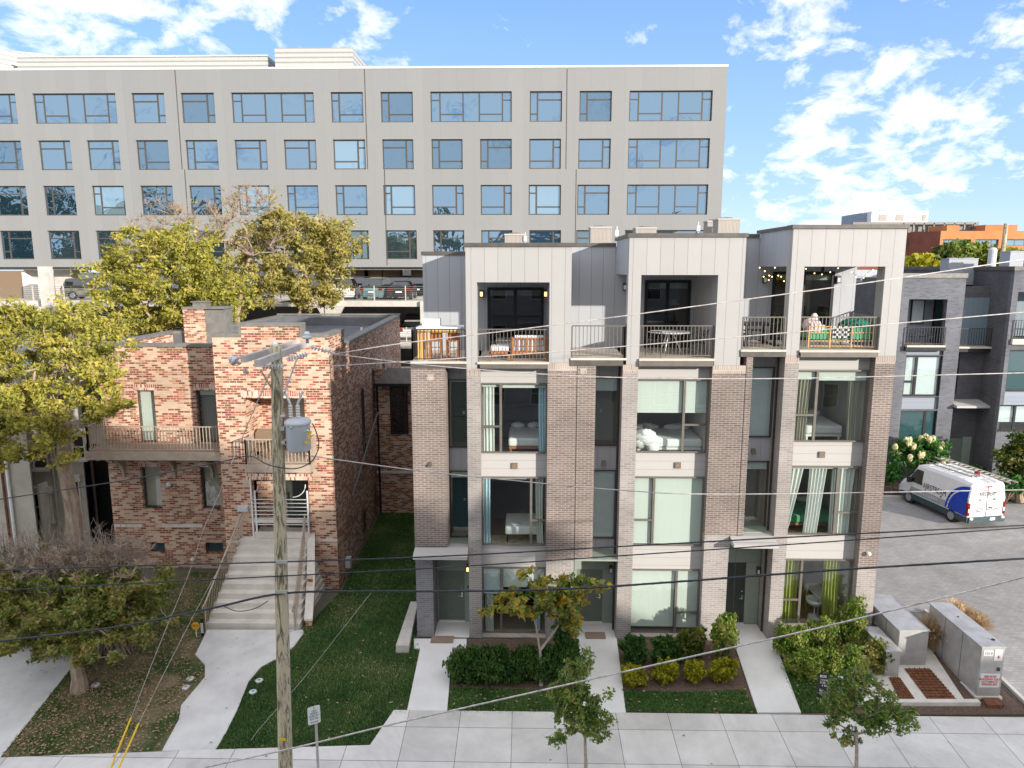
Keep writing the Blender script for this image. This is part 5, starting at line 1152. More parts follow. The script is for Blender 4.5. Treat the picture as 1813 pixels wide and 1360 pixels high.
def leafobj(name, v, m, parent, org=(0, 0, 0)):
    me = bpy.data.meshes.new(name); v = (v - np.asarray(org)).astype(np.float32); k = len(v) // 4
    me.vertices.add(len(v)); me.vertices.foreach_set('co', v.ravel())
    me.loops.add(k * 4); me.loops.foreach_set('vertex_index', np.arange(k * 4, dtype=np.int32))
    me.polygons.add(k); me.polygons.foreach_set('loop_start', np.arange(0, k * 4, 4, dtype=np.int32)); me.polygons.foreach_set('loop_total', np.full(k, 4, dtype=np.int32))
    me.update(calc_edges=True); me.materials.append(m)
    o = bpy.data.objects.new(name, me); COL.objects.link(o)
    if parent is not None: o.parent = parent
    return o
def skeleton(base, top, nodes, r0, rt, n=6, wig=.08, rr=None, tip=.008, parent_bias=.85):
    """trunk from base to top, then every node joined to the nearest lower joint"""
    rr = rr or rnd; b = MB(); base = Vector(base); top = Vector(top)
    tp = [base.lerp(top, k / 4) + Vector((rr.uniform(-1, 1), rr.uniform(-1, 1), 0)) * r0 * .35 * (0 < k < 4) for k in range(5)]
    b.tube(tp, [r0 * 1.35, r0 * 1.02, r0 * .9, r0 * .8, rt], max(n, 8))
    J = [top]; par = [-1]; order = sorted(range(len(nodes)), key=lambda i: (Vector(nodes[i]) - top).length)
    for i in order:
        q = Vector(nodes[i]); best = min(range(len(J)), key=lambda k: (J[k] - q).length + (J[k] - top).length * (1 - parent_bias))
        J.append(q); par.append(best)
    cnt = [1] * len(J)
    for k in range(len(J) - 1, 0, -1): cnt[par[k]] += cnt[k]
    for k in range(1, len(J)):
        p, q = J[par[k]], J[k]; L_ = (q - p).length
        r_a = min(rt, tip + rt * (cnt[k] / cnt[0]) ** .5); r_b = max(tip * .7, r_a * .62)
        m = p.lerp(q, .5) + Vector((rr.uniform(-1, 1), rr.uniform(-1, 1), rr.uniform(-.3, 1))) * L_ * wig
        b.tube([p, m, q], [r_a, (r_a + r_b) / 2, r_b], 5 if r_a > .03 else 4, cap=False)
    return b
def blobs(rs, ell, n, shell=.45):
    out = []; w = np.array([e[3] * e[4] * e[5] for e in ell]); w = w ** .8; w /= w.sum()
    for i in rs.choice(len(ell), n, p=w):
        e = ell[i]; d = rs.normal(size=3); d /= np.linalg.norm(d); u = (shell + (1 - shell) * rs.random()) * (.85 + .3 * rs.random())
        out.append((e[0] + d[0] * e[3] * u, e[1] + d[1] * e[4] * u, e[2] + d[2] * e[5] * u))
    return out
def tree(name, label, cat, base, top, ell, nc, nl, ls, cr, lm, r0, rt, bark='bark', seed=1, group=None, flat=.1, extra=None, bare=0, wig=.1, pb=.85):
    rs = np.random.default_rng(seed); rr = random.Random(seed)
    t = thing(name, label, cat, base, group)
    nodes = blobs(rs, ell, nc)
    if bare and name == 'crabapple_tree': nodes.sort(key=lambda q: -q[2])
    sk = skeleton(base, top, nodes, r0, rt, rr=rr, wig=wig, parent_bias=pb)
    if bare:
        for q in nodes[:bare]:
            for _ in range(13):
                d = Vector((rr.uniform(-1, 1), rr.uniform(-.8, .8), rr.uniform(.1, 1.2))).normalized() * rr.uniform(.5, 1.3) * cr
                p = Vector(q); sk.tube([p, p + d * .5 + Vector((rr.uniform(-.1, .1), 0, .05)), p + d], [.012, .009, .004], 3, cap=False)
    for q in nodes[::3]:
        p = Vector(q); out_ = (p - Vector(top)).normalized()
        for _ in range(2):
            d = (out_ + Vector((rr.uniform(-.7, .7), rr.uniform(-.7, .7), rr.uniform(-.2, .8)))).normalized() * cr * rr.uniform(1.0, 2.0); sk.tube([p, p + d * .5 + Vector((0, 0, .03)), p + d], [.009, .007, .003], 3, cap=False)
    sk.build('trunk', M[bark], t)
    nb = nodes[bare:]
    rad = np.array([[cr, cr, cr * .75]] * len(nb)) * (.6 + .8 * rs.random(len(nb)))[:, None]
    leafobj('crown', leaves(rs, nb, rad, nl, ls, flat=flat), M[lm], t, base)
    if extra:
        for nm, mt, k, sz in extra:
            for i in rs.choice(len(nb), k): q = nb[i]; leafobj(nm, leaves(rs, [(q[0], q[1] - .15, q[2] + .1)], np.array([[.09, .09, .05]]), 9, sz), M[mt], t, base)
    return t
def E_(px, py, Y, rx, ry, rz=None, dy=None):   # ellipsoid given by picture radius at distance Y
    p = at(px, py, Y); s = Y / F; return (p.x, Y, p.z, rx * s, (dy if dy else rx * s * .8), (ry if rz is None else rz) * s)
# big yellowing tree at the left edge
bt_ = gnd(128, 1015, 0); bY = bt_.y - 1.2
base = (ax(126, 960, 25.2), 25.2, 0); top = at(112, 745, 25.0)
tree('big_tree', 'tall yellow green tree with thick pale trunk at the left edge before the stucco house', 'tree', base, top,
     [E_(40, 640, 25, 110, 95), E_(140, 610, 25, 85, 75), E_(170, 700, 24.6, 55, 60), E_(20, 770, 24.5, 90, 60), E_(90, 560, 26, 90, 35), E_(-40, 700, 25, 90, 110), E_(170, 640, 24.2, 60, 50), E_(60, 730, 23.8, 70, 60), E_(200, 720, 24, 45, 30), E_(110, 780, 24, 40, 50)],
     470, 44, .092, .33, 'lf_yellow', .30, .22, seed=5)
rs_ = np.random.default_rng(8)
# autumn trees between the brick building and the garage
def bg_tree(label, Y, px, pbase, ell, nc, nl, lm, seed, bare=0, ls=.15):
    b_ = (ax(px, 560, Y), Y, 0); tp = at(px, pbase, Y)
    return tree('autumn_tree', label, 'tree', b_, tp, ell, int(nc * 2.1), int(nl * .42), ls * .80, .5, lm, .28, .18, seed=seed, bare=bare, group='autumn trees behind the brick building')
bg_tree('bright yellow tree rising behind the chimney of the brick building', 40, 300, 600, [E_(290, 480, 40, 110, 80, dy=3), E_(215, 500, 40, 50, 70, dy=2.5), E_(390, 520, 41, 70, 60, dy=2.5), E_(350, 540, 40, 60, 50, dy=2.5), E_(320, 430, 40, 60, 40, dy=2), E_(250, 570, 40, 90, 30, dy=2.5), E_(200, 590, 39, 80, 30, dy=2.5)], 190, 150, 'lf_yellow', 11)
bg_tree('olive yellow tree rising behind the roof of the brick building', 48.5, 520, 590, [E_(520, 460, 48.5, 105, 75, dy=3), E_(430, 490, 48.5, 85, 75, dy=2.5), E_(600, 430, 48.5, 45, 35, dy=2), E_(580, 440, 48.5, 55, 55, dy=2.5), E_(500, 400, 48.5, 60, 35, dy=2.5), E_(560, 520, 48.5, 50, 35, dy=2)], 190, 140, 'lf_olive', 12, ls=.16)
bg_tree('half bare brown twigged tree standing tallest before the office windows', 46.8, 420, 560, [E_(440, 400, 46.8, 95, 60, dy=3), E_(330, 400, 46.8, 95, 45, dy=3), E_(250, 430, 46.8, 60, 40, dy=2), E_(440, 350, 46.8, 55, 28, dy=2)], 130, 26, 'lf_olive', 13, bare=230)
# low crabapple tree bottom left
base = gnd(141, 1222); tp = base + Vector((0, 0, 1.6))
tree('crabapple_tree', 'low spreading green and rust leaved tree on the leafy lawn bottom left', 'tree', base, tp,
     [E_(130, 1080, 19.6, 150, 60), E_(50, 1110, 19.6, 95, 55), E_(220, 1060, 20, 80, 70), E_(262, 1030, 20.5, 45, 55), E_(235, 985, 20.8, 50, 45), E_(60, 1030, 20.5, 110, 60), E_(150, 1000, 20.8, 80, 40), E_(-20, 1060, 20, 80, 70), E_(160, 1120, 19, 130, 38)],
     420, 80, .075, .25, 'lf_front', .20, .14, seed=21, bare=70, extra=[('blossom_cluster', 'flower', 14, .05)])
# bare twiggy shrubs behind it
def bare_shrub(label, px, py, Y, w_, h_, n, seed, lm=None):
    rr = random.Random(seed); b_ = Vector((ax(px, py, Y), Y, 0)); t = thing('bare_shrub', label, 'shrub', b_, 'bare shrubs behind the crabapple tree'); m = MB()
    for k in range(n):
        a = rr.uniform(0, 6.28); sp = rr.random() ** .6; hh = h_ * rr.uniform(.6, 1.0)
        tip_ = b_ + Vector((math.cos(a) * w_ * sp, math.sin(a) * w_ * .6 * sp, hh)); mid = b_.lerp(tip_, .5) + Vector((rr.uniform(-.2, .2), rr.uniform(-.2, .2), .2))
        st_ = b_ + Vector((rr.uniform(-.4, .4) * w_, rr.uniform(-.3, .3) * w_, 0))
        m.tube([st_, mid, tip_], [.022, .014, .006], 4, cap=False)
        for j in range(8):
            q = mid.lerp(tip_, rr.random()); d = Vector((rr.uniform(-1, 1), rr.uniform(-1, 1), rr.uniform(.1, 1.3))).normalized() * rr.uniform(.25, .7)
            m.tube([q, q + d], [.008, .003], 3, cap=False)
            e = q + d * .5; d2 = Vector((rr.uniform(-1, 1), rr.uniform(-1, 1), rr.uniform(.1, 1.3))).normalized() * .3; m.tube([e, e + d2], [.005, .002], 3, cap=False)
    m.build('stems', M['twig'], t)
    if lm:
        rs = np.random.default_rng(seed); cs = blobs(rs, [(b_.x, b_.y, h_ * .45, w_, w_ * .6, h_ * .4)], 40); leafobj('foliage', leaves(rs, cs, np.full(len(cs), .3), 30, .07), M[lm], t, b_)
    return t
bare_shrub('grey brown bare shrub in the middle of the shrubbery below the stucco house', 100, 1000, 21.2, 1.8, 4.2, 130, 31, 'lf_front')
bare_shrub('bare shrub with arching stems nearest the brick building corner', 190, 1000, 21.3, 1.5, 4.1, 120, 32, 'lf_front')
bare_shrub('bare reddish shrub at the left edge with dark evergreen leaves at its foot', 10, 1000, 21.6, 1.6, 3.9, 100, 33, 'lf_dark')
bare_shrub('thin bare shrub rising against the dark gap between the two left buildings', 205, 960, 25.0, .9, 2.6, 34, 34)
def bush(name, label, cat, px, py, rx, ry, n, nl, ls, lm, seed, group=None, zb=None, cr=.13, upright=False, flat=.0, dy=None):
    rs = np.random.default_rng(seed); b_ = gnd(px, py); s = b_.y / F * 1.08; W_, H_ = rx * s, ry * s
    t = thing(name, label, cat, b_, group)
    c = blobs(rs, [(b_.x, b_.y, b_.z + H_ * .50, W_, (dy or W_ * .8), H_ * .52), (b_.x + W_ * .3, b_.y - .1, b_.z + H_ * .75, W_ * .5, W_ * .4, H_ * .38), (b_.x - W_ * .45, b_.y - .1, b_.z + H_ * .5, W_ * .5, W_ * .5, H_ * .4)], int(n * 1.3), shell=.45); c = [(x, y, max(z, b_.z + .06)) for x, y, z in c]
    m = MB()
    for q in c[::3]: m.tube([b_ + Vector(((q[0] - b_.x) * .2, (q[1] - b_.y) * .2, 0)), Vector(q)], [.014, .005], 4, cap=False)
    m.build('stems', M['twig'], t)
    leafobj('foliage', leaves(rs, c, np.full(len(c), cr), nl, ls, flat=flat, tilt=(0, 0, 1.0) if upright else None), M[lm], t, b_)
    return t
# evergreen hedge left of the redbud: separate mounds
for i, (px, py, rx, ry) in enumerate(((826, 1205, 36, 62), (872, 1206, 34, 64), (918, 1204, 34, 60), (962, 1202, 34, 58), (1000, 1198, 30, 66))):
    bush('evergreen_shrub', ['feathery dark evergreen shrub at the left end of the hedge by the front walk', 'second feathery dark evergreen shrub from the front walk in the hedge', 'middle feathery dark evergreen shrub of the hedge under the ground floor window', 'feathery dark evergreen shrub directly behind the slender redbud trunk', 'feathery evergreen shrub at the right end of the hedge'][i], 'shrub', px, py, rx, ry, 150, 26, .055, 'lf_dark', 40 + i, 'dark evergreen hedge shrubs', cr=.15, upright=True, dy=.55)
bush('tall_shrub', 'tall pointed green shrub between the redbud and the middle walk', 'shrub', 1000, 1165, 22, 150, 120, 26, .05, 'lf_dark', 47, cr=.14, upright=True, dy=.4)
for i, (px, py, lab) in enumerate(((1121, 1176, 'glossy dark rhododendron beside the middle walk'), (1177, 1176, 'second glossy dark rhododendron in the back row of the bed'), (1225, 1168, 'third glossy dark rhododendron in the back row, slightly taller'))):
    bush('rhododendron', lab, 'shrub', px, py, 24, 50 if i != 2 else 60, 60, 34, .10, 'lf_dark' if i < 2 else 'lf_green', 50 + i, 'dark rhododendrons of the bed', cr=.13, dy=.4)
bush('arborvitae', 'upright feathery green arborvitae beside the right walk', 'shrub', 1280, 1168, 24, 86, 150, 30, .05, 'lf_bush', 56, cr=.12, upright=True, dy=.38)
for i, (px, py, lab) in enumerate(((1123, 1212, 'golden green mound shrub nearest the middle walk'), (1178, 1206, 'second golden green mound shrub of the front row'), (1229, 1206, 'smaller third golden mound shrub of the front row'), (1281, 1204, 'brightest yellow mound shrub nearest the right walk'))):
    bush('golden_shrub', lab, 'shrub', px, py, (26, 24, 20, 27)[i], (33, 38, 35, 42)[i], 90, 30, .05, 'lf_gold', 60 + i, 'golden mound shrubs of the bed', cr=.09, dy=.36)
# loose shrubs right of the right walk
for i, (px, py, rx, ry, lm, lab) in enumerate(((1400, 1165, 32, 62, 'lf_bush', 'loose yellow green shrub at the walk side of the right bed'), (1450, 1160, 32, 66, 'lf_bush', 'loose green shrub under the curtained ground floor window'), (1505, 1150, 24, 92, 'lf_bush', 'tallest sprouting shrub before the right corner of the row'), (1430, 1195, 40, 48, 'lf_bush', 'broad low shrub at the front of the right bed behind the yard sign'), (1540, 1190, 32, 60, 'lf_front', 'rusty tipped shrub against the small steel cabinet'), (1490, 1200, 38, 56, 'lf_bush', 'dense green shrub right behind the black yard sign'))):
    bush('loose_shrub', lab, 'shrub', px, py, rx, ry, 110, 26, .055, lm, 70 + i, 'loose shrubs of the right bed', cr=.16, upright=i in (0, 1, 2), dy=.5)
# ornamental grass
def grass_clump(label, px, py, h_, w_, seed):
    b_ = gnd(px, py); rr = random.Random(seed); t = MB()
    for k in range(900):
        a = rr.uniform(0, 6.283); sp = rr.random(); p = b_ + Vector((math.cos(a) * w_ * .35 * rr.random(), math.sin(a) * w_ * .35 * rr.random(), 0)); hh = h_ * rr.uniform(.6, 1)
        q = p + Vector((math.cos(a) * w_ * .35 * sp, math.sin(a) * w_ * .35 * sp, hh * .65)); r_ = p + Vector((math.cos(a) * w_ * sp, math.sin(a) * w_ * sp, hh * (.95 - .25 * sp)))
        s = Vector((math.sin(a), -math.cos(a), 0)) * .006
        t.quad(p - s, p + s, q + s, q - s); t.quad(q - s, q + s, r_ + s * 2, r_ - s * 2)
    o = t.build('ornamental_grass', M['lf_wheat']); tag(o, label, 'grass clump', 'dry ornamental grasses by the cabinets'); return o
grass_clump('tan dry ornamental grass clump between the two steel cabinets', 1652, 1150, 1.35, .62, 81)
grass_clump('tan dry ornamental grass clump behind the sprinkler cabinet', 1690, 1120, 1.3, .6, 82)
grass_clump('small tan dry grass clump at the back of the sprinkler cabinet', 1724, 1128, 1.0, .5, 83)
# young redbud with big drooping leaves
base = gnd(958, 1213); tp = at(956, 1152, 20.0)
tree('redbud_tree', 'slender young redbud with large green and orange leaves before the leftmost townhouse', 'tree', base, tp,
     [E_(900, 1065, 20, 45, 32), E_(950, 1060, 20, 55, 40), E_(1010, 1050, 20, 38, 40), E_(1040, 1030, 20, 22, 22), E_(860, 1078, 20, 22, 8), E_(930, 1015, 20, 18, 16), E_(995, 1090, 20, 38, 42), E_(1070, 1040, 20, 22, 10)],
     100, 13, .135, .17, 'lf_redbud', .055, .045, bark='barkpale', seed=91, flat=.3, pb=.45)
# two street trees in the foreground
for (px, ell, lab, seed, py) in ((1036, [E_(1030, 1255, 16.2, 48, 62), E_(1000, 1240, 16.2, 36, 45), E_(1055, 1280, 16.2, 34, 38), E_(1020, 1195, 16.2, 32, 34), E_(1042, 1165, 16.2, 10, 42), E_(1005, 1180, 16.2, 12, 36), E_(1075, 1215, 16.2, 14, 18), E_(1000, 1300, 16.2, 30, 18)], 'small green street tree in the foreground before the middle walk', 95, 1390),
                      (1516, [E_(1525, 1250, 16.4, 52, 62), E_(1490, 1240, 16.4, 34, 50), E_(1560, 1260, 16.4, 38, 42), E_(1590, 1275, 16.4, 40, 22), E_(1525, 1195, 16.4, 30, 30), E_(1470, 1275, 16.4, 24, 14), E_(1500, 1305, 16.4, 28, 18)], 'bushy yellow green street tree in the foreground near the steel cabinets', 96, 1390)):
    base = gnd(px, py); tp = at(px, 1300, 16.3)
    tree('street_tree', lab, 'tree', base, tp, ell, 190, 34, .052, .14, 'lf_street', .05, .035, bark='barkpale', seed=seed, group='young street trees on the sidewalk')
# planting round the paved court
def lump(name, label, px, py, Y, rx, ry, lm, seed, n=70, nl=26, ls=.12, cr=.4, group=None, extra=None, trunk=False, z0=None):
    rs = np.random.default_rng(seed); c_ = at(px, py, Y); s = Y / F; b_ = Vector((c_.x, Y, max(0, c_.z - ry * s) if z0 is None else z0))
    t = thing(name, label, 'shrub' if not trunk else 'tree', (b_.x, b_.y, 0.05 if not trunk else 0), group)
    c = blobs(rs, [(c_.x, Y, c_.z, rx * s, rx * s * .6, ry * s)], n)
    leafobj('foliage' if not trunk else 'crown', leaves(rs, c, np.full(len(c), cr), nl, ls), M[lm], t, t.location)
    m = MB()
    if trunk: m = skeleton((b_.x, Y, 0), (b_.x, Y, c_.z - ry * s * .5), c[::3], .18, .12, rr=random.Random(seed))
    else:
        for q in c[::5]: m.tube([(b_.x, b_.y, .05), q], [.02, .006], 4, cap=False)
    m.build('trunk' if trunk else 'stems', M['bark'], t)
    if extra:
        e = [c[i] for i in rs.choice(len(c), extra)]; v = MB(); rr = random.Random(seed)
        for k, q in enumerate(e): o_ = MB().ball((q[0] + rr.uniform(-.1, .1), q[1] - .25, q[2] + .2), .15, .15, .2, 8, 6, .25, rr).build('flower_head', M['flower'], t)
    return t
lump('hydrangea', 'large hydrangea with many cream flower heads before the dark brick townhouse', 1632, 800, 38.8, 52, 26, 'lf_rear', 101, 110, 34, .13, .3, extra=34)
lump('court_shrub', 'bright green shrub beside the townhouse corner in the court bed', 1582, 835, 38.0, 17, 24, 'lf_rear', 102, 40, 28, .10, .22, group='shrubs of the court bed')
lump('court_shrub', 'low green shrub before the hydrangea in the court bed', 1650, 838, 38.0, 40, 14, 'lf_rear', 103, 60, 26, .10, .25, group='shrubs of the court bed')
lump('court_shrub', 'low dark shrub by the rear path behind the ladder laden van', 1728, 836, 39.0, 18, 12, 'lf_dark', 104, 30, 24, .10, .22, group='shrubs of the court bed')
lump('court_shrub', 'wide green shrub behind the rear corner of the van', 1785, 858, 36.8, 36, 18, 'lf_rear', 105, 60, 26, .11, .25, group='shrubs of the court bed')
lump('court_tree', 'dense green small tree at the right edge above the van', 1815, 810, 36.9, 45, 50, 'lf_green', 106, 90, 36, .13, .38, trunk=True)
# far trees
def far(label, px, py, Y, rx, ry, lm, seed, n=70): return lump('distant_tree', label, px, py, Y, rx, ry, lm, seed, n, 30, .5, Y * .013, group='distant trees by the orange office', trunk=True)
far('rounded yellow green tree in front of the orange office', 1705, 455, 105, 42, 20, 'lf_bush', 111, 90)
far('darker green tree beside the brown flank of the orange office', 1672, 462, 104, 18, 18, 'lf_green', 112)
far('small pale yellow tree below the brown brick wall in the distance', 1630, 472, 100, 22, 10, 'lf_gold', 113)
far('small yellow tree between the far transformer and rooftop units', 1785, 462, 102, 16, 12, 'lf_gold', 114)
# unseen trees across the street, added to soften the edge of the long shade
for i, (x, y, h_) in enumerate(((41, -9, 11.5), (51, -14, 9.5), (29, -9, 16.5), (56, -6, 9), (20, -10, 21))):
    rs = np.random.default_rng(120 + i)
    tree('opposite_tree', ['tree across the street at the low eave of the gabled house', 'farthest right tree across the street', 'tree across the street before the sloping roof', 'short tree across the street at the far corner', 'tallest tree across the street by the roof ridge'][i], 'tree', (x, y, -1), (x, y, h_ * .4), [(x, y, h_ * .72, 3.0, 3.0, h_ * .27)], 60, 60, .3, .8, 'lf_olive', .3, .2, seed=120 + i, group='trees across the street')
# a distant wood behind the viewpoint, seen only as reflections in the office windows
rs = np.random.default_rng(77); cs = []
for k in range(420):
    x = rs.uniform(-170, 60); top = 33 - 10 * min(1, max(0, (x + 100) / 60)) + 3 * math.sin(x * .21) + 2 * math.sin(x * .5)
    cs.append((x, -75 + rs.uniform(-3, 3), rs.uniform(.3, 1) * top - 3))
o = leafobj('far_wood', leaves(rs, cs, np.full(len(cs), 3.6), 45, 1.3), M['lf_green'], None); o['kind'] = 'stuff'
# ------------------------------------------------------------ grass and fallen leaves
def inside(pts, x, y):
    c = False; j = len(pts) - 1
    for i in range(len(pts)):
        xi, yi, xj, yj = pts[i][0], pts[i][1], pts[j][0], pts[j][1]
        if (yi > y) != (yj > y) and x < (xj - xi) * (y - yi) / (yj - yi) + xi: c = not c
        j = i
    return c
def scatter(pts, n, rr, dens=None):
    xs = [p[0] for p in pts]; ys = [p[1] for p in pts]; out = []
    while len(out) < n:
        x, y = rr.uniform(min(xs), max(xs)), rr.uniform(min(ys), max(ys))
        if inside(pts, x, y) and (dens is None or rr.random() < dens(x, y)): out.append((x, y))
    return out
def grass(label_name, polys, n, h_, m, seed, dens=None, w_=.012):
    rr = random.Random(seed); V = []
    for pts, k in zip(polys, n):
        for x, y in scatter(pts, k, rr, dens):
            z = gz(y) + .01; a = rr.uniform(0, 6.283); l = rr.uniform(.2, .9) * h_; hh = h_ * rr.uniform(.5, 1.2); dx, dy = math.cos(a), math.sin(a); s = w_ * rr.uniform(.6, 1.3)
            V += [(x - dy * s, y + dx * s, z), (x + dy * s, y - dx * s, z), (x + dx * l + dy * s * .4, y + dy * l - dx * s * .4, z + hh), (x + dx * l - dy * s * .4, y + dy * l + dx * s * .4, z + hh)]
    o = leafobj(label_name, np.array(V), m, None); o['kind'] = 'stuff'; return o
grass('lawn_grass', [lawnR] + stripL, [70000, 7000, 7000, 5000], .05, M['blade'], 5)
def patchy(x, y): return .25 + .75 * (math.sin(x * 1.7 + 1) * math.cos(y * 1.3) + math.sin(x * .6 + y * .9) > -.1)
grass('leafy_lawn_grass', [lawnL], [36000], .045, M['bladedry'], 6, patchy)
rr = random.Random(9); V = []
def fallen(pts, k, dz=.03, dens=None):
    for x, y in scatter(pts, k, rr, dens):
        z = gz(y) + dz; a = rr.uniform(0, 6.28); s = rr.uniform(.022, .05); t = rr.uniform(-.03, .03)
        V.extend([(x + math.cos(a + q) * s, y + math.sin(a + q) * s * .8, z + t * (i % 2) + .005) for i, q in enumerate((0, 1.57, 3.14, 4.71))])
tr_ = gnd(141, 1222)
fallen(lawnL, 1700, .05, lambda x, y: .15 + .85 * math.exp(-((x - tr_.x - .6) ** 2 + (y - tr_.y + .6) ** 2) / 7)); fallen(lawnR, 130, .05)
for b in bedpts: fallen(b, 70)
for q in stripL: fallen(q, 22, .05)
fallen([(-30, 13), (14, 13), (14, 18.6), (-30, 16.5)], 60, .055); fallen([(-14.3, 20.4), (-14.2, 16.8), (-20, 16.8), (-20, 21)], 40, .035); fallen(G((366, 1117), (536, 1117), (420, 1259), (287, 1332), (350, 1200)), 14, .05)
o = leafobj('fallen_leaves', np.array(V), M['lf_brown'], None); o['kind'] = 'stuff'
# ------------------------------------------------------------ utility pole
PY = 14.2
def gp(px, py, z): a, b, c = ray(px, py); t = (z - H) / c; return Vector((a * t, b * t, z))
ptop = at(489, 612, PY); pm = at(505, 1330, PY); pb = pm + (pm - ptop) * ((gz(PY) - pm.z) / (pm.z - ptop.z))
up = thing('utility_pole', 'tall weathered wooden utility pole with crossarms and grey transformer before the brick building', 'utility pole', pb)
MB().tube([pb.lerp(ptop, k / 10) for k in range(11)], [.165 - .05 * k / 10 for k in range(11)], 18).build('pole', M['polewood'], up, smooth=True)
zA = at(493, 634, PY).z
def bar(p, q, w_, h_, m, name, par):
    p, q = Vector(p), Vector(q); d = (q - p); u = Vector((-d.y, d.x, 0)).normalized() * w_ / 2
    return MB().extr([p - u, q - u, q + u, p + u], (0, 0, h_)).build(name, m, par)
a1 = (gp(455, 650, zA), gp(548, 612, zA)); a2 = (gp(431, 642, zA), gp(527, 611, zA))
bar(a1[0], a1[1], .10, .13, M['armwood'], 'crossarm', up); bar(a2[0], a2[1], .10, .13, M['armwood'], 'crossarm', up)
for (p, q) in (((461, 655), (482, 690)), ((484, 655), (503, 700))): MB().tube([at(p[0], p[1], PY - .15), at(q[0], q[1], PY - .1)], .018, 5).build('arm_brace', M['polewood'], up)
MB().tube([at(527, 632, PY - .2), at(504, 694, PY - .12)], .016, 6).build('arm_brace', M['porcelain'], up)
def pin(px, py, tilt=0, s=1.0):
    p = at(px, py, PY); m = MB().lathe((0, 0, 0), [(0, -.09), (.03, -.09), (.03, 0), (.095, .0), (.10, .05), (.06, .07), (.075, .09), (.05, .13), (.035, .15), (0, .15)], 16)
    m.xf(Matrix.Translation(p) @ Matrix.Rotation(tilt, 4, 'Y') @ Matrix.Scale(s, 4)); m.build('insulator', M['porcelain'], up, smooth=True)
pin(487, 618); pin(544, 600); pin(418, 640, -1.0, 1.1); pin(497, 738, .1, .9)
def dstring(p, q, n=7, r=.055):
    p, q = Vector(p), Vector(q); m = MB().tube([p, q], .012, 6); L_ = (q - p)
    for k in range(n):
        c = p + L_ * ((k + .8) / (n + .6)); m.tube([c, c + L_.normalized() * .016], [r, r * .75], 12)
    m.build('insulator_string', M['porcelain'], up)
dstring(at(507, 636, PY), at(545, 627, PY)); dstring(at(462, 650, PY - .2), at(503, 649, PY - .2)); dstring(at(548, 614, PY), at(592, 625, PY)); dstring(at(433, 652, PY), at(438, 663, PY), 5)
tc_ = at(529.5, 797, PY - .05); th = at(529.5, 744, PY - .05).z - tc_.z
tf = MB().lathe(tc_, [(0, -.01), (.23, 0), (.245, .02), (.245, th - .1), (.25, th - .09), (.27, th - .07), (.27, th - .02), (.2, th + .03), (0, th + .05)], 28).build('transformer_tank', M['transformer'], up)
for q in tf.data.polygons: q.use_smooth = len(q.vertices) == 4
for (px, d) in ((515, -.1), (528, .12)):
    p = at(px, 738, PY - .05); m = MB()
    m.lathe(p, [(0, 0), (.035, 0)] + [(r_, .0 + .028 * k) for k in range(9) for r_ in ([.048, .034][k % 2],)] + [(.02, .26), (0, .27)], 12); m.build('bushing', M['steps'], up)
    e = p + Vector((0, 0, .27)); MB().tube([e, e + Vector((d, 0, .26))], .026, 8).build('arrester', M['porcelain'], up)
MB().box(tc_.x - .31, tc_.x - .24, PY - .2, PY + .05, tc_.z + th * .25, tc_.z + th * .35).box(tc_.x - .31, tc_.x - .24, PY - .2, PY + .05, tc_.z + th * .7, tc_.z + th * .8).build('mount_bracket', M['steel'], up)
for (px, py) in ((516, 757), (545, 763)): MB().ball(at(px, py, PY - .29), .028).build('lug', M['chrome'], up)
for k, (px, py) in enumerate(((548, 766), (547, 774), (543, 784))):
    p = at(px, py, PY - .28); MB().box(p.x - .035, p.x + .035, p.y - .01, p.y + .02, p.z - .03, p.z + .03).build('warning_tag', M['yellow'], up)
p = at(500, 1310, PY - .19); MB().box(p.x - .07, p.x + .07, p.y, p.y + .01, p.z - .03, p.z + .03).build('pole_tag', M['yellow'], up)
for py in (995, 1048): p = at(499, py, PY - .16); MB().box(p.x - .12, p.x + .12, p.y - .03, p.y + .03, p.z - .03, p.z + .03).build('cable_clamp', M['steel'], up)
# ------------------------------------------------------------ wires
def spline(P, n=8):
    P = [Vector(p) for p in P]; P = [P[0] * 2 - P[1]] + P + [P[-1] * 2 - P[-2]]; out = []
    for i in range(1, len(P) - 2):
        for k in range(n):
            t = k / n; a, b, c, d = P[i-1], P[i], P[i+1], P[i+2]
            out.append(.5 * ((2 * b) + (c - a) * t + (2 * a - 5 * b + 4 * c - d) * t * t + (3 * b - a - 3 * c + d) * t ** 3))
    return out + [P[-2]]
def wire(label, pts, r, m, cat='cable', name='overhead_cable', twist=0, group='overhead cables along the street'):
    P = spline([at(a, b, c) for a, b, c in pts]); m_ = MB().tube(P, r, 6)
    if twist:
        L_ = 0; Q = []; n = len(P)
        for i in range((n - 1) * 10 + 1):
            k = min(i // 10, n - 2); f = i / 10 - k; q = P[k].lerp(P[k+1], f); t = i * .55; Q.append(q + Vector((0, math.cos(t) * r * .5, math.sin(t) * r * .5)))
        m_.tube(Q, r * .6, 4)
    o = m_.build(name, m); tag(o, label, cat, group); return o
Y_ = PY
wire('highest white wire rising from the pole past the middle terrace to the right edge', [(592, 627, Y_), (720, 607, Y_), (970, 577, Y_), (1300, 533, Y_), (1560, 497, Y_), (1900, 446, Y_)], .011, M['cablegrey'], twist=1)
wire('white wire crossing just above the terrace floors of the row', [(592, 648, Y_), (720, 640, Y_), (970, 624, Y_), (1300, 597, Y_), (1560, 575, Y_), (1900, 545, Y_)], .010, M['cablegrey'])
wire('white wire running level with the top floor windows', [(592, 627, Y_), (760, 647, Y_), (970, 663, Y_), (1130, 669, Y_), (1400, 670, Y_), (1900, 658, Y_)], .010, M['cablegrey'])
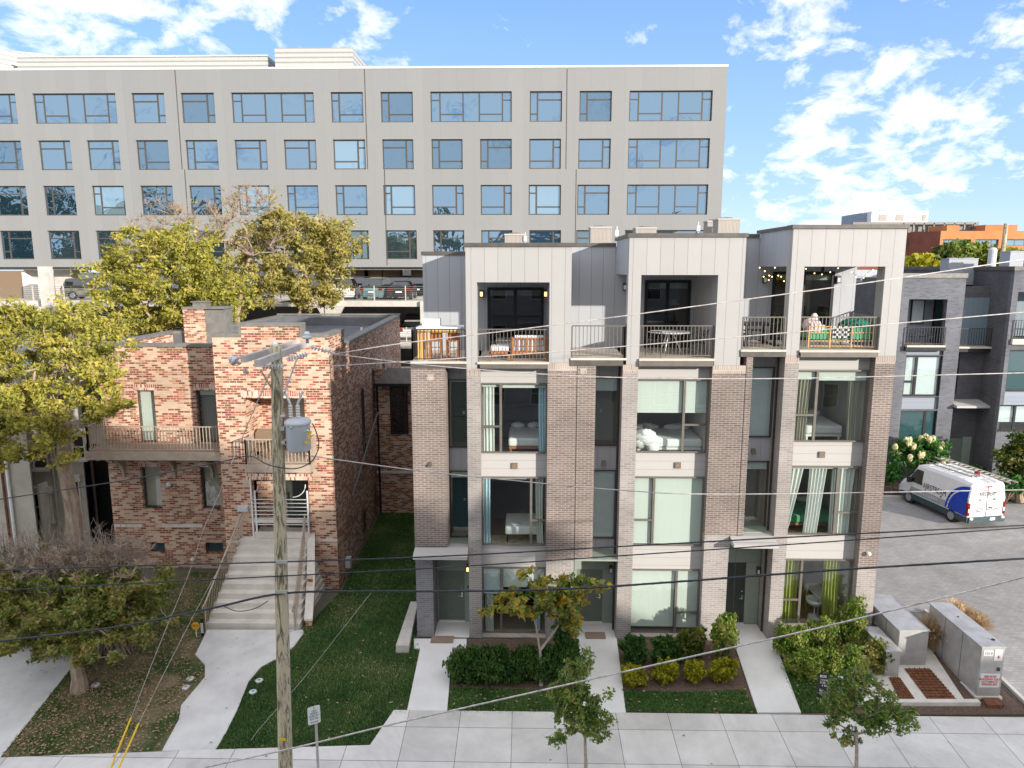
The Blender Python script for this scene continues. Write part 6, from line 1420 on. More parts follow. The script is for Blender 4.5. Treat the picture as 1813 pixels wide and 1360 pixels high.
wire('white wire crossing the second floor windows', [(540, 806, Y_), (730, 832, Y_), (900, 850, Y_), (1100, 868, Y_), (1300, 875, Y_), (1900, 866, Y_)], .011, M['cablegrey'])
wire('upper twisted cable passing over the door canopies', [(-60, 1012, Y_), (200, 1003, Y_), (499, 995, Y_ - .15), (800, 984, Y_), (1128, 966, Y_), (1500, 946, Y_), (1900, 926, Y_)], .016, M['cable'], twist=1)
wire('lower twisted cable passing just below the door canopies', [(-60, 1048, Y_), (200, 1035, Y_), (499, 1020, Y_ - .15), (650, 1012, Y_), (800, 1004, Y_), (1100, 984, Y_), (1500, 957, Y_), (1900, 928, Y_)], .014, M['cable'], twist=1)
wire('thick black cable bundle sagging across the stairs and ground floor', [(-60, 1142, Y_), (200, 1111, Y_), (370, 1078, Y_), (499, 1051, Y_ - .17), (650, 1047, Y_), (800, 1047, Y_), (1000, 1043, Y_), (1200, 1030, Y_), (1500, 1008, Y_), (1900, 984, Y_)], .024, M['cable'], twist=1)
wire('grey cable rising diagonally across the foreground sidewalk and gardens', [(330, 1366, 13.6), (530, 1322, 13.6), (700, 1281, 13.6), (943, 1226, 13.6), (1200, 1168, 13.6), (1500, 1100, 13.6), (1900, 1000, 13.6)], .019, M['cablegrey'], twist=1)
wire('black cable dropping from the left edge into a loop under the transformer', [(-60, 893, Y_), (218, 851, Y_), (381, 820, Y_), (435, 808, Y_), (455, 812, Y_ - .2), (478, 824, Y_ - .28), (520, 830, Y_ - .3), (548, 820, Y_ - .3), (562, 800, Y_ - .25), (564, 780, Y_ - .2), (556, 755, Y_ - .2), (552, 750, Y_ - .2)], .012, M['cable'])
wire('thin pale wire descending over the right lawn to the sidewalk', [(657, 1050, Y_), (600, 1122, 15), (540, 1198, 16), (460, 1290, 17.0), (445, 1310, 17.2)], .006, M['cablegrey'], cat='wire')
wire('short black spur cable looping under the thick bundle above the stairs', [(395, 1073, Y_), (420, 1082, Y_), (450, 1078, Y_), (475, 1064, Y_)], .010, M['cable'])
zt_ = at(480, 652, PY)
def guy(label, pts, foot):
    g_ = wire(label, pts, .008, M['cablegrey'], 'guy wire', 'guy_wire', group='guy wires of the pole')
    return g_
g1 = guy('left guy wire ending in a yellow guard on the leafy lawn', [(410, 820, 14.0), (390, 870, 14.1), (359, 941, 14.5), (335, 1014, 15.0), (279, 1150, 16.0), (232, 1271, 16.9)], None)
g2 = guy('right guy wire ending in a yellow guard on the leafy lawn', [(488, 800, PY), (464, 850, 14.2), (430, 915, 14.3), (388, 1005, 14.8), (340, 1095, 15.6), (246, 1280, 16.8)], None)
wire('long white stay wire from the crossarm down towards the brick entrance', [(482, 652, Y_), (440, 748, Y_), (410, 820, 14.0)], .010, M['cablegrey'], cat='wire')
for gobj, a, b in ((g1, (232, 1271, 16.9), (190, 1375, 15.9)), (g2, (246, 1280, 16.8), (197, 1390, 15.7))):
    MB().tube([at(*a), at(*b)], .024, 8).build('guy_guard', M['yellow'], gobj)

# ------------------------------------------------------------ signs
ps_ = at(560, 1300, 15.6); sg = thing('parking_sign', 'small white street sign with green lettering on a grey post beside the pole', 'sign', (ps_.x, 15.6, gz(15.6)))
MB().box(ps_.x - .03, ps_.x + .03, 15.6, 15.63, gz(15.6), at(560, 1284, 15.6).z + .2).build('post', M['steel'], sg)
sc_ = at(556, 1266, 15.56); W_, H_ = .15, .235; Mx = Matrix.Translation(sc_) @ Matrix.Rotation(R(28), 4, 'Z') @ Matrix.Rotation(R(90), 4, 'X')
m = MB(); pts = []
for (cx_, cy_, a0) in ((W_ - .04, H_ - .04, 0), (-W_ + .04, H_ - .04, 90), (-W_ + .04, -H_ + .04, 180), (W_ - .04, -H_ + .04, 270)):
    for k in range(4): a = R(a0 + k * 30); pts.append((cx_ + .04 * math.cos(a), cy_ + .04 * math.sin(a), 0))
m.extr(pts, (0, 0, .008)); m.xf(Mx); pl = m.build('sign_plate', M['white'], sg)
text("P\nLEA\nINIEN\nSME AT\nEN DE", .072, M['greenink'], pl, Mx @ Matrix.Translation((0, .045, .011)), depth=.002)
m = MB().box(-.08, .08, -.185, -.173, .009, .014).quad((-.1, -.179, .014), (-.07, -.195, .014), (-.07, -.163, .014)).quad((.1, -.179, .014), (.07, -.163, .014), (.07, -.195, .014)); m.xf(Mx); m.build('arrow', M['greenink'], pl)
gq = gnd(348, 1128); sg = thing('security_sign', 'yellow octagonal yard sign on a white stake beside the stairs', 'sign', gq)
MB().box(gq.x - .015, gq.x + .015, gq.y - .01, gq.y + .01, gq.z, gq.z + .3).build('stake', M['white'], sg)
oc = [(gq.x + .145 * math.cos(R(22.5 + 45 * k)), gq.y - .012, gq.z + .42 + .145 * math.sin(R(22.5 + 45 * k))) for k in range(8)]
pl = MB().extr(oc, (0, -.012, 0)).build('plate', M['yellow'], sg)
text("ADS", .115, M['redink'], pl, frontM(gq.x, gq.y - .026, gq.z + .43), depth=.001, bold=.004)
gq = gnd(359, 1126); sg = thing('number_post', 'small black post with white house numbers next to the yellow yard sign', 'sign', gq)
MB().box(gq.x - .04, gq.x + .04, gq.y - .01, gq.y + .03, gq.z, gq.z + .62).build('post', M['black'], sg)
pl = MB().box(gq.x - .04, gq.x + .04, gq.y - .016, gq.y - .011, gq.z + .12, gq.z + .48).build('number_plate', M['white'], sg)
text("2\n2\n2\n2", .085, M['ink'], pl, frontM(gq.x, gq.y - .018, gq.z + .3), depth=.001)
gq = gnd(1468, 1248); sg = thing('yard_sign', 'black yard sign with white lettering and patterned edge in the right bed', 'sign', (gq.x, gq.y, gq.z))
Mx = Matrix.Translation((gq.x, gq.y, gq.z)) @ Matrix.Rotation(R(-10), 4, 'Z') @ Matrix.Rotation(R(86), 4, 'X')
m = MB().box(-.36, .36, .2, .95, 0, .012); m.xf(Mx); pl = m.build('board', M['ink'], sg)
m = MB()
for x in (-.25, .25): m = MB().box(x - .012, x + .012, 0, .3, -.02, -.002); m.xf(Mx); m.build('leg', M['steel'], sg)
text("ECO", .09, M['white'], pl, Mx @ Matrix.Translation((-.30, .86, .013)), align='LEFT', depth=.001, bold=.004)
text("TOME\nFOR  SALE\n  4 BEDS", .085, M['white'], pl, Mx @ Matrix.Translation((-.29, .66, .013)), align='LEFT', depth=.001)
text("By\n1076", .10, M['white'], pl, Mx @ Matrix.Translation((-.30, .38, .013)), align='LEFT', depth=.001)
m = MB(); rq = random.Random(4)
for k in range(15):
    for j in range(3):
        if rq.random() < .72: m.quad(*[(.19 + j * .05 + dx, .22 + k * .047 + dy, .0135) for dx, dy in ((0, 0), (.05, .004), (.046, .047), (.002, .045))])
m.xf(Mx); m.build('edge_pattern', M['white'], pl)

# ------------------------------------------------------------ steel cabinets, covers
def cabinet(label, x0, x1, y0, y1, z0, z1, zb=None, seam=2):
    t = thing('utility_cabinet', label, 'cabinet', ((x0 + x1) / 2, y0, z0), 'galvanised cabinets beside the row')
    MB().box(x0 - .05, x1 + .05, y0 - .05, y1 + .05, z0 - .1, z0 + .06).build('plinth', M['steps'], t)
    MB().box(x0, x1, y0, y1, z0 + .06, z1).build('case', M['steel'], t, bevel=.012)
    MB().extr([(x0 - .03, y0 - .03, z1 + .002), (x1 + .03, y0 - .03, z1 + .002), (x1 + .03, y0 - .03, z1 + .03), ((x0 + x1) / 2, y0 - .03, z1 + .05), (x0 - .03, y0 - .03, z1 + .03)], (0, y1 - y0 + .06, 0)).build('lid', M['steel'], t)
    for k in range(1, seam + 1):
        y = y0 + (y1 - y0) * k / (seam + 1); MB().box(x0 - .006, x0 - .001, y - .012, y + .012, z0 + .1, z1 - .03).build('door_seam', M['copinggrey'], t)
    y = y0 + (y1 - y0) * .55; MB().tube([(x0 - .03, y, (z0 + z1) / 2 + .1), (x0 - .03, y + .14, (z0 + z1) / 2 + .13)], .014, 6).build('handle', M['chrome'], t)
    return t
zA0 = gz(19.56) + .02
bA = gp(1668, 1092, 1.42)
cA = cabinet('large steel cabinet with red lettered sprinkler sign at the right edge of the bed', 13.52, 14.20, 19.56, 22.3, zA0, 1.40)
pl = MB().box(13.56, 14.13, 19.545, 19.558, .12, .56).build('sign_plate', M['white'], cA)
text("SERVICES\nBUILDING A,B,C\nAUTOMATIC\nSPRINKLERS", .088, M['redink'], pl, frontM(13.845, 19.543, .345), depth=.001, bold=.003)
pl = MB().box(13.58, 13.86, 19.548, 19.558, 1.13, 1.30).build('number_plate', M['white'], cA); text("1010", .12, M['ink'], pl, frontM(13.72, 19.546, 1.215), depth=.001)
pl = MB().box(13.90, 14.14, 19.548, 19.558, .98, 1.34).build('notice', M['white'], cA); MB().quad((13.98, 19.546, 1.10), (14.02, 19.546, 1.04), (14.06, 19.546, 1.10), (14.02, 19.546, 1.16)).build('notice_mark', M['redink'], pl)
MB().box(14.02, 14.1, 19.53, 19.558, .66, .76).build('padlock', M['frame'], cA)
MB().cyl(14.05, 19.9, 1.455, 1.475, .05, 12).build('lid_cap', M['ink'], cA); MB().cyl(13.85, 21.3, 1.455, 1.475, .03, 12).build('lid_cap', M['rust'], cA)
cB = cabinet('wide steel cabinet standing nearest the brick corner of the row', 11.86, 12.78, 20.97, 23.4, gz(20.97) + .02, 1.13)
cC = cabinet('smallest low steel cabinet tucked among the shrubs', 11.22, 11.66, 20.45, 21.9, gz(20.45), .72, seam=0)
def grate(label, pts):
    zz = .085; P = [gnd(*p) for p in pts]; t = sheetless('iron_grate', P, M['rust'], label)
def sheetless(name, P, m, label):
    b = MB(); n0 = 0
    b.quad(*[(p.x, p.y, gz(p.y) + .075) for p in P]); a0, a1, b1, b0 = P   # a0-a1 far edge, b0-b1 near
    for k in range(1, 12):
        t = k / 12; p, q = a0.lerp(b0, t), a1.lerp(b1, t); b.box(min(p.x, q.x), max(p.x, q.x), p.y - .02, p.y + .02, gz(p.y) + .078, gz(p.y) + .10)
    for k in range(1, 5):
        t = k / 5; p, q = a0.lerp(a1, t), b0.lerp(b1, t); b.tube([(p.x, p.y, gz(p.y) + .1), (q.x, q.y, gz(q.y) + .1)], .014, 4)
    o = b.build(name, m); tag(o, label, 'grate', 'rusty grates in the pad'); return o
sheetless('iron_grate', G((1600, 1187), (1645, 1187), (1697, 1247), (1645, 1247)), M['rust'], 'large rusty iron grate in the concrete pad beside the big cabinet')
sheetless('iron_grate', G((1573, 1203), (1592, 1203), (1620, 1243), (1592, 1243)), M['rust'], 'smaller rusty iron grate in the concrete pad behind the street tree')
o = MB().prism([gnd(1738, 1240), gnd(1768, 1240), gnd(1777, 1255), gnd(1747, 1255)], -.35, -.17).build('step_block', M['rust']); tag(o, 'small rusty timber step block at the foot of the sprinkler cabinet', 'block')
for i, (px, py, lab) in enumerate(((169, 1214, 'white round valve cover near the crabapple trunk'), (337, 1203, 'upper round valve cover at the left edge of the stone path'), (329, 1218, 'lower round valve cover at the left edge of the stone path'), (459, 1206, 'upper round valve cover on the right lawn edge'), (448, 1226, 'bluish lower round valve cover on the right lawn edge'))):
    p = gnd(px, py); o = thing('valve_cover', lab, 'valve cover', (p.x, p.y, p.z), 'round valve covers beside the path')
    MB().lathe((p.x, p.y, p.z), [(0, .0), (.12, .0), (.12, .035), (.10, .045), (0, .045)], 18).build('lid', M['porcelain'] if i != 4 else M['blindblue'], o); 
    if i: MB().lathe((p.x, p.y, p.z), [(0, .046), (.035, .046), (.035, .05), (0, .05)], 10).build('lid_hole', M['copinggrey'], o)

# ------------------------------------------------------------ vehicles
def loft(secs, k=None):
    m = MB(); n = len(secs[0])
    for s in secs: m.v += s
    for i in range(len(secs) - 1):
        for j in range(n):
            q = (j + 1) % n; m.f.append((i*n + j, (i+1)*n + j, (i+1)*n + q, i*n + q))
    m.f.append(tuple(range(n))); m.f.append(tuple((len(secs)-1)*n + j for j in range(n - 1, -1, -1)))
    return m
def wheel(t, x, y, r, w_, sgn):
    m = MB().lathe((0, 0, 0), [(r * .55, 0), (r * .95, .0), (r, .04), (r, w_ - .04), (r * .95, w_), (r * .55, w_)], 24).xf(Matrix.Translation((x, y - (w_ if sgn > 0 else 0), r)) @ Matrix.Rotation(R(-90), 4, 'X'))
    o = m.build('wheel', M['rubber'], t, world=False)
    h = MB().lathe((0, 0, 0), [(0, 0), (r * .56, 0), (r * .6, .02), (r * .5, .03), (r * .2, .015), (0, .02)], 18).xf(Matrix.Translation((x, y + sgn * .004, r)) @ Matrix.Rotation(R(-90 if sgn > 0 else 90), 4, 'X'))
    h.build('rim', M['hub'], o, world=False)
vp_ = Vector((22.25, 33.05, 0.01)); van = thing('van', 'white and blue service van with ladders on its roof parked in the paved court', 'van', vp_)
van.rotation_euler = (0, 0, R(101)); ORG[van.name] = Vector((0, 0, 0))
vw = 1.02; VL = 4.9
def vs(x, w_, zt, zb=.30, sh=1.45):
    h = [(w_ * .94, zb), (w_, zb + .12), (w_, min(sh, zt - .25)), (w_ * .90, zt - .16), (w_ * .80, zt - .03), (w_ * .5, zt)]
    return [(x, y, z) for y, z in h] + [(x, -y, z) for y, z in reversed(h)]
loft([vs(0, vw * .97, 2.18), vs(.06, vw, 2.27), vs(1.0, vw, 2.31), vs(3.2, vw, 2.28), vs(3.55, vw, 2.2), vs(4.15, vw * .98, 1.42, sh=1.1), vs(4.6, vw * .93, 1.15, sh=.95), vs(4.85, vw * .84, .95, .36, .8), vs(VL, vw * .78, .8, .4, .6)]).build('body', M['white'], van, world=False)
VD = pbr('van_graphite', (.045, .075, .085), .5, .1); VB = pbr('van_blue', (.01, .05, .42), .35, var=.15); VT = pbr('van_silver', (.38, .42, .45), .4, .3)
MB().box(-.1, .0, -vw * .96, vw * .96, .30, .58).build('rear_bumper', VD, van, world=False)
for s in (1, -1):
    MB().extr([(.0, s * vw, .30), (VL - .35, s * vw * 1.0, .30), (VL - .4, s * vw, .55), (3.9, s * vw, .62), (0, s * vw, .58)], (0, s * .012, 0)).build('side_skirt', VD, van, world=False)
    MB().extr([(1.35, s * vw, .64), (3.9, s * vw, .66), (3.75, s * vw, .98), (1.4, s * vw, .98)], (0, s * .008, 0)).build('silver_band', VT, van, world=False)
    def side(x, z, o=.0):
        k = max(0, min(1, (z - 1.45) / .68)); return (x, s * (vw * (1 - .10 * k) + o), z)
    el = [(.05 + 1.35 * math.sin(R(q_)), .60 + 1.45 * math.cos(R(q_))) for q_ in range(88, -1, -8)]
    lo = [p for p in el if p[1] <= 1.45] ; hi = [p for p in el if p[1] > 1.45]; xm = .05 + 1.35 * math.sin(math.acos((1.45 - .6) / 1.45))
    MB().extr([side(.05, .6)] + [side(*p) for p in lo] + [side(xm, 1.45), side(.05, 1.45)], (0, s * .010, 0)).build('blue_graphic', VB, van, world=False)
    MB().extr([side(.07, 1.45), side(xm, 1.45)] + [side(*p) for p in hi] + [side(.07, 2.05)], (0, s * .012, .004)).build('blue_graphic', VB, van, world=False)
    arc = [side(.05 + 1.17 * math.sin(a), .58 + 1.25 * math.cos(a), .018) for a in [R(86 - 10 * k) for k in range(9)]]
    m = MB(); 
    for i in range(len(arc) - 1): m.quad(arc[i], arc[i+1], (arc[i+1][0], arc[i+1][1], arc[i+1][2] + .06), (arc[i][0] + .07, arc[i][1], arc[i][2] + .03))
    m.build('white_stripe', M['white'], van, world=False)
    MB().extr([(3.0, s * vw * .985, 1.25), (3.95, s * vw * .985, 1.25), (3.72, s * vw * .93, 1.72), (3.5, s * vw * .895, 1.98), (3.05, s * vw * .895, 1.98)], (0, s * .045, 0)).build('side_window', M['cargl'], van, world=False)
    MB().box(3.75, 3.9, s * vw, s * (vw + .2), 1.2, 1.45).build('mirror', M['ink'], van, world=False)
    MB().box(-.03, .12, s * (vw * .9), s * (vw + .012), .66, 1.28).build('tail_lamp', M['red'], van, world=False)
    MB().box(-.035, -.03, s * (vw * .9), s * (vw * .99), .82, 1.0).build('reverse_lamp', M['white'], van, world=False)
    MB().ball((-.09, s * vw * .85, .52), .07, .1, .07).build('bumper_lamp', M['white'], van, world=False)
    wheel(van, .95, s * (vw + .01), .34, .24, s); wheel(van, 3.85, s * (vw + .01), .34, .24, s)
MB().extr([(3.62, -.82, 2.12), (3.62, .82, 2.12), (4.13, .9, 1.47), (4.13, -.9, 1.47)], (.03, 0, .03)).build('windscreen', M['cargl'], van, world=False)
MB().box(-.022, -.0, -.01, .01, .6, 2.1).build('door_gap', M['copinggrey'], van, world=False)
MB().box(-.03, -.0, -.18, .18, 2.04, 2.09).build('brake_lamp', M['red'], van, world=False); MB().box(-.03, -.0, -.32, -.12, 1.0, 1.05).build('door_handle', M['ink'], van, world=False)
MB().box(-.112, -.10, -.45, -.17, .40, .54).build('number_plate', M['white'], van, world=False)
inkv = M['ink']
MR = Matrix(((0, 0, -1, -.026), (-1, 0, 0, 0), (0, 1, 0, 0), (0, 0, 0, 1)))
bd = van
def rtext(s, size, y, z, sx=1, mat=inkv, al='CENTER'): text(s, size, mat, van, Matrix.Translation((0, y, z)) @ MR, depth=.002, sx=sx, align=al)
rtext("AIRSTREAM", .30, 0.0, 1.70, .62); rtext("S E R V I C E S", .10, 0.0, 1.20, .9); rtext("615-216-5975", .16, -.38, .93, .75); rtext("www.airstreamservices.com", .05, -.42, .80); rtext("24 Hour Service\nHeating & Cooling\nPlumbing\nElectrical", .08, .42, .90, .9)
def disc(x, y, z, r, m, rear_=True, s=1):
    mm = MB().lathe((0, 0, 0), [(0, 0), (r, 0), (r, .006), (0, .006)], 16)
    mm.xf(Matrix.Translation((x, y, z)) @ (Matrix.Rotation(R(-90), 4, 'Y') if rear_ else Matrix.Rotation(R(-90), 4, 'X'))); mm.build('emblem', m, van, world=False)
disc(-.024, .4, 1.42, .05, M['teak']); disc(-.024, 0, 1.42, .075, M['blindblue']); disc(-.024, -.4, 1.42, .065, M['copinggrey'])
ML = Matrix(((-1, 0, 0, 2.15), (0, 0, 1, vw + .012), (0, 1, 0, 1.28), (0, 0, 0, 1)))
text("AIRSTREAM", .42, inkv, van, Matrix.Translation((0, 0, 0)) @ ML, depth=.002, sx=.72)
text("615-216-5975", .22, M['white'], van, Matrix.Translation((.35, 0, -.46)) @ ML, depth=.002, sx=1.0)
for x, m_ in ((2.75, M['teak']), (2.2, M['blindblue']), (1.7, M['rust'])): disc(x, vw + .006, 1.07, .055, m_, False)
m = MB()
for x in (.5, 1.7, 2.9): m.box(x - .02, x + .02, -.85, .85, 2.33, 2.37)
m.build('roof_rack', M['white'], van, world=False)
def ladder(label, p, q, w_, m, sec=2):
    M4 = Matrix.Translation(vp_) @ Matrix.Rotation(R(101), 4, 'Z'); p, q = M4 @ Vector(p), M4 @ Vector(q); d = (q - p).normalized(); u = Vector((-d.y, d.x, 0)).normalized() * w_ / 2
    t = thing('ladder', label, 'ladder', p, 'ladders on the van roof')
    for s in (-1, 1): MB().extr([p + u * s, q + u * s, q + u * s * .92, p + u * s * .92], (0, 0, .07)).build('rail', m, t)
    L_ = (q - p).length; n = int(L_ / .3); r_ = MB()
    for k in range(1, n): c = p + (q - p) * (k / n) + Vector((0, 0, .035)); MB().tube([c - u * .95, c + u * .95], .016, 5).build('rung', M['steel'], t)
ladder('long extension ladder with pale rails overhanging the rear of the van', (-.75, -.62, 2.42), (3.9, -.55, 2.42), .42, M['armwood'])
ladder('shorter grey stepladder lying on the near side of the van roof', (.5, .25, 2.40), (3.1, .45, 2.40), .5, M['steel'])
o = B(0, .16, -.05, .12, 0, .18).xf(Matrix.Translation(vp_) @ Matrix.Rotation(R(101), 4, 'Z') @ Matrix.Translation((.75, -.08, 2.36))) if 0 else MB().box(0, .16, -.05, .12, 0, .18).xf(Matrix.Translation(vp_) @ Matrix.Rotation(R(101), 4, 'Z') @ Matrix.Translation((.75, -.12, 2.375))).build('beacon', M['red']); tag(o, 'dark red box lamp standing on the van roof between the ladders', 'beacon')

def car(label, col, x, y, z, head, suv=True, px=None):
    t = thing('parked_car', label, 'car', (x, y, z), 'cars in the parking garage'); t.rotation_euler = (0, 0, R(head)); ORG[t.name] = Vector((0, 0, 0))
    w_ = .92; ht = 1.65 if suv else 1.42
    def cs(x_, zt, wt, zb=.25): h = [(w_ * .9, zb), (w_, zb + .2), (w_ * .98, min(.92, zt - .06)), (wt, zt - .02), (wt * .8, zt)]; return [(x_, a, b) for a, b in h] + [(x_, -a, b) for a, b in reversed(h)]
    loft([cs(0, .8, .75, .35), cs(.06, .95, .85), cs(1.1, 1.02, .85), cs(1.35, 1.04, .84), cs(3.0, 1.05, .84), cs(4.2, 1.02, .84), cs(4.5, .9, .8, .35)]).build('body', col, t, world=False)
    loft([cs(.1 if suv else .5, 1.0, .84, .9), cs(.35 if suv else 1.1, ht - .03, .66, .9), cs(2.3, ht, .66, .9), cs(3.3, 1.03, .8, .9)]).build('cabin_glass', M['cargl'], t, world=False)
    MB().box(.42 if suv else 1.15, 2.25, -.62, .62, ht + .002, ht + .03).build('roof_panel', col, t, world=False)
    for s in (-1, 1):
        MB().box(-.02, .1, s * .62, s * .9, .72, .95).build('tail_lamp', M['red'], t, world=False)
        MB().box(4.4, 4.5, s * .5, s * .8, .65, .8).build('headlight', M['white'], t, world=False)
        for xx in (.85, 3.6): wheel(t, xx, s * .93, .33, .22, s)
    MB().box(-.03, 0, -.25, .25, .55, .68).build('number_plate', M['white'], t, world=False)
    return t
CW = pbr('car_white', (.70,.70,.68), .3); CT = pbr('car_teal', (.16,.28,.29), .3, .2); CR = pbr('car_maroon', (.035,.03,.035), .3, .2); CBk = pbr('car_black', (.012,.012,.014), .25); CG = pbr('car_sage', (.20,.20,.16), .35, .2); CB2 = pbr('car_blue', (.10,.13,.17), .3, .2)
zd1 = zg1 + .01
for (px, Y, col, hd, suv, lab) in ((606, 55.2, CW, 96, 1, 'white car backed up to the garage rail beside the yellow tree'), (657, 55.2, CT, 82, 1, 'teal boxy car backed up to the garage rail'), (706, 55.2, CR, 92, 0, 'dark sedan backed up to the garage rail nearest the townhouses'),
      (690, 62.6, CBk, 91, 1, 'black car in the second garage row left of centre'), (712, 62.6, CBk, 90, 1, 'black car in the second garage row right of centre'), (738, 62.2, CBk, 88, 1, 'black car in the second garage row partly behind the townhouse wall'),
      (632, 63, CB2, 90, 1, 'blue grey car in the second garage row between the columns'), (716, 70, CB2, 90, 1, 'pale blue car roof visible in the farthest garage row')):
    x = ax(px, 520, Y); car(lab, col, x, Y, zd1, hd, suv)
q = at(100, 530, 56.5); car('sage grey suv parked on the upper garage deck at the far left', CG, ax(104, 530, 55.3), 56.2, zd1, 12, True)
car('white car on the lower garage deck by the townhouse wall', CW, ax(728, 590, 55.4), 55.2, zg2 + .01, 92, False)
car('dark car in the shade on the lower garage deck', CBk, ax(732, 570, 61), 60, zg2 + .01, 90, True)

# ------------------------------------------------------------ rooftop air conditioners
def hvac(label, px, py, Y, s, m1, group, w_=.78):
    p = at(px, py, Y); t = thing('air_conditioner', label, 'air conditioner', (p.x, Y, p.z), group); h_ = s
    MB().box(p.x - w_/2, p.x + w_/2, Y, Y + w_, p.z - 1.0, p.z + h_).build('casing', m1, t)
    MB().box(p.x - w_/2 - .02, p.x + w_/2 + .02, Y - .02, Y + w_ + .02, p.z + h_, p.z + h_ + .05).build('top_grille', M['hvac'] if m1 == M['hvacgrille'] else M['hvacgrey'], t)
    MB().lathe((p.x, Y + w_/2, p.z + h_ + .05), [(0, 0), (w_ * .4, 0), (w_ * .3, .05), (0, .07)], 16).build('fan_guard', M['copinggrey'], t)
    return t
g_ = 'air conditioners on the townhouse roofs'
hvac('leftmost tan air conditioner on the roof of the left townhouse', 912, 430, 27, .28, M['hvacgrille'], g_)
hvac('tan air conditioner at the joint of the left and middle townhouse roofs', 1064, 428, 27, .50, M['hvacgrille'], g_)
hvac('low tan air conditioner just showing over the middle townhouse parapet', 1144, 412, 27.5, .15, M['hvacgrille'], g_)
hvac('tall tan air conditioner between the middle and right townhouse roofs', 1290, 410, 26.6, .42, M['hvacgrille'], g_)
hvac('tan air conditioner half hidden behind the tall one on the roof', 1266, 408, 28, .32, M['hvacgrille'], g_, .6)
g2_ = 'grey air conditioners on the dark townhouse roofs'
for i, (px, py, Y, s) in enumerate(((1692, 476, 42.5, .55), (1718, 474, 42.7, .5), (1801, 466, 40, .6), (1826, 466, 40, .6))):
    hvac(['grey air conditioner at the corner of the dark townhouse roof', 'second grey air conditioner on the dark townhouse roof', 'grey air conditioner on the nearer dark roof at the right edge', 'rightmost grey air conditioner cut by the picture edge'][i], px, py, Y, s, M['hvacgrey'], g2_, .85)
for (px, py, Y, lab) in ((1236, 412, 26, 'small roof antenna mast on the middle townhouse'), (930, 430, 27, 'small conduit riser on the left townhouse roof'), (1092, 420, 26, 'small electrical disconnect box on the middle townhouse roof')):
    p = at(px, py, Y); t = thing('roof_fitting', lab, 'roof fitting', (p.x, Y, p.z - .5)); MB().cyl(p.x, Y, p.z - .6, p.z + .38, .018, 6).build('mast', M['porcelain'], t); MB().box(p.x - .06, p.x + .06, Y - .05, Y + .03, p.z + .05, p.z + .25).build('box', M['porcelain'], t)
# far pole with transformer
fp = at(1770, 470, 60); up2 = thing('utility_pole', 'distant wooden utility pole with grey transformer beyond the dark roofs', 'utility pole', (fp.x, 60, 0))
MB().tube([(fp.x, 60, 0), (fp.x + .15, 60, at(1772, 396, 60).z)], [.22, .16], 10).build('pole', M['polewood'], up2)
q = at(1756, 462, 59.6); MB().lathe((q.x, 59.6, q.z - .8), [(0, 0), (.30, 0), (.31, .05), (.31, 1.7), (.2, 1.85), (0, 1.9)], 14).build('transformer_tank', M['transformer'], up2)
# ------------------------------------------------------------ terrace furniture
Uz = [u['zf'] + .012 for u in UN]
def legs4(t, x0, x1, y0, y1, z0, z1, m, r=.02):
    for x in (x0, x1):
        for y in (y0, y1): MB().box(x - r, x + r, y - r, y + r, z0, z1).build('leg', m, t)
z = Uz[0]
x0 = ax(738, 640, 22.6); bt = thing('bar_counter', 'pine slatted bar counter piled with white boxes on the left terrace', 'counter', (x0 + .4, 22.9, z))
m = MB()
for k in range(4): m = MB().box(x0 + .04 + k * .115, x0 + .13 + k * .115, 22.62, 22.65, z, z + .98).build('slat', M['pine'], bt)
for k in range(8): m = MB().box(x0 + .50 + k * .115, x0 + .59 + k * .115, 22.62, 22.65, z + .88, z + .98).build('slat', M['pine'], bt)
MB().box(x0, x0 + 1.45, 22.6, 23.5, z + 1.0, z + 1.06).build('top', M['white'], bt); MB().box(x0 + .02, x0 + .06, 22.68, 23.45, z, z + 1.0).build('side_panel', M['pine'], bt)
o = MB().box(x0 + .15, x0 + .7, 22.9, 23.5, z + 1.065, z + 1.30).build('white_box', M['white']); tag(o, 'large white box lying on the pine bar counter', 'box')
for i, px in enumerate((771, 802)):
    x = ax(px, 620, 22.5); s = thing('bar_stool', ['orange teak bar stool in front of the slatted bar counter', 'orange teak bar stool beside the metal column of the left terrace'][i], 'stool', (x, 22.55, z), 'teak bar stools'); MB().box(x - .2, x + .2, 22.42, 22.8, z + .62, z + .66).build('seat', M['teak'], s)
    legs4(s, x - .18, x + .18, 22.44, 22.78, z, z + .62, M['teak'], .022); MB().box(x - .18, x + .18, 22.43, 22.45, z + .2, z + .24).box(x - .18, x + .18, 22.43, 22.45, z + .42, z + .45).build('rung', M['teak'], s)
    MB().box(x - .2, x + .2, 22.77, 22.8, z + .66, z + 1.0).build('backrest', M['teak'], s)
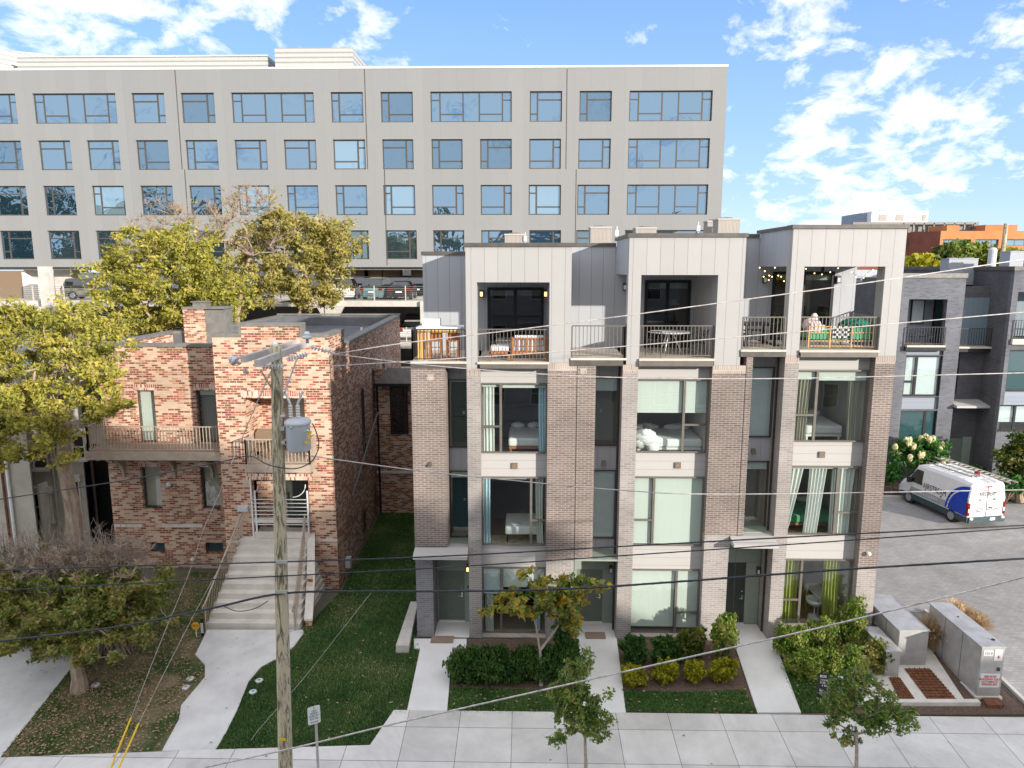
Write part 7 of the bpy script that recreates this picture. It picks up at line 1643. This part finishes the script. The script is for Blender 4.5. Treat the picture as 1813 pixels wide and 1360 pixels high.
# sofa with pale cushions
def sofa(label, x0, x1, y0, z, wood, cush, group, slats=8, back=True):
    t = thing('outdoor_sofa', label, 'sofa', ((x0 + x1) / 2, y0, z), group)
    legs4(t, x0 + .03, x1 - .03, y0 + .03, y0 + .7, z, z + .3, wood, .03)
    MB().box(x0, x1, y0, y0 + .73, z + .2, z + .28).build('seat_frame', wood, t)
    MB().box(x0 + .04, x1 - .04, y0 + .07, y0 + .7, z + .285, z + .44).build('seat_cushion', cush, t, bevel=.03)
    if back:
        b = MB().box(x0, x1, y0 - .0, y0 + .05, z + .68, z + .73)
        for k in range(slats): q = x0 + (x1 - x0) * (k + .5) / slats; b.box(q - .025, q + .025, y0 + .01, y0 + .04, z + .28, z + .68)
        for q in (x0, x1 - .06): b.box(q, q + .06, y0 - .003, y0 + .06, z, z + .75)
        b.build('backrest', wood, t); MB().box(x0 + .1, x1 - .1, y0 + .065, y0 + .2, z + .45, z + .80).build('back_cushion', cush, t, bevel=.03)
    return t
sofa('orange teak sofa with white cushions and slatted back behind the left terrace railing', ax(905, 620, 22.7), ax(968, 620, 22.7), 22.62, z, M['teak'], M['linen'], 'teak lounge furniture')
sofa('low teak ottoman with white cushion on the left terrace', ax(866, 630, 22.7), ax(903, 630, 22.7), 22.62, z, M['teak'], M['linen'], 'teak lounge furniture', back=False)
t = thing('fire_table', 'square beige fire table behind the teak seating on the left terrace', 'table', (-.6, 23.8, z)); MB().box(-.95, -.1, 23.6, 24.4, z, z + .5).build('base', M['steps'], t); MB().box(-1.0, -.05, 23.55, 24.45, z + .5, z + .56).build('tabletop', M['copinggrey'], t)
# round table and chairs on the middle terrace
z = Uz[1]; x = 4.75; y = 23.35
t = thing('round_table', 'round white table on the middle terrace', 'table', (x, y, z)); MB().lathe((x, y, z), [(0, .72), (.68, .72), (.70, .735), (.68, .75), (0, .75)], 32).build('tabletop', M['white'], t)
for a in range(3): MB().tube([(x + .1 * math.cos(a * 2.1), y + .1 * math.sin(a * 2.1), z + .72), (x + .45 * math.cos(a * 2.1), y + .45 * math.sin(a * 2.1), z)], .02, 6).build('leg', M['white'], t)
def wchair(label, x, y, z, rot, m, group):
    t = thing('terrace_chair', label, 'chair', (x, y, z), group); t.rotation_euler = (0, 0, R(rot)); ORG[t.name] = Vector((0, 0, 0))
    MB().box(-.25, .25, -.25, .25, .42, .45).build('seat', m, t, world=False)
    for k in range(7): q = -.24 + k * .08; MB().tube([(q, .24, .43), (q * 1.1, .34, .85)], .010, 4).build('back_spindle', m, t, world=False)
    MB().tube([(-.28, .05, .62), (-.29, .34, .84), (.29, .34, .84), (.28, .05, .62)], .014, 5).build('back_rail', m, t, world=False)
    for a in (-.22, .22):
        for c in (-.22, .22): MB().tube([(a, c, .43), (a * 1.15, c * 1.15, 0)], .013, 5).build('leg', m, t, world=False)
g_ = 'dark wire chairs round the middle terrace table'
wchair('dark wire chair at the left of the round white table', 4.2, 22.75, z, 150, M['black'], g_); wchair('dark wire chair at the right of the round white table', 5.45, 22.85, z, 210, M['black'], g_); wchair('dark wire chair behind the round white table', 5.3, 24.0, z, -20, M['black'], g_)
# dark dining set and green sofa on the right terraces
z = Uz[2]
t = thing('dining_table', 'dark rectangular dining table on the right side terrace', 'table', (7.6, 23.4, z)); MB().box(7.05, 8.1, 22.8, 24.1, z + .70, z + .75).build('tabletop', M['black'], t); legs4(t, 7.12, 8.03, 22.87, 24.03, z, z + .70, M['black'], .035)
for i, (x, y, rt) in enumerate(((7.15, 22.95, 90), (7.95, 24.45, 0), (7.3, 24.4, 0))): wchair(['black wire chair at the left end of the dark dining table', 'black wire chair behind the dark dining table near the sliding door', 'black wire chair behind the dark dining table at its left'][i], x - (.25 if i == 0 else 0), y, z, rt, M['black'], 'black chairs of the dining table')
sx0, sx1 = ax(1428, 620, 22.75), ax(1541, 620, 22.75)
t = thing('bamboo_sofa', 'bamboo sofa with mint green cushions against the right terrace railing', 'sofa', ((sx0 + sx1) / 2, 22.65, z))
w3 = (sx1 - sx0) / 3
for k in range(3):
    a = sx0 + k * w3; MB().box(a + .04, a + w3 - .04, 22.68, 22.82, z + .28, z + .66).build('back_cushion', M['greenfab'], t, bevel=.03); MB().box(a + .03, a + w3 - .03, 22.83, 23.4, z + .3, z + .44).build('seat_cushion', M['greenfab'], t, bevel=.03)
b = MB()
for zz in (.08, .24, .5, .7): b.tube([(sx0, 22.65, z + zz), (sx1, 22.65, z + zz)], .016, 5)
b.build('bamboo_rails', M['pine'], t)
for k in range(4):
    for yy in (22.65, 23.4): MB().tube([(sx0 + k * w3, yy, z), (sx0 + k * w3, yy, z + .72)], .024, 6).build('leg', M['pine'], t)
# checked throw
m = MB(); ta_, tb_ = ax(1472, 610, 22.66), ax(1501, 610, 22.66); dx = (tb_ - ta_) / 6
nt_ = None
chk = MB(); chw = MB()
for i in range(6):
    for j in range(5): (chk if (i + j) % 2 else chw).box(ta_ + i * dx, ta_ + (i + 1) * dx, 22.60 - .01 * (j % 2), 22.63, z + .34 + j * .075, z + .34 + (j + 1) * .075)
o = chw.build('checked_throw', M['linen']); tag(o, 'black and white checked throw hanging over the green sofa back', 'throw'); chk.build('black_checks', M['ink'], o)
rq = random.Random(2)
bx_ = ax(1436, 590, 22.85); o = MB().ball((bx_, 22.85, z + .72), .30, .2, .24, 16, 12, .07, rq).ball((bx_ + .12, 22.8, z + .62), .34, .16, .16, 16, 12, .08, rq).ball((bx_ + .08, 22.88, z + .94), .12, .1, .17, 12, 10, .08, rq).build('pink_blanket', M['pinkfab'], smooth=True); tag(o, 'pale pink blanket heaped on the left end of the green sofa', 'blanket')
o = MB().ball((ax(1514, 590, 23.9), 24.0, z + .55), .55, .4, .33, 16, 8, .04, rq).build('green_beanbag', M['greendark'], smooth=True); tag(o, 'emerald green rounded lounge cushion behind the bamboo sofa', 'cushion')
o = MB().ball((ax(1546, 610, 23.2), 23.2, z + .45), .25, .3, .4, 12, 8, .04, rq).build('green_pouf', M['greendark'], smooth=True); tag(o, 'emerald green pouf at the right end of the terrace sofa', 'pouf')
# ceiling fan
q = at(1456, 487, 23.8); t = thing('ceiling_fan', 'black ceiling fan under the right terrace roof', 'fan', (q.x, 23.8, q.z + .1)); MB().cyl(q.x, 23.8, q.z - .03, Zf(472, 1470) + .0, .05, 10).build('motor', M['black'], t)
for a in (10, 130, 250): MB().box(.08, .6, -.05, .05, -.006, .006).xf(Matrix.Translation((q.x, 23.8, q.z)) @ Matrix.Rotation(R(a), 4, 'Z')).build('blade', M['black'], t)
# string lights
sl = thing('string_lights', 'warm glowing string lights draped under the right terrace roof', 'string lights', (10, 22.9, az(478, 22.8, 1450)))
for run in ([(1345, 474), (1354, 480), (1362, 488), (1372, 474), (1383, 490), (1393, 496), (1400, 484)], [(1352, 490), (1361, 496), (1367, 490), (1378, 488), (1388, 498), (1395, 494)], [(1427, 476), (1442, 484), (1455, 486), (1470, 482), (1484, 475)], [(1508, 482), (1516, 491), (1529, 492), (1535, 486), (1546, 478)]):
    Yr = 23.0; P = [at(a, b, Yr) for a, b in run]; MB().tube(spline([p + Vector((0, 0, .04)) for p in P], 4), .005, 4).build('cord', M['black'], sl)
    for p in P: MB().ball(p, .02, n=8, m=6).build('bulb', M['bulb'], sl)
# chairs on the dark balcony
for i, px in enumerate((1611, 1641)): p = at(px, 608, 40.5); wchair(['black chair at the left of the dark brick balcony', 'black chair at the right of the dark brick balcony'][i], p.x, 40.65, oz_b + .01, 170 + 20 * i, M['black'], 'chairs on the dark brick balcony')

# ------------------------------------------------------------ behind the windows
def bed(label, x0, x1, y0, y1, z, frame, spread, group='beds seen through the windows'):
    t = thing('bed', label, 'bed', ((x0 + x1) / 2, y0, z), group); legs4(t, x0 + .06, x1 - .06, y0 + .06, y1 - .06, z, z + .25, frame, .03)
    MB().box(x0, x1, y0, y1, z + .25, z + .33).build('frame', frame, t); MB().box(x0 - .02, x1 + .02, y0 - .02, y1, z + .335, z + .62).build('mattress', spread, t, bevel=.06)
    for k in range(2): q = x0 + (x1 - x0) * (k + .5) / 2; MB().ball((q, y1 - .3, z + .72), (x1 - x0) * .22, .2, .12, 14, 8).build('pillow', M['linen'], t, smooth=True)
    return t
def fl(u, k): return UN[u]['wz'][k][0] - .29
bed('bed with white cover and orange wood frame behind the top left window', -.55, .62, 23.3, 25.2, fl(0, 0), M['teak'], M['linen'])
bed('unmade white bed behind the half raised blind of the middle townhouse', 3.75, 5.9, 23.1, 24.8, fl(1, 0), M['white'], M['linen'])
bed('neatly made white bed behind the top right window with striped curtains', 9.5, 10.7, 23.5, 25.5, fl(2, 0), M['linen'], M['linen'])
bed('bed with green cover behind the tied white curtains', 9.0, 10.7, 23.6, 25.4, fl(2, 1), M['teak'], M['greenfab'])
t = thing('dining_table', 'table under a long white cloth with folded towels behind the middle left window', 'table', (0, 23.8, fl(0, 1))); z = fl(0, 1)
legs4(t, -.6, .5, 23.3, 24.5, z, z + .6, M['black'], .03); MB().box(-.68, .60, 23.2, 24.6, z + .42, z + .72).build('cloth', M['linen'], t, bevel=.05)
MB().box(-.5, -.2, 23.3, 23.6, z + .73, z + .78).build('folded_towel', M['blindblue'], t)
# argyle rug
m = MB(); m2 = MB()
for i in range(9):
    for j in range(6): c = (-1.25 + i * .22, 22.95 + j * .22); (m if (i + j) % 2 else m2).quad((c[0] - .11, c[1], z + .006), (c[0], c[1] - .11, z + .006), (c[0] + .11, c[1], z + .006), (c[0], c[1] + .11, z + .006))
o = MB().box(-1.36, .62, 22.86, 24.2, z + .0005, z + .004).build('argyle_rug', M['steps']); tag(o, 'tan argyle patterned rug behind the middle left window', 'rug'); m.build('tan_diamonds', M['pine'], o)
dv = MB()
for (a, b, c, r1, r2, r3) in ((3.98, 23.1, .72, .40, .28, .22), (4.15, 23.05, .60, .42, .25, .20), (3.85, 23.15, .55, .30, .26, .26), (4.0, 23.0, .86, .24, .2, .16), (4.25, 22.98, .42, .22, .16, .24)): dv.ball((a, b, fl(1, 0) + c), r1, r2, r3, 18, 12, .12, rq)
o = dv.build('white_duvet', M['linen'], smooth=True); tag(o, 'crumpled white duvet heaped behind the middle townhouse window', 'duvet')
t = thing('backpack', 'black bag with straps resting on the crumpled white duvet', 'bag', (4.0, 22.95, fl(1, 0) + 1.1)); MB().box(3.9, 4.18, 22.9, 23.08, fl(1, 0) + .98, fl(1, 0) + 1.2).build('pouch', M['ink'], t, bevel=.06); MB().tube([(3.93, 22.88, fl(1, 0) + 1.0), (3.97, 22.82, fl(1, 0) + 1.12), (3.98, 22.9, fl(1, 0) + 1.28)], .015, 5).build('strap', M['ink'], t)
t = thing('table_lamp', 'table lamp with cream shade beside the neatly made bed', 'lamp', (9.55, 25.0, fl(2, 0) + .6)); MB().cyl(9.5, 25.2, fl(2, 0) + .6, fl(2, 0) + 1.3, .02, 8).build('stem', M['black'], t); MB().lathe((9.5, 25.2, fl(2, 0) + 1.25), [(0, 0), (.2, 0), (.14, .28), (0, .28)], 16).build('lamp_shade', M['curtain'], t)
t = thing('table_lamp', 'table lamp with cone shade inside the middle terrace door', 'lamp', (5.35, 26.0, Uz[1])); q = at(1193, 540, 26.3); MB().cyl(q.x, 26.3, q.z - .5, q.z - .0, .02, 8).build('stem', M['black'], t); MB().lathe((q.x, 26.3, q.z), [(0, 0), (.22, 0), (.09, .2), (0, .2)], 16).build('lamp_shade', M['curtain'], t)
t = thing('shell_chair', 'white shell chair on a pedestal behind the green curtained window', 'chair', (9.7, 23.2, fl(2, 2))); z = fl(2, 2) + .2; q = ax(1441, 1090, 23.3)
MB().lathe((q, 23.3, z + .40), [(0, 0), (.12, .01), (.26, .10), (.31, .26), (.29, .26), (.24, .13), (.1, .05), (0, .04)], 20).build('shell', M['white'], t, smooth=True); MB().cyl(q, 23.3, z, z + .4, .025, 8).build('stem', M['white'], t); MB().lathe((q, 23.3, z - .2), [(0, 0), (.22, 0), (.2, .22), (0, .24)], 16).build('base', M['white'], t)
t = thing('desk', 'white desk leaning into view behind the green curtained window', 'desk', (10.6, 23.6, fl(2, 2))); MB().box(10.15, 10.9, 23.1, 24.2, fl(2, 2) + .95, fl(2, 2) + 1.0).build('desktop', M['white'], t); legs4(t, 10.2, 10.85, 23.15, 24.15, fl(2, 2), fl(2, 2) + .95, M['steel'], .02)
CY = WP + .14
def cur(u, k, f0, f1, m, lab, g_=0, tp=0, waves=4):
    w0, w1 = UN[u]['win']; a, b = UN[u]['wz'][k]; curtain(w0 + (w1 - w0) * f0, w0 + (w1 - w0) * f1, a - .25, b - .05, CY, m, lab, g_, waves, .03, 'curtains in the townhouse windows', tp)
cur(0, 0, .04, .20, M['curtain'], 'pale curtain at the left of the top left window', 0, 0, 3); cur(0, 0, .87, .99, M['curtainblue'], 'bluish curtain at the right of the top left window', .02, 0, 3)
cur(0, 1, .03, .13, M['curtainblue'], 'bluish curtain at the left of the window with the argyle rug', 0, 0, 2); cur(0, 1, .83, .96, M['curtain'], 'white curtain at the right of the window with the argyle rug', .08, .2, 3)
cur(0, 2, .04, .17, M['curtain'], 'white curtain low in the leftmost ground floor window', .02, 0, 3); cur(0, 2, .84, .92, M['curtainblue'], 'narrow blue curtain behind the redbud leaves', 0, 0, 2)
cur(2, 0, .04, .28, M['curtaintan'], 'olive striped curtain in the narrow sash of the top right window', 0, .25, 5); cur(2, 0, .76, .90, M['curtaintan'], 'olive striped curtain at the right of the top right window', .05, .1, 4)
cur(2, 1, .05, .24, M['curtain'], 'white curtain tied to the left in the middle right window', -.25, .5, 3); cur(2, 1, .32, .56, M['curtain'], 'white curtain sweeping down the centre of the middle right window', -.12, .2, 5); cur(2, 1, .63, .68, M['curtain'], 'narrow white curtain beside the mullion of the middle right window', 0, 0, 2); cur(2, 1, .72, .95, M['curtain'], 'white curtain in the narrow sash of the middle right window', 0, .15, 4)
cur(2, 2, .03, .26, M['curtaingreen'], 'lime green curtain in the narrow sash of the ground floor window', 0, 0, 5); cur(2, 2, .62, .84, M['curtaingreen'], 'lime green curtain at the right of the ground floor window', .05, 0, 5)
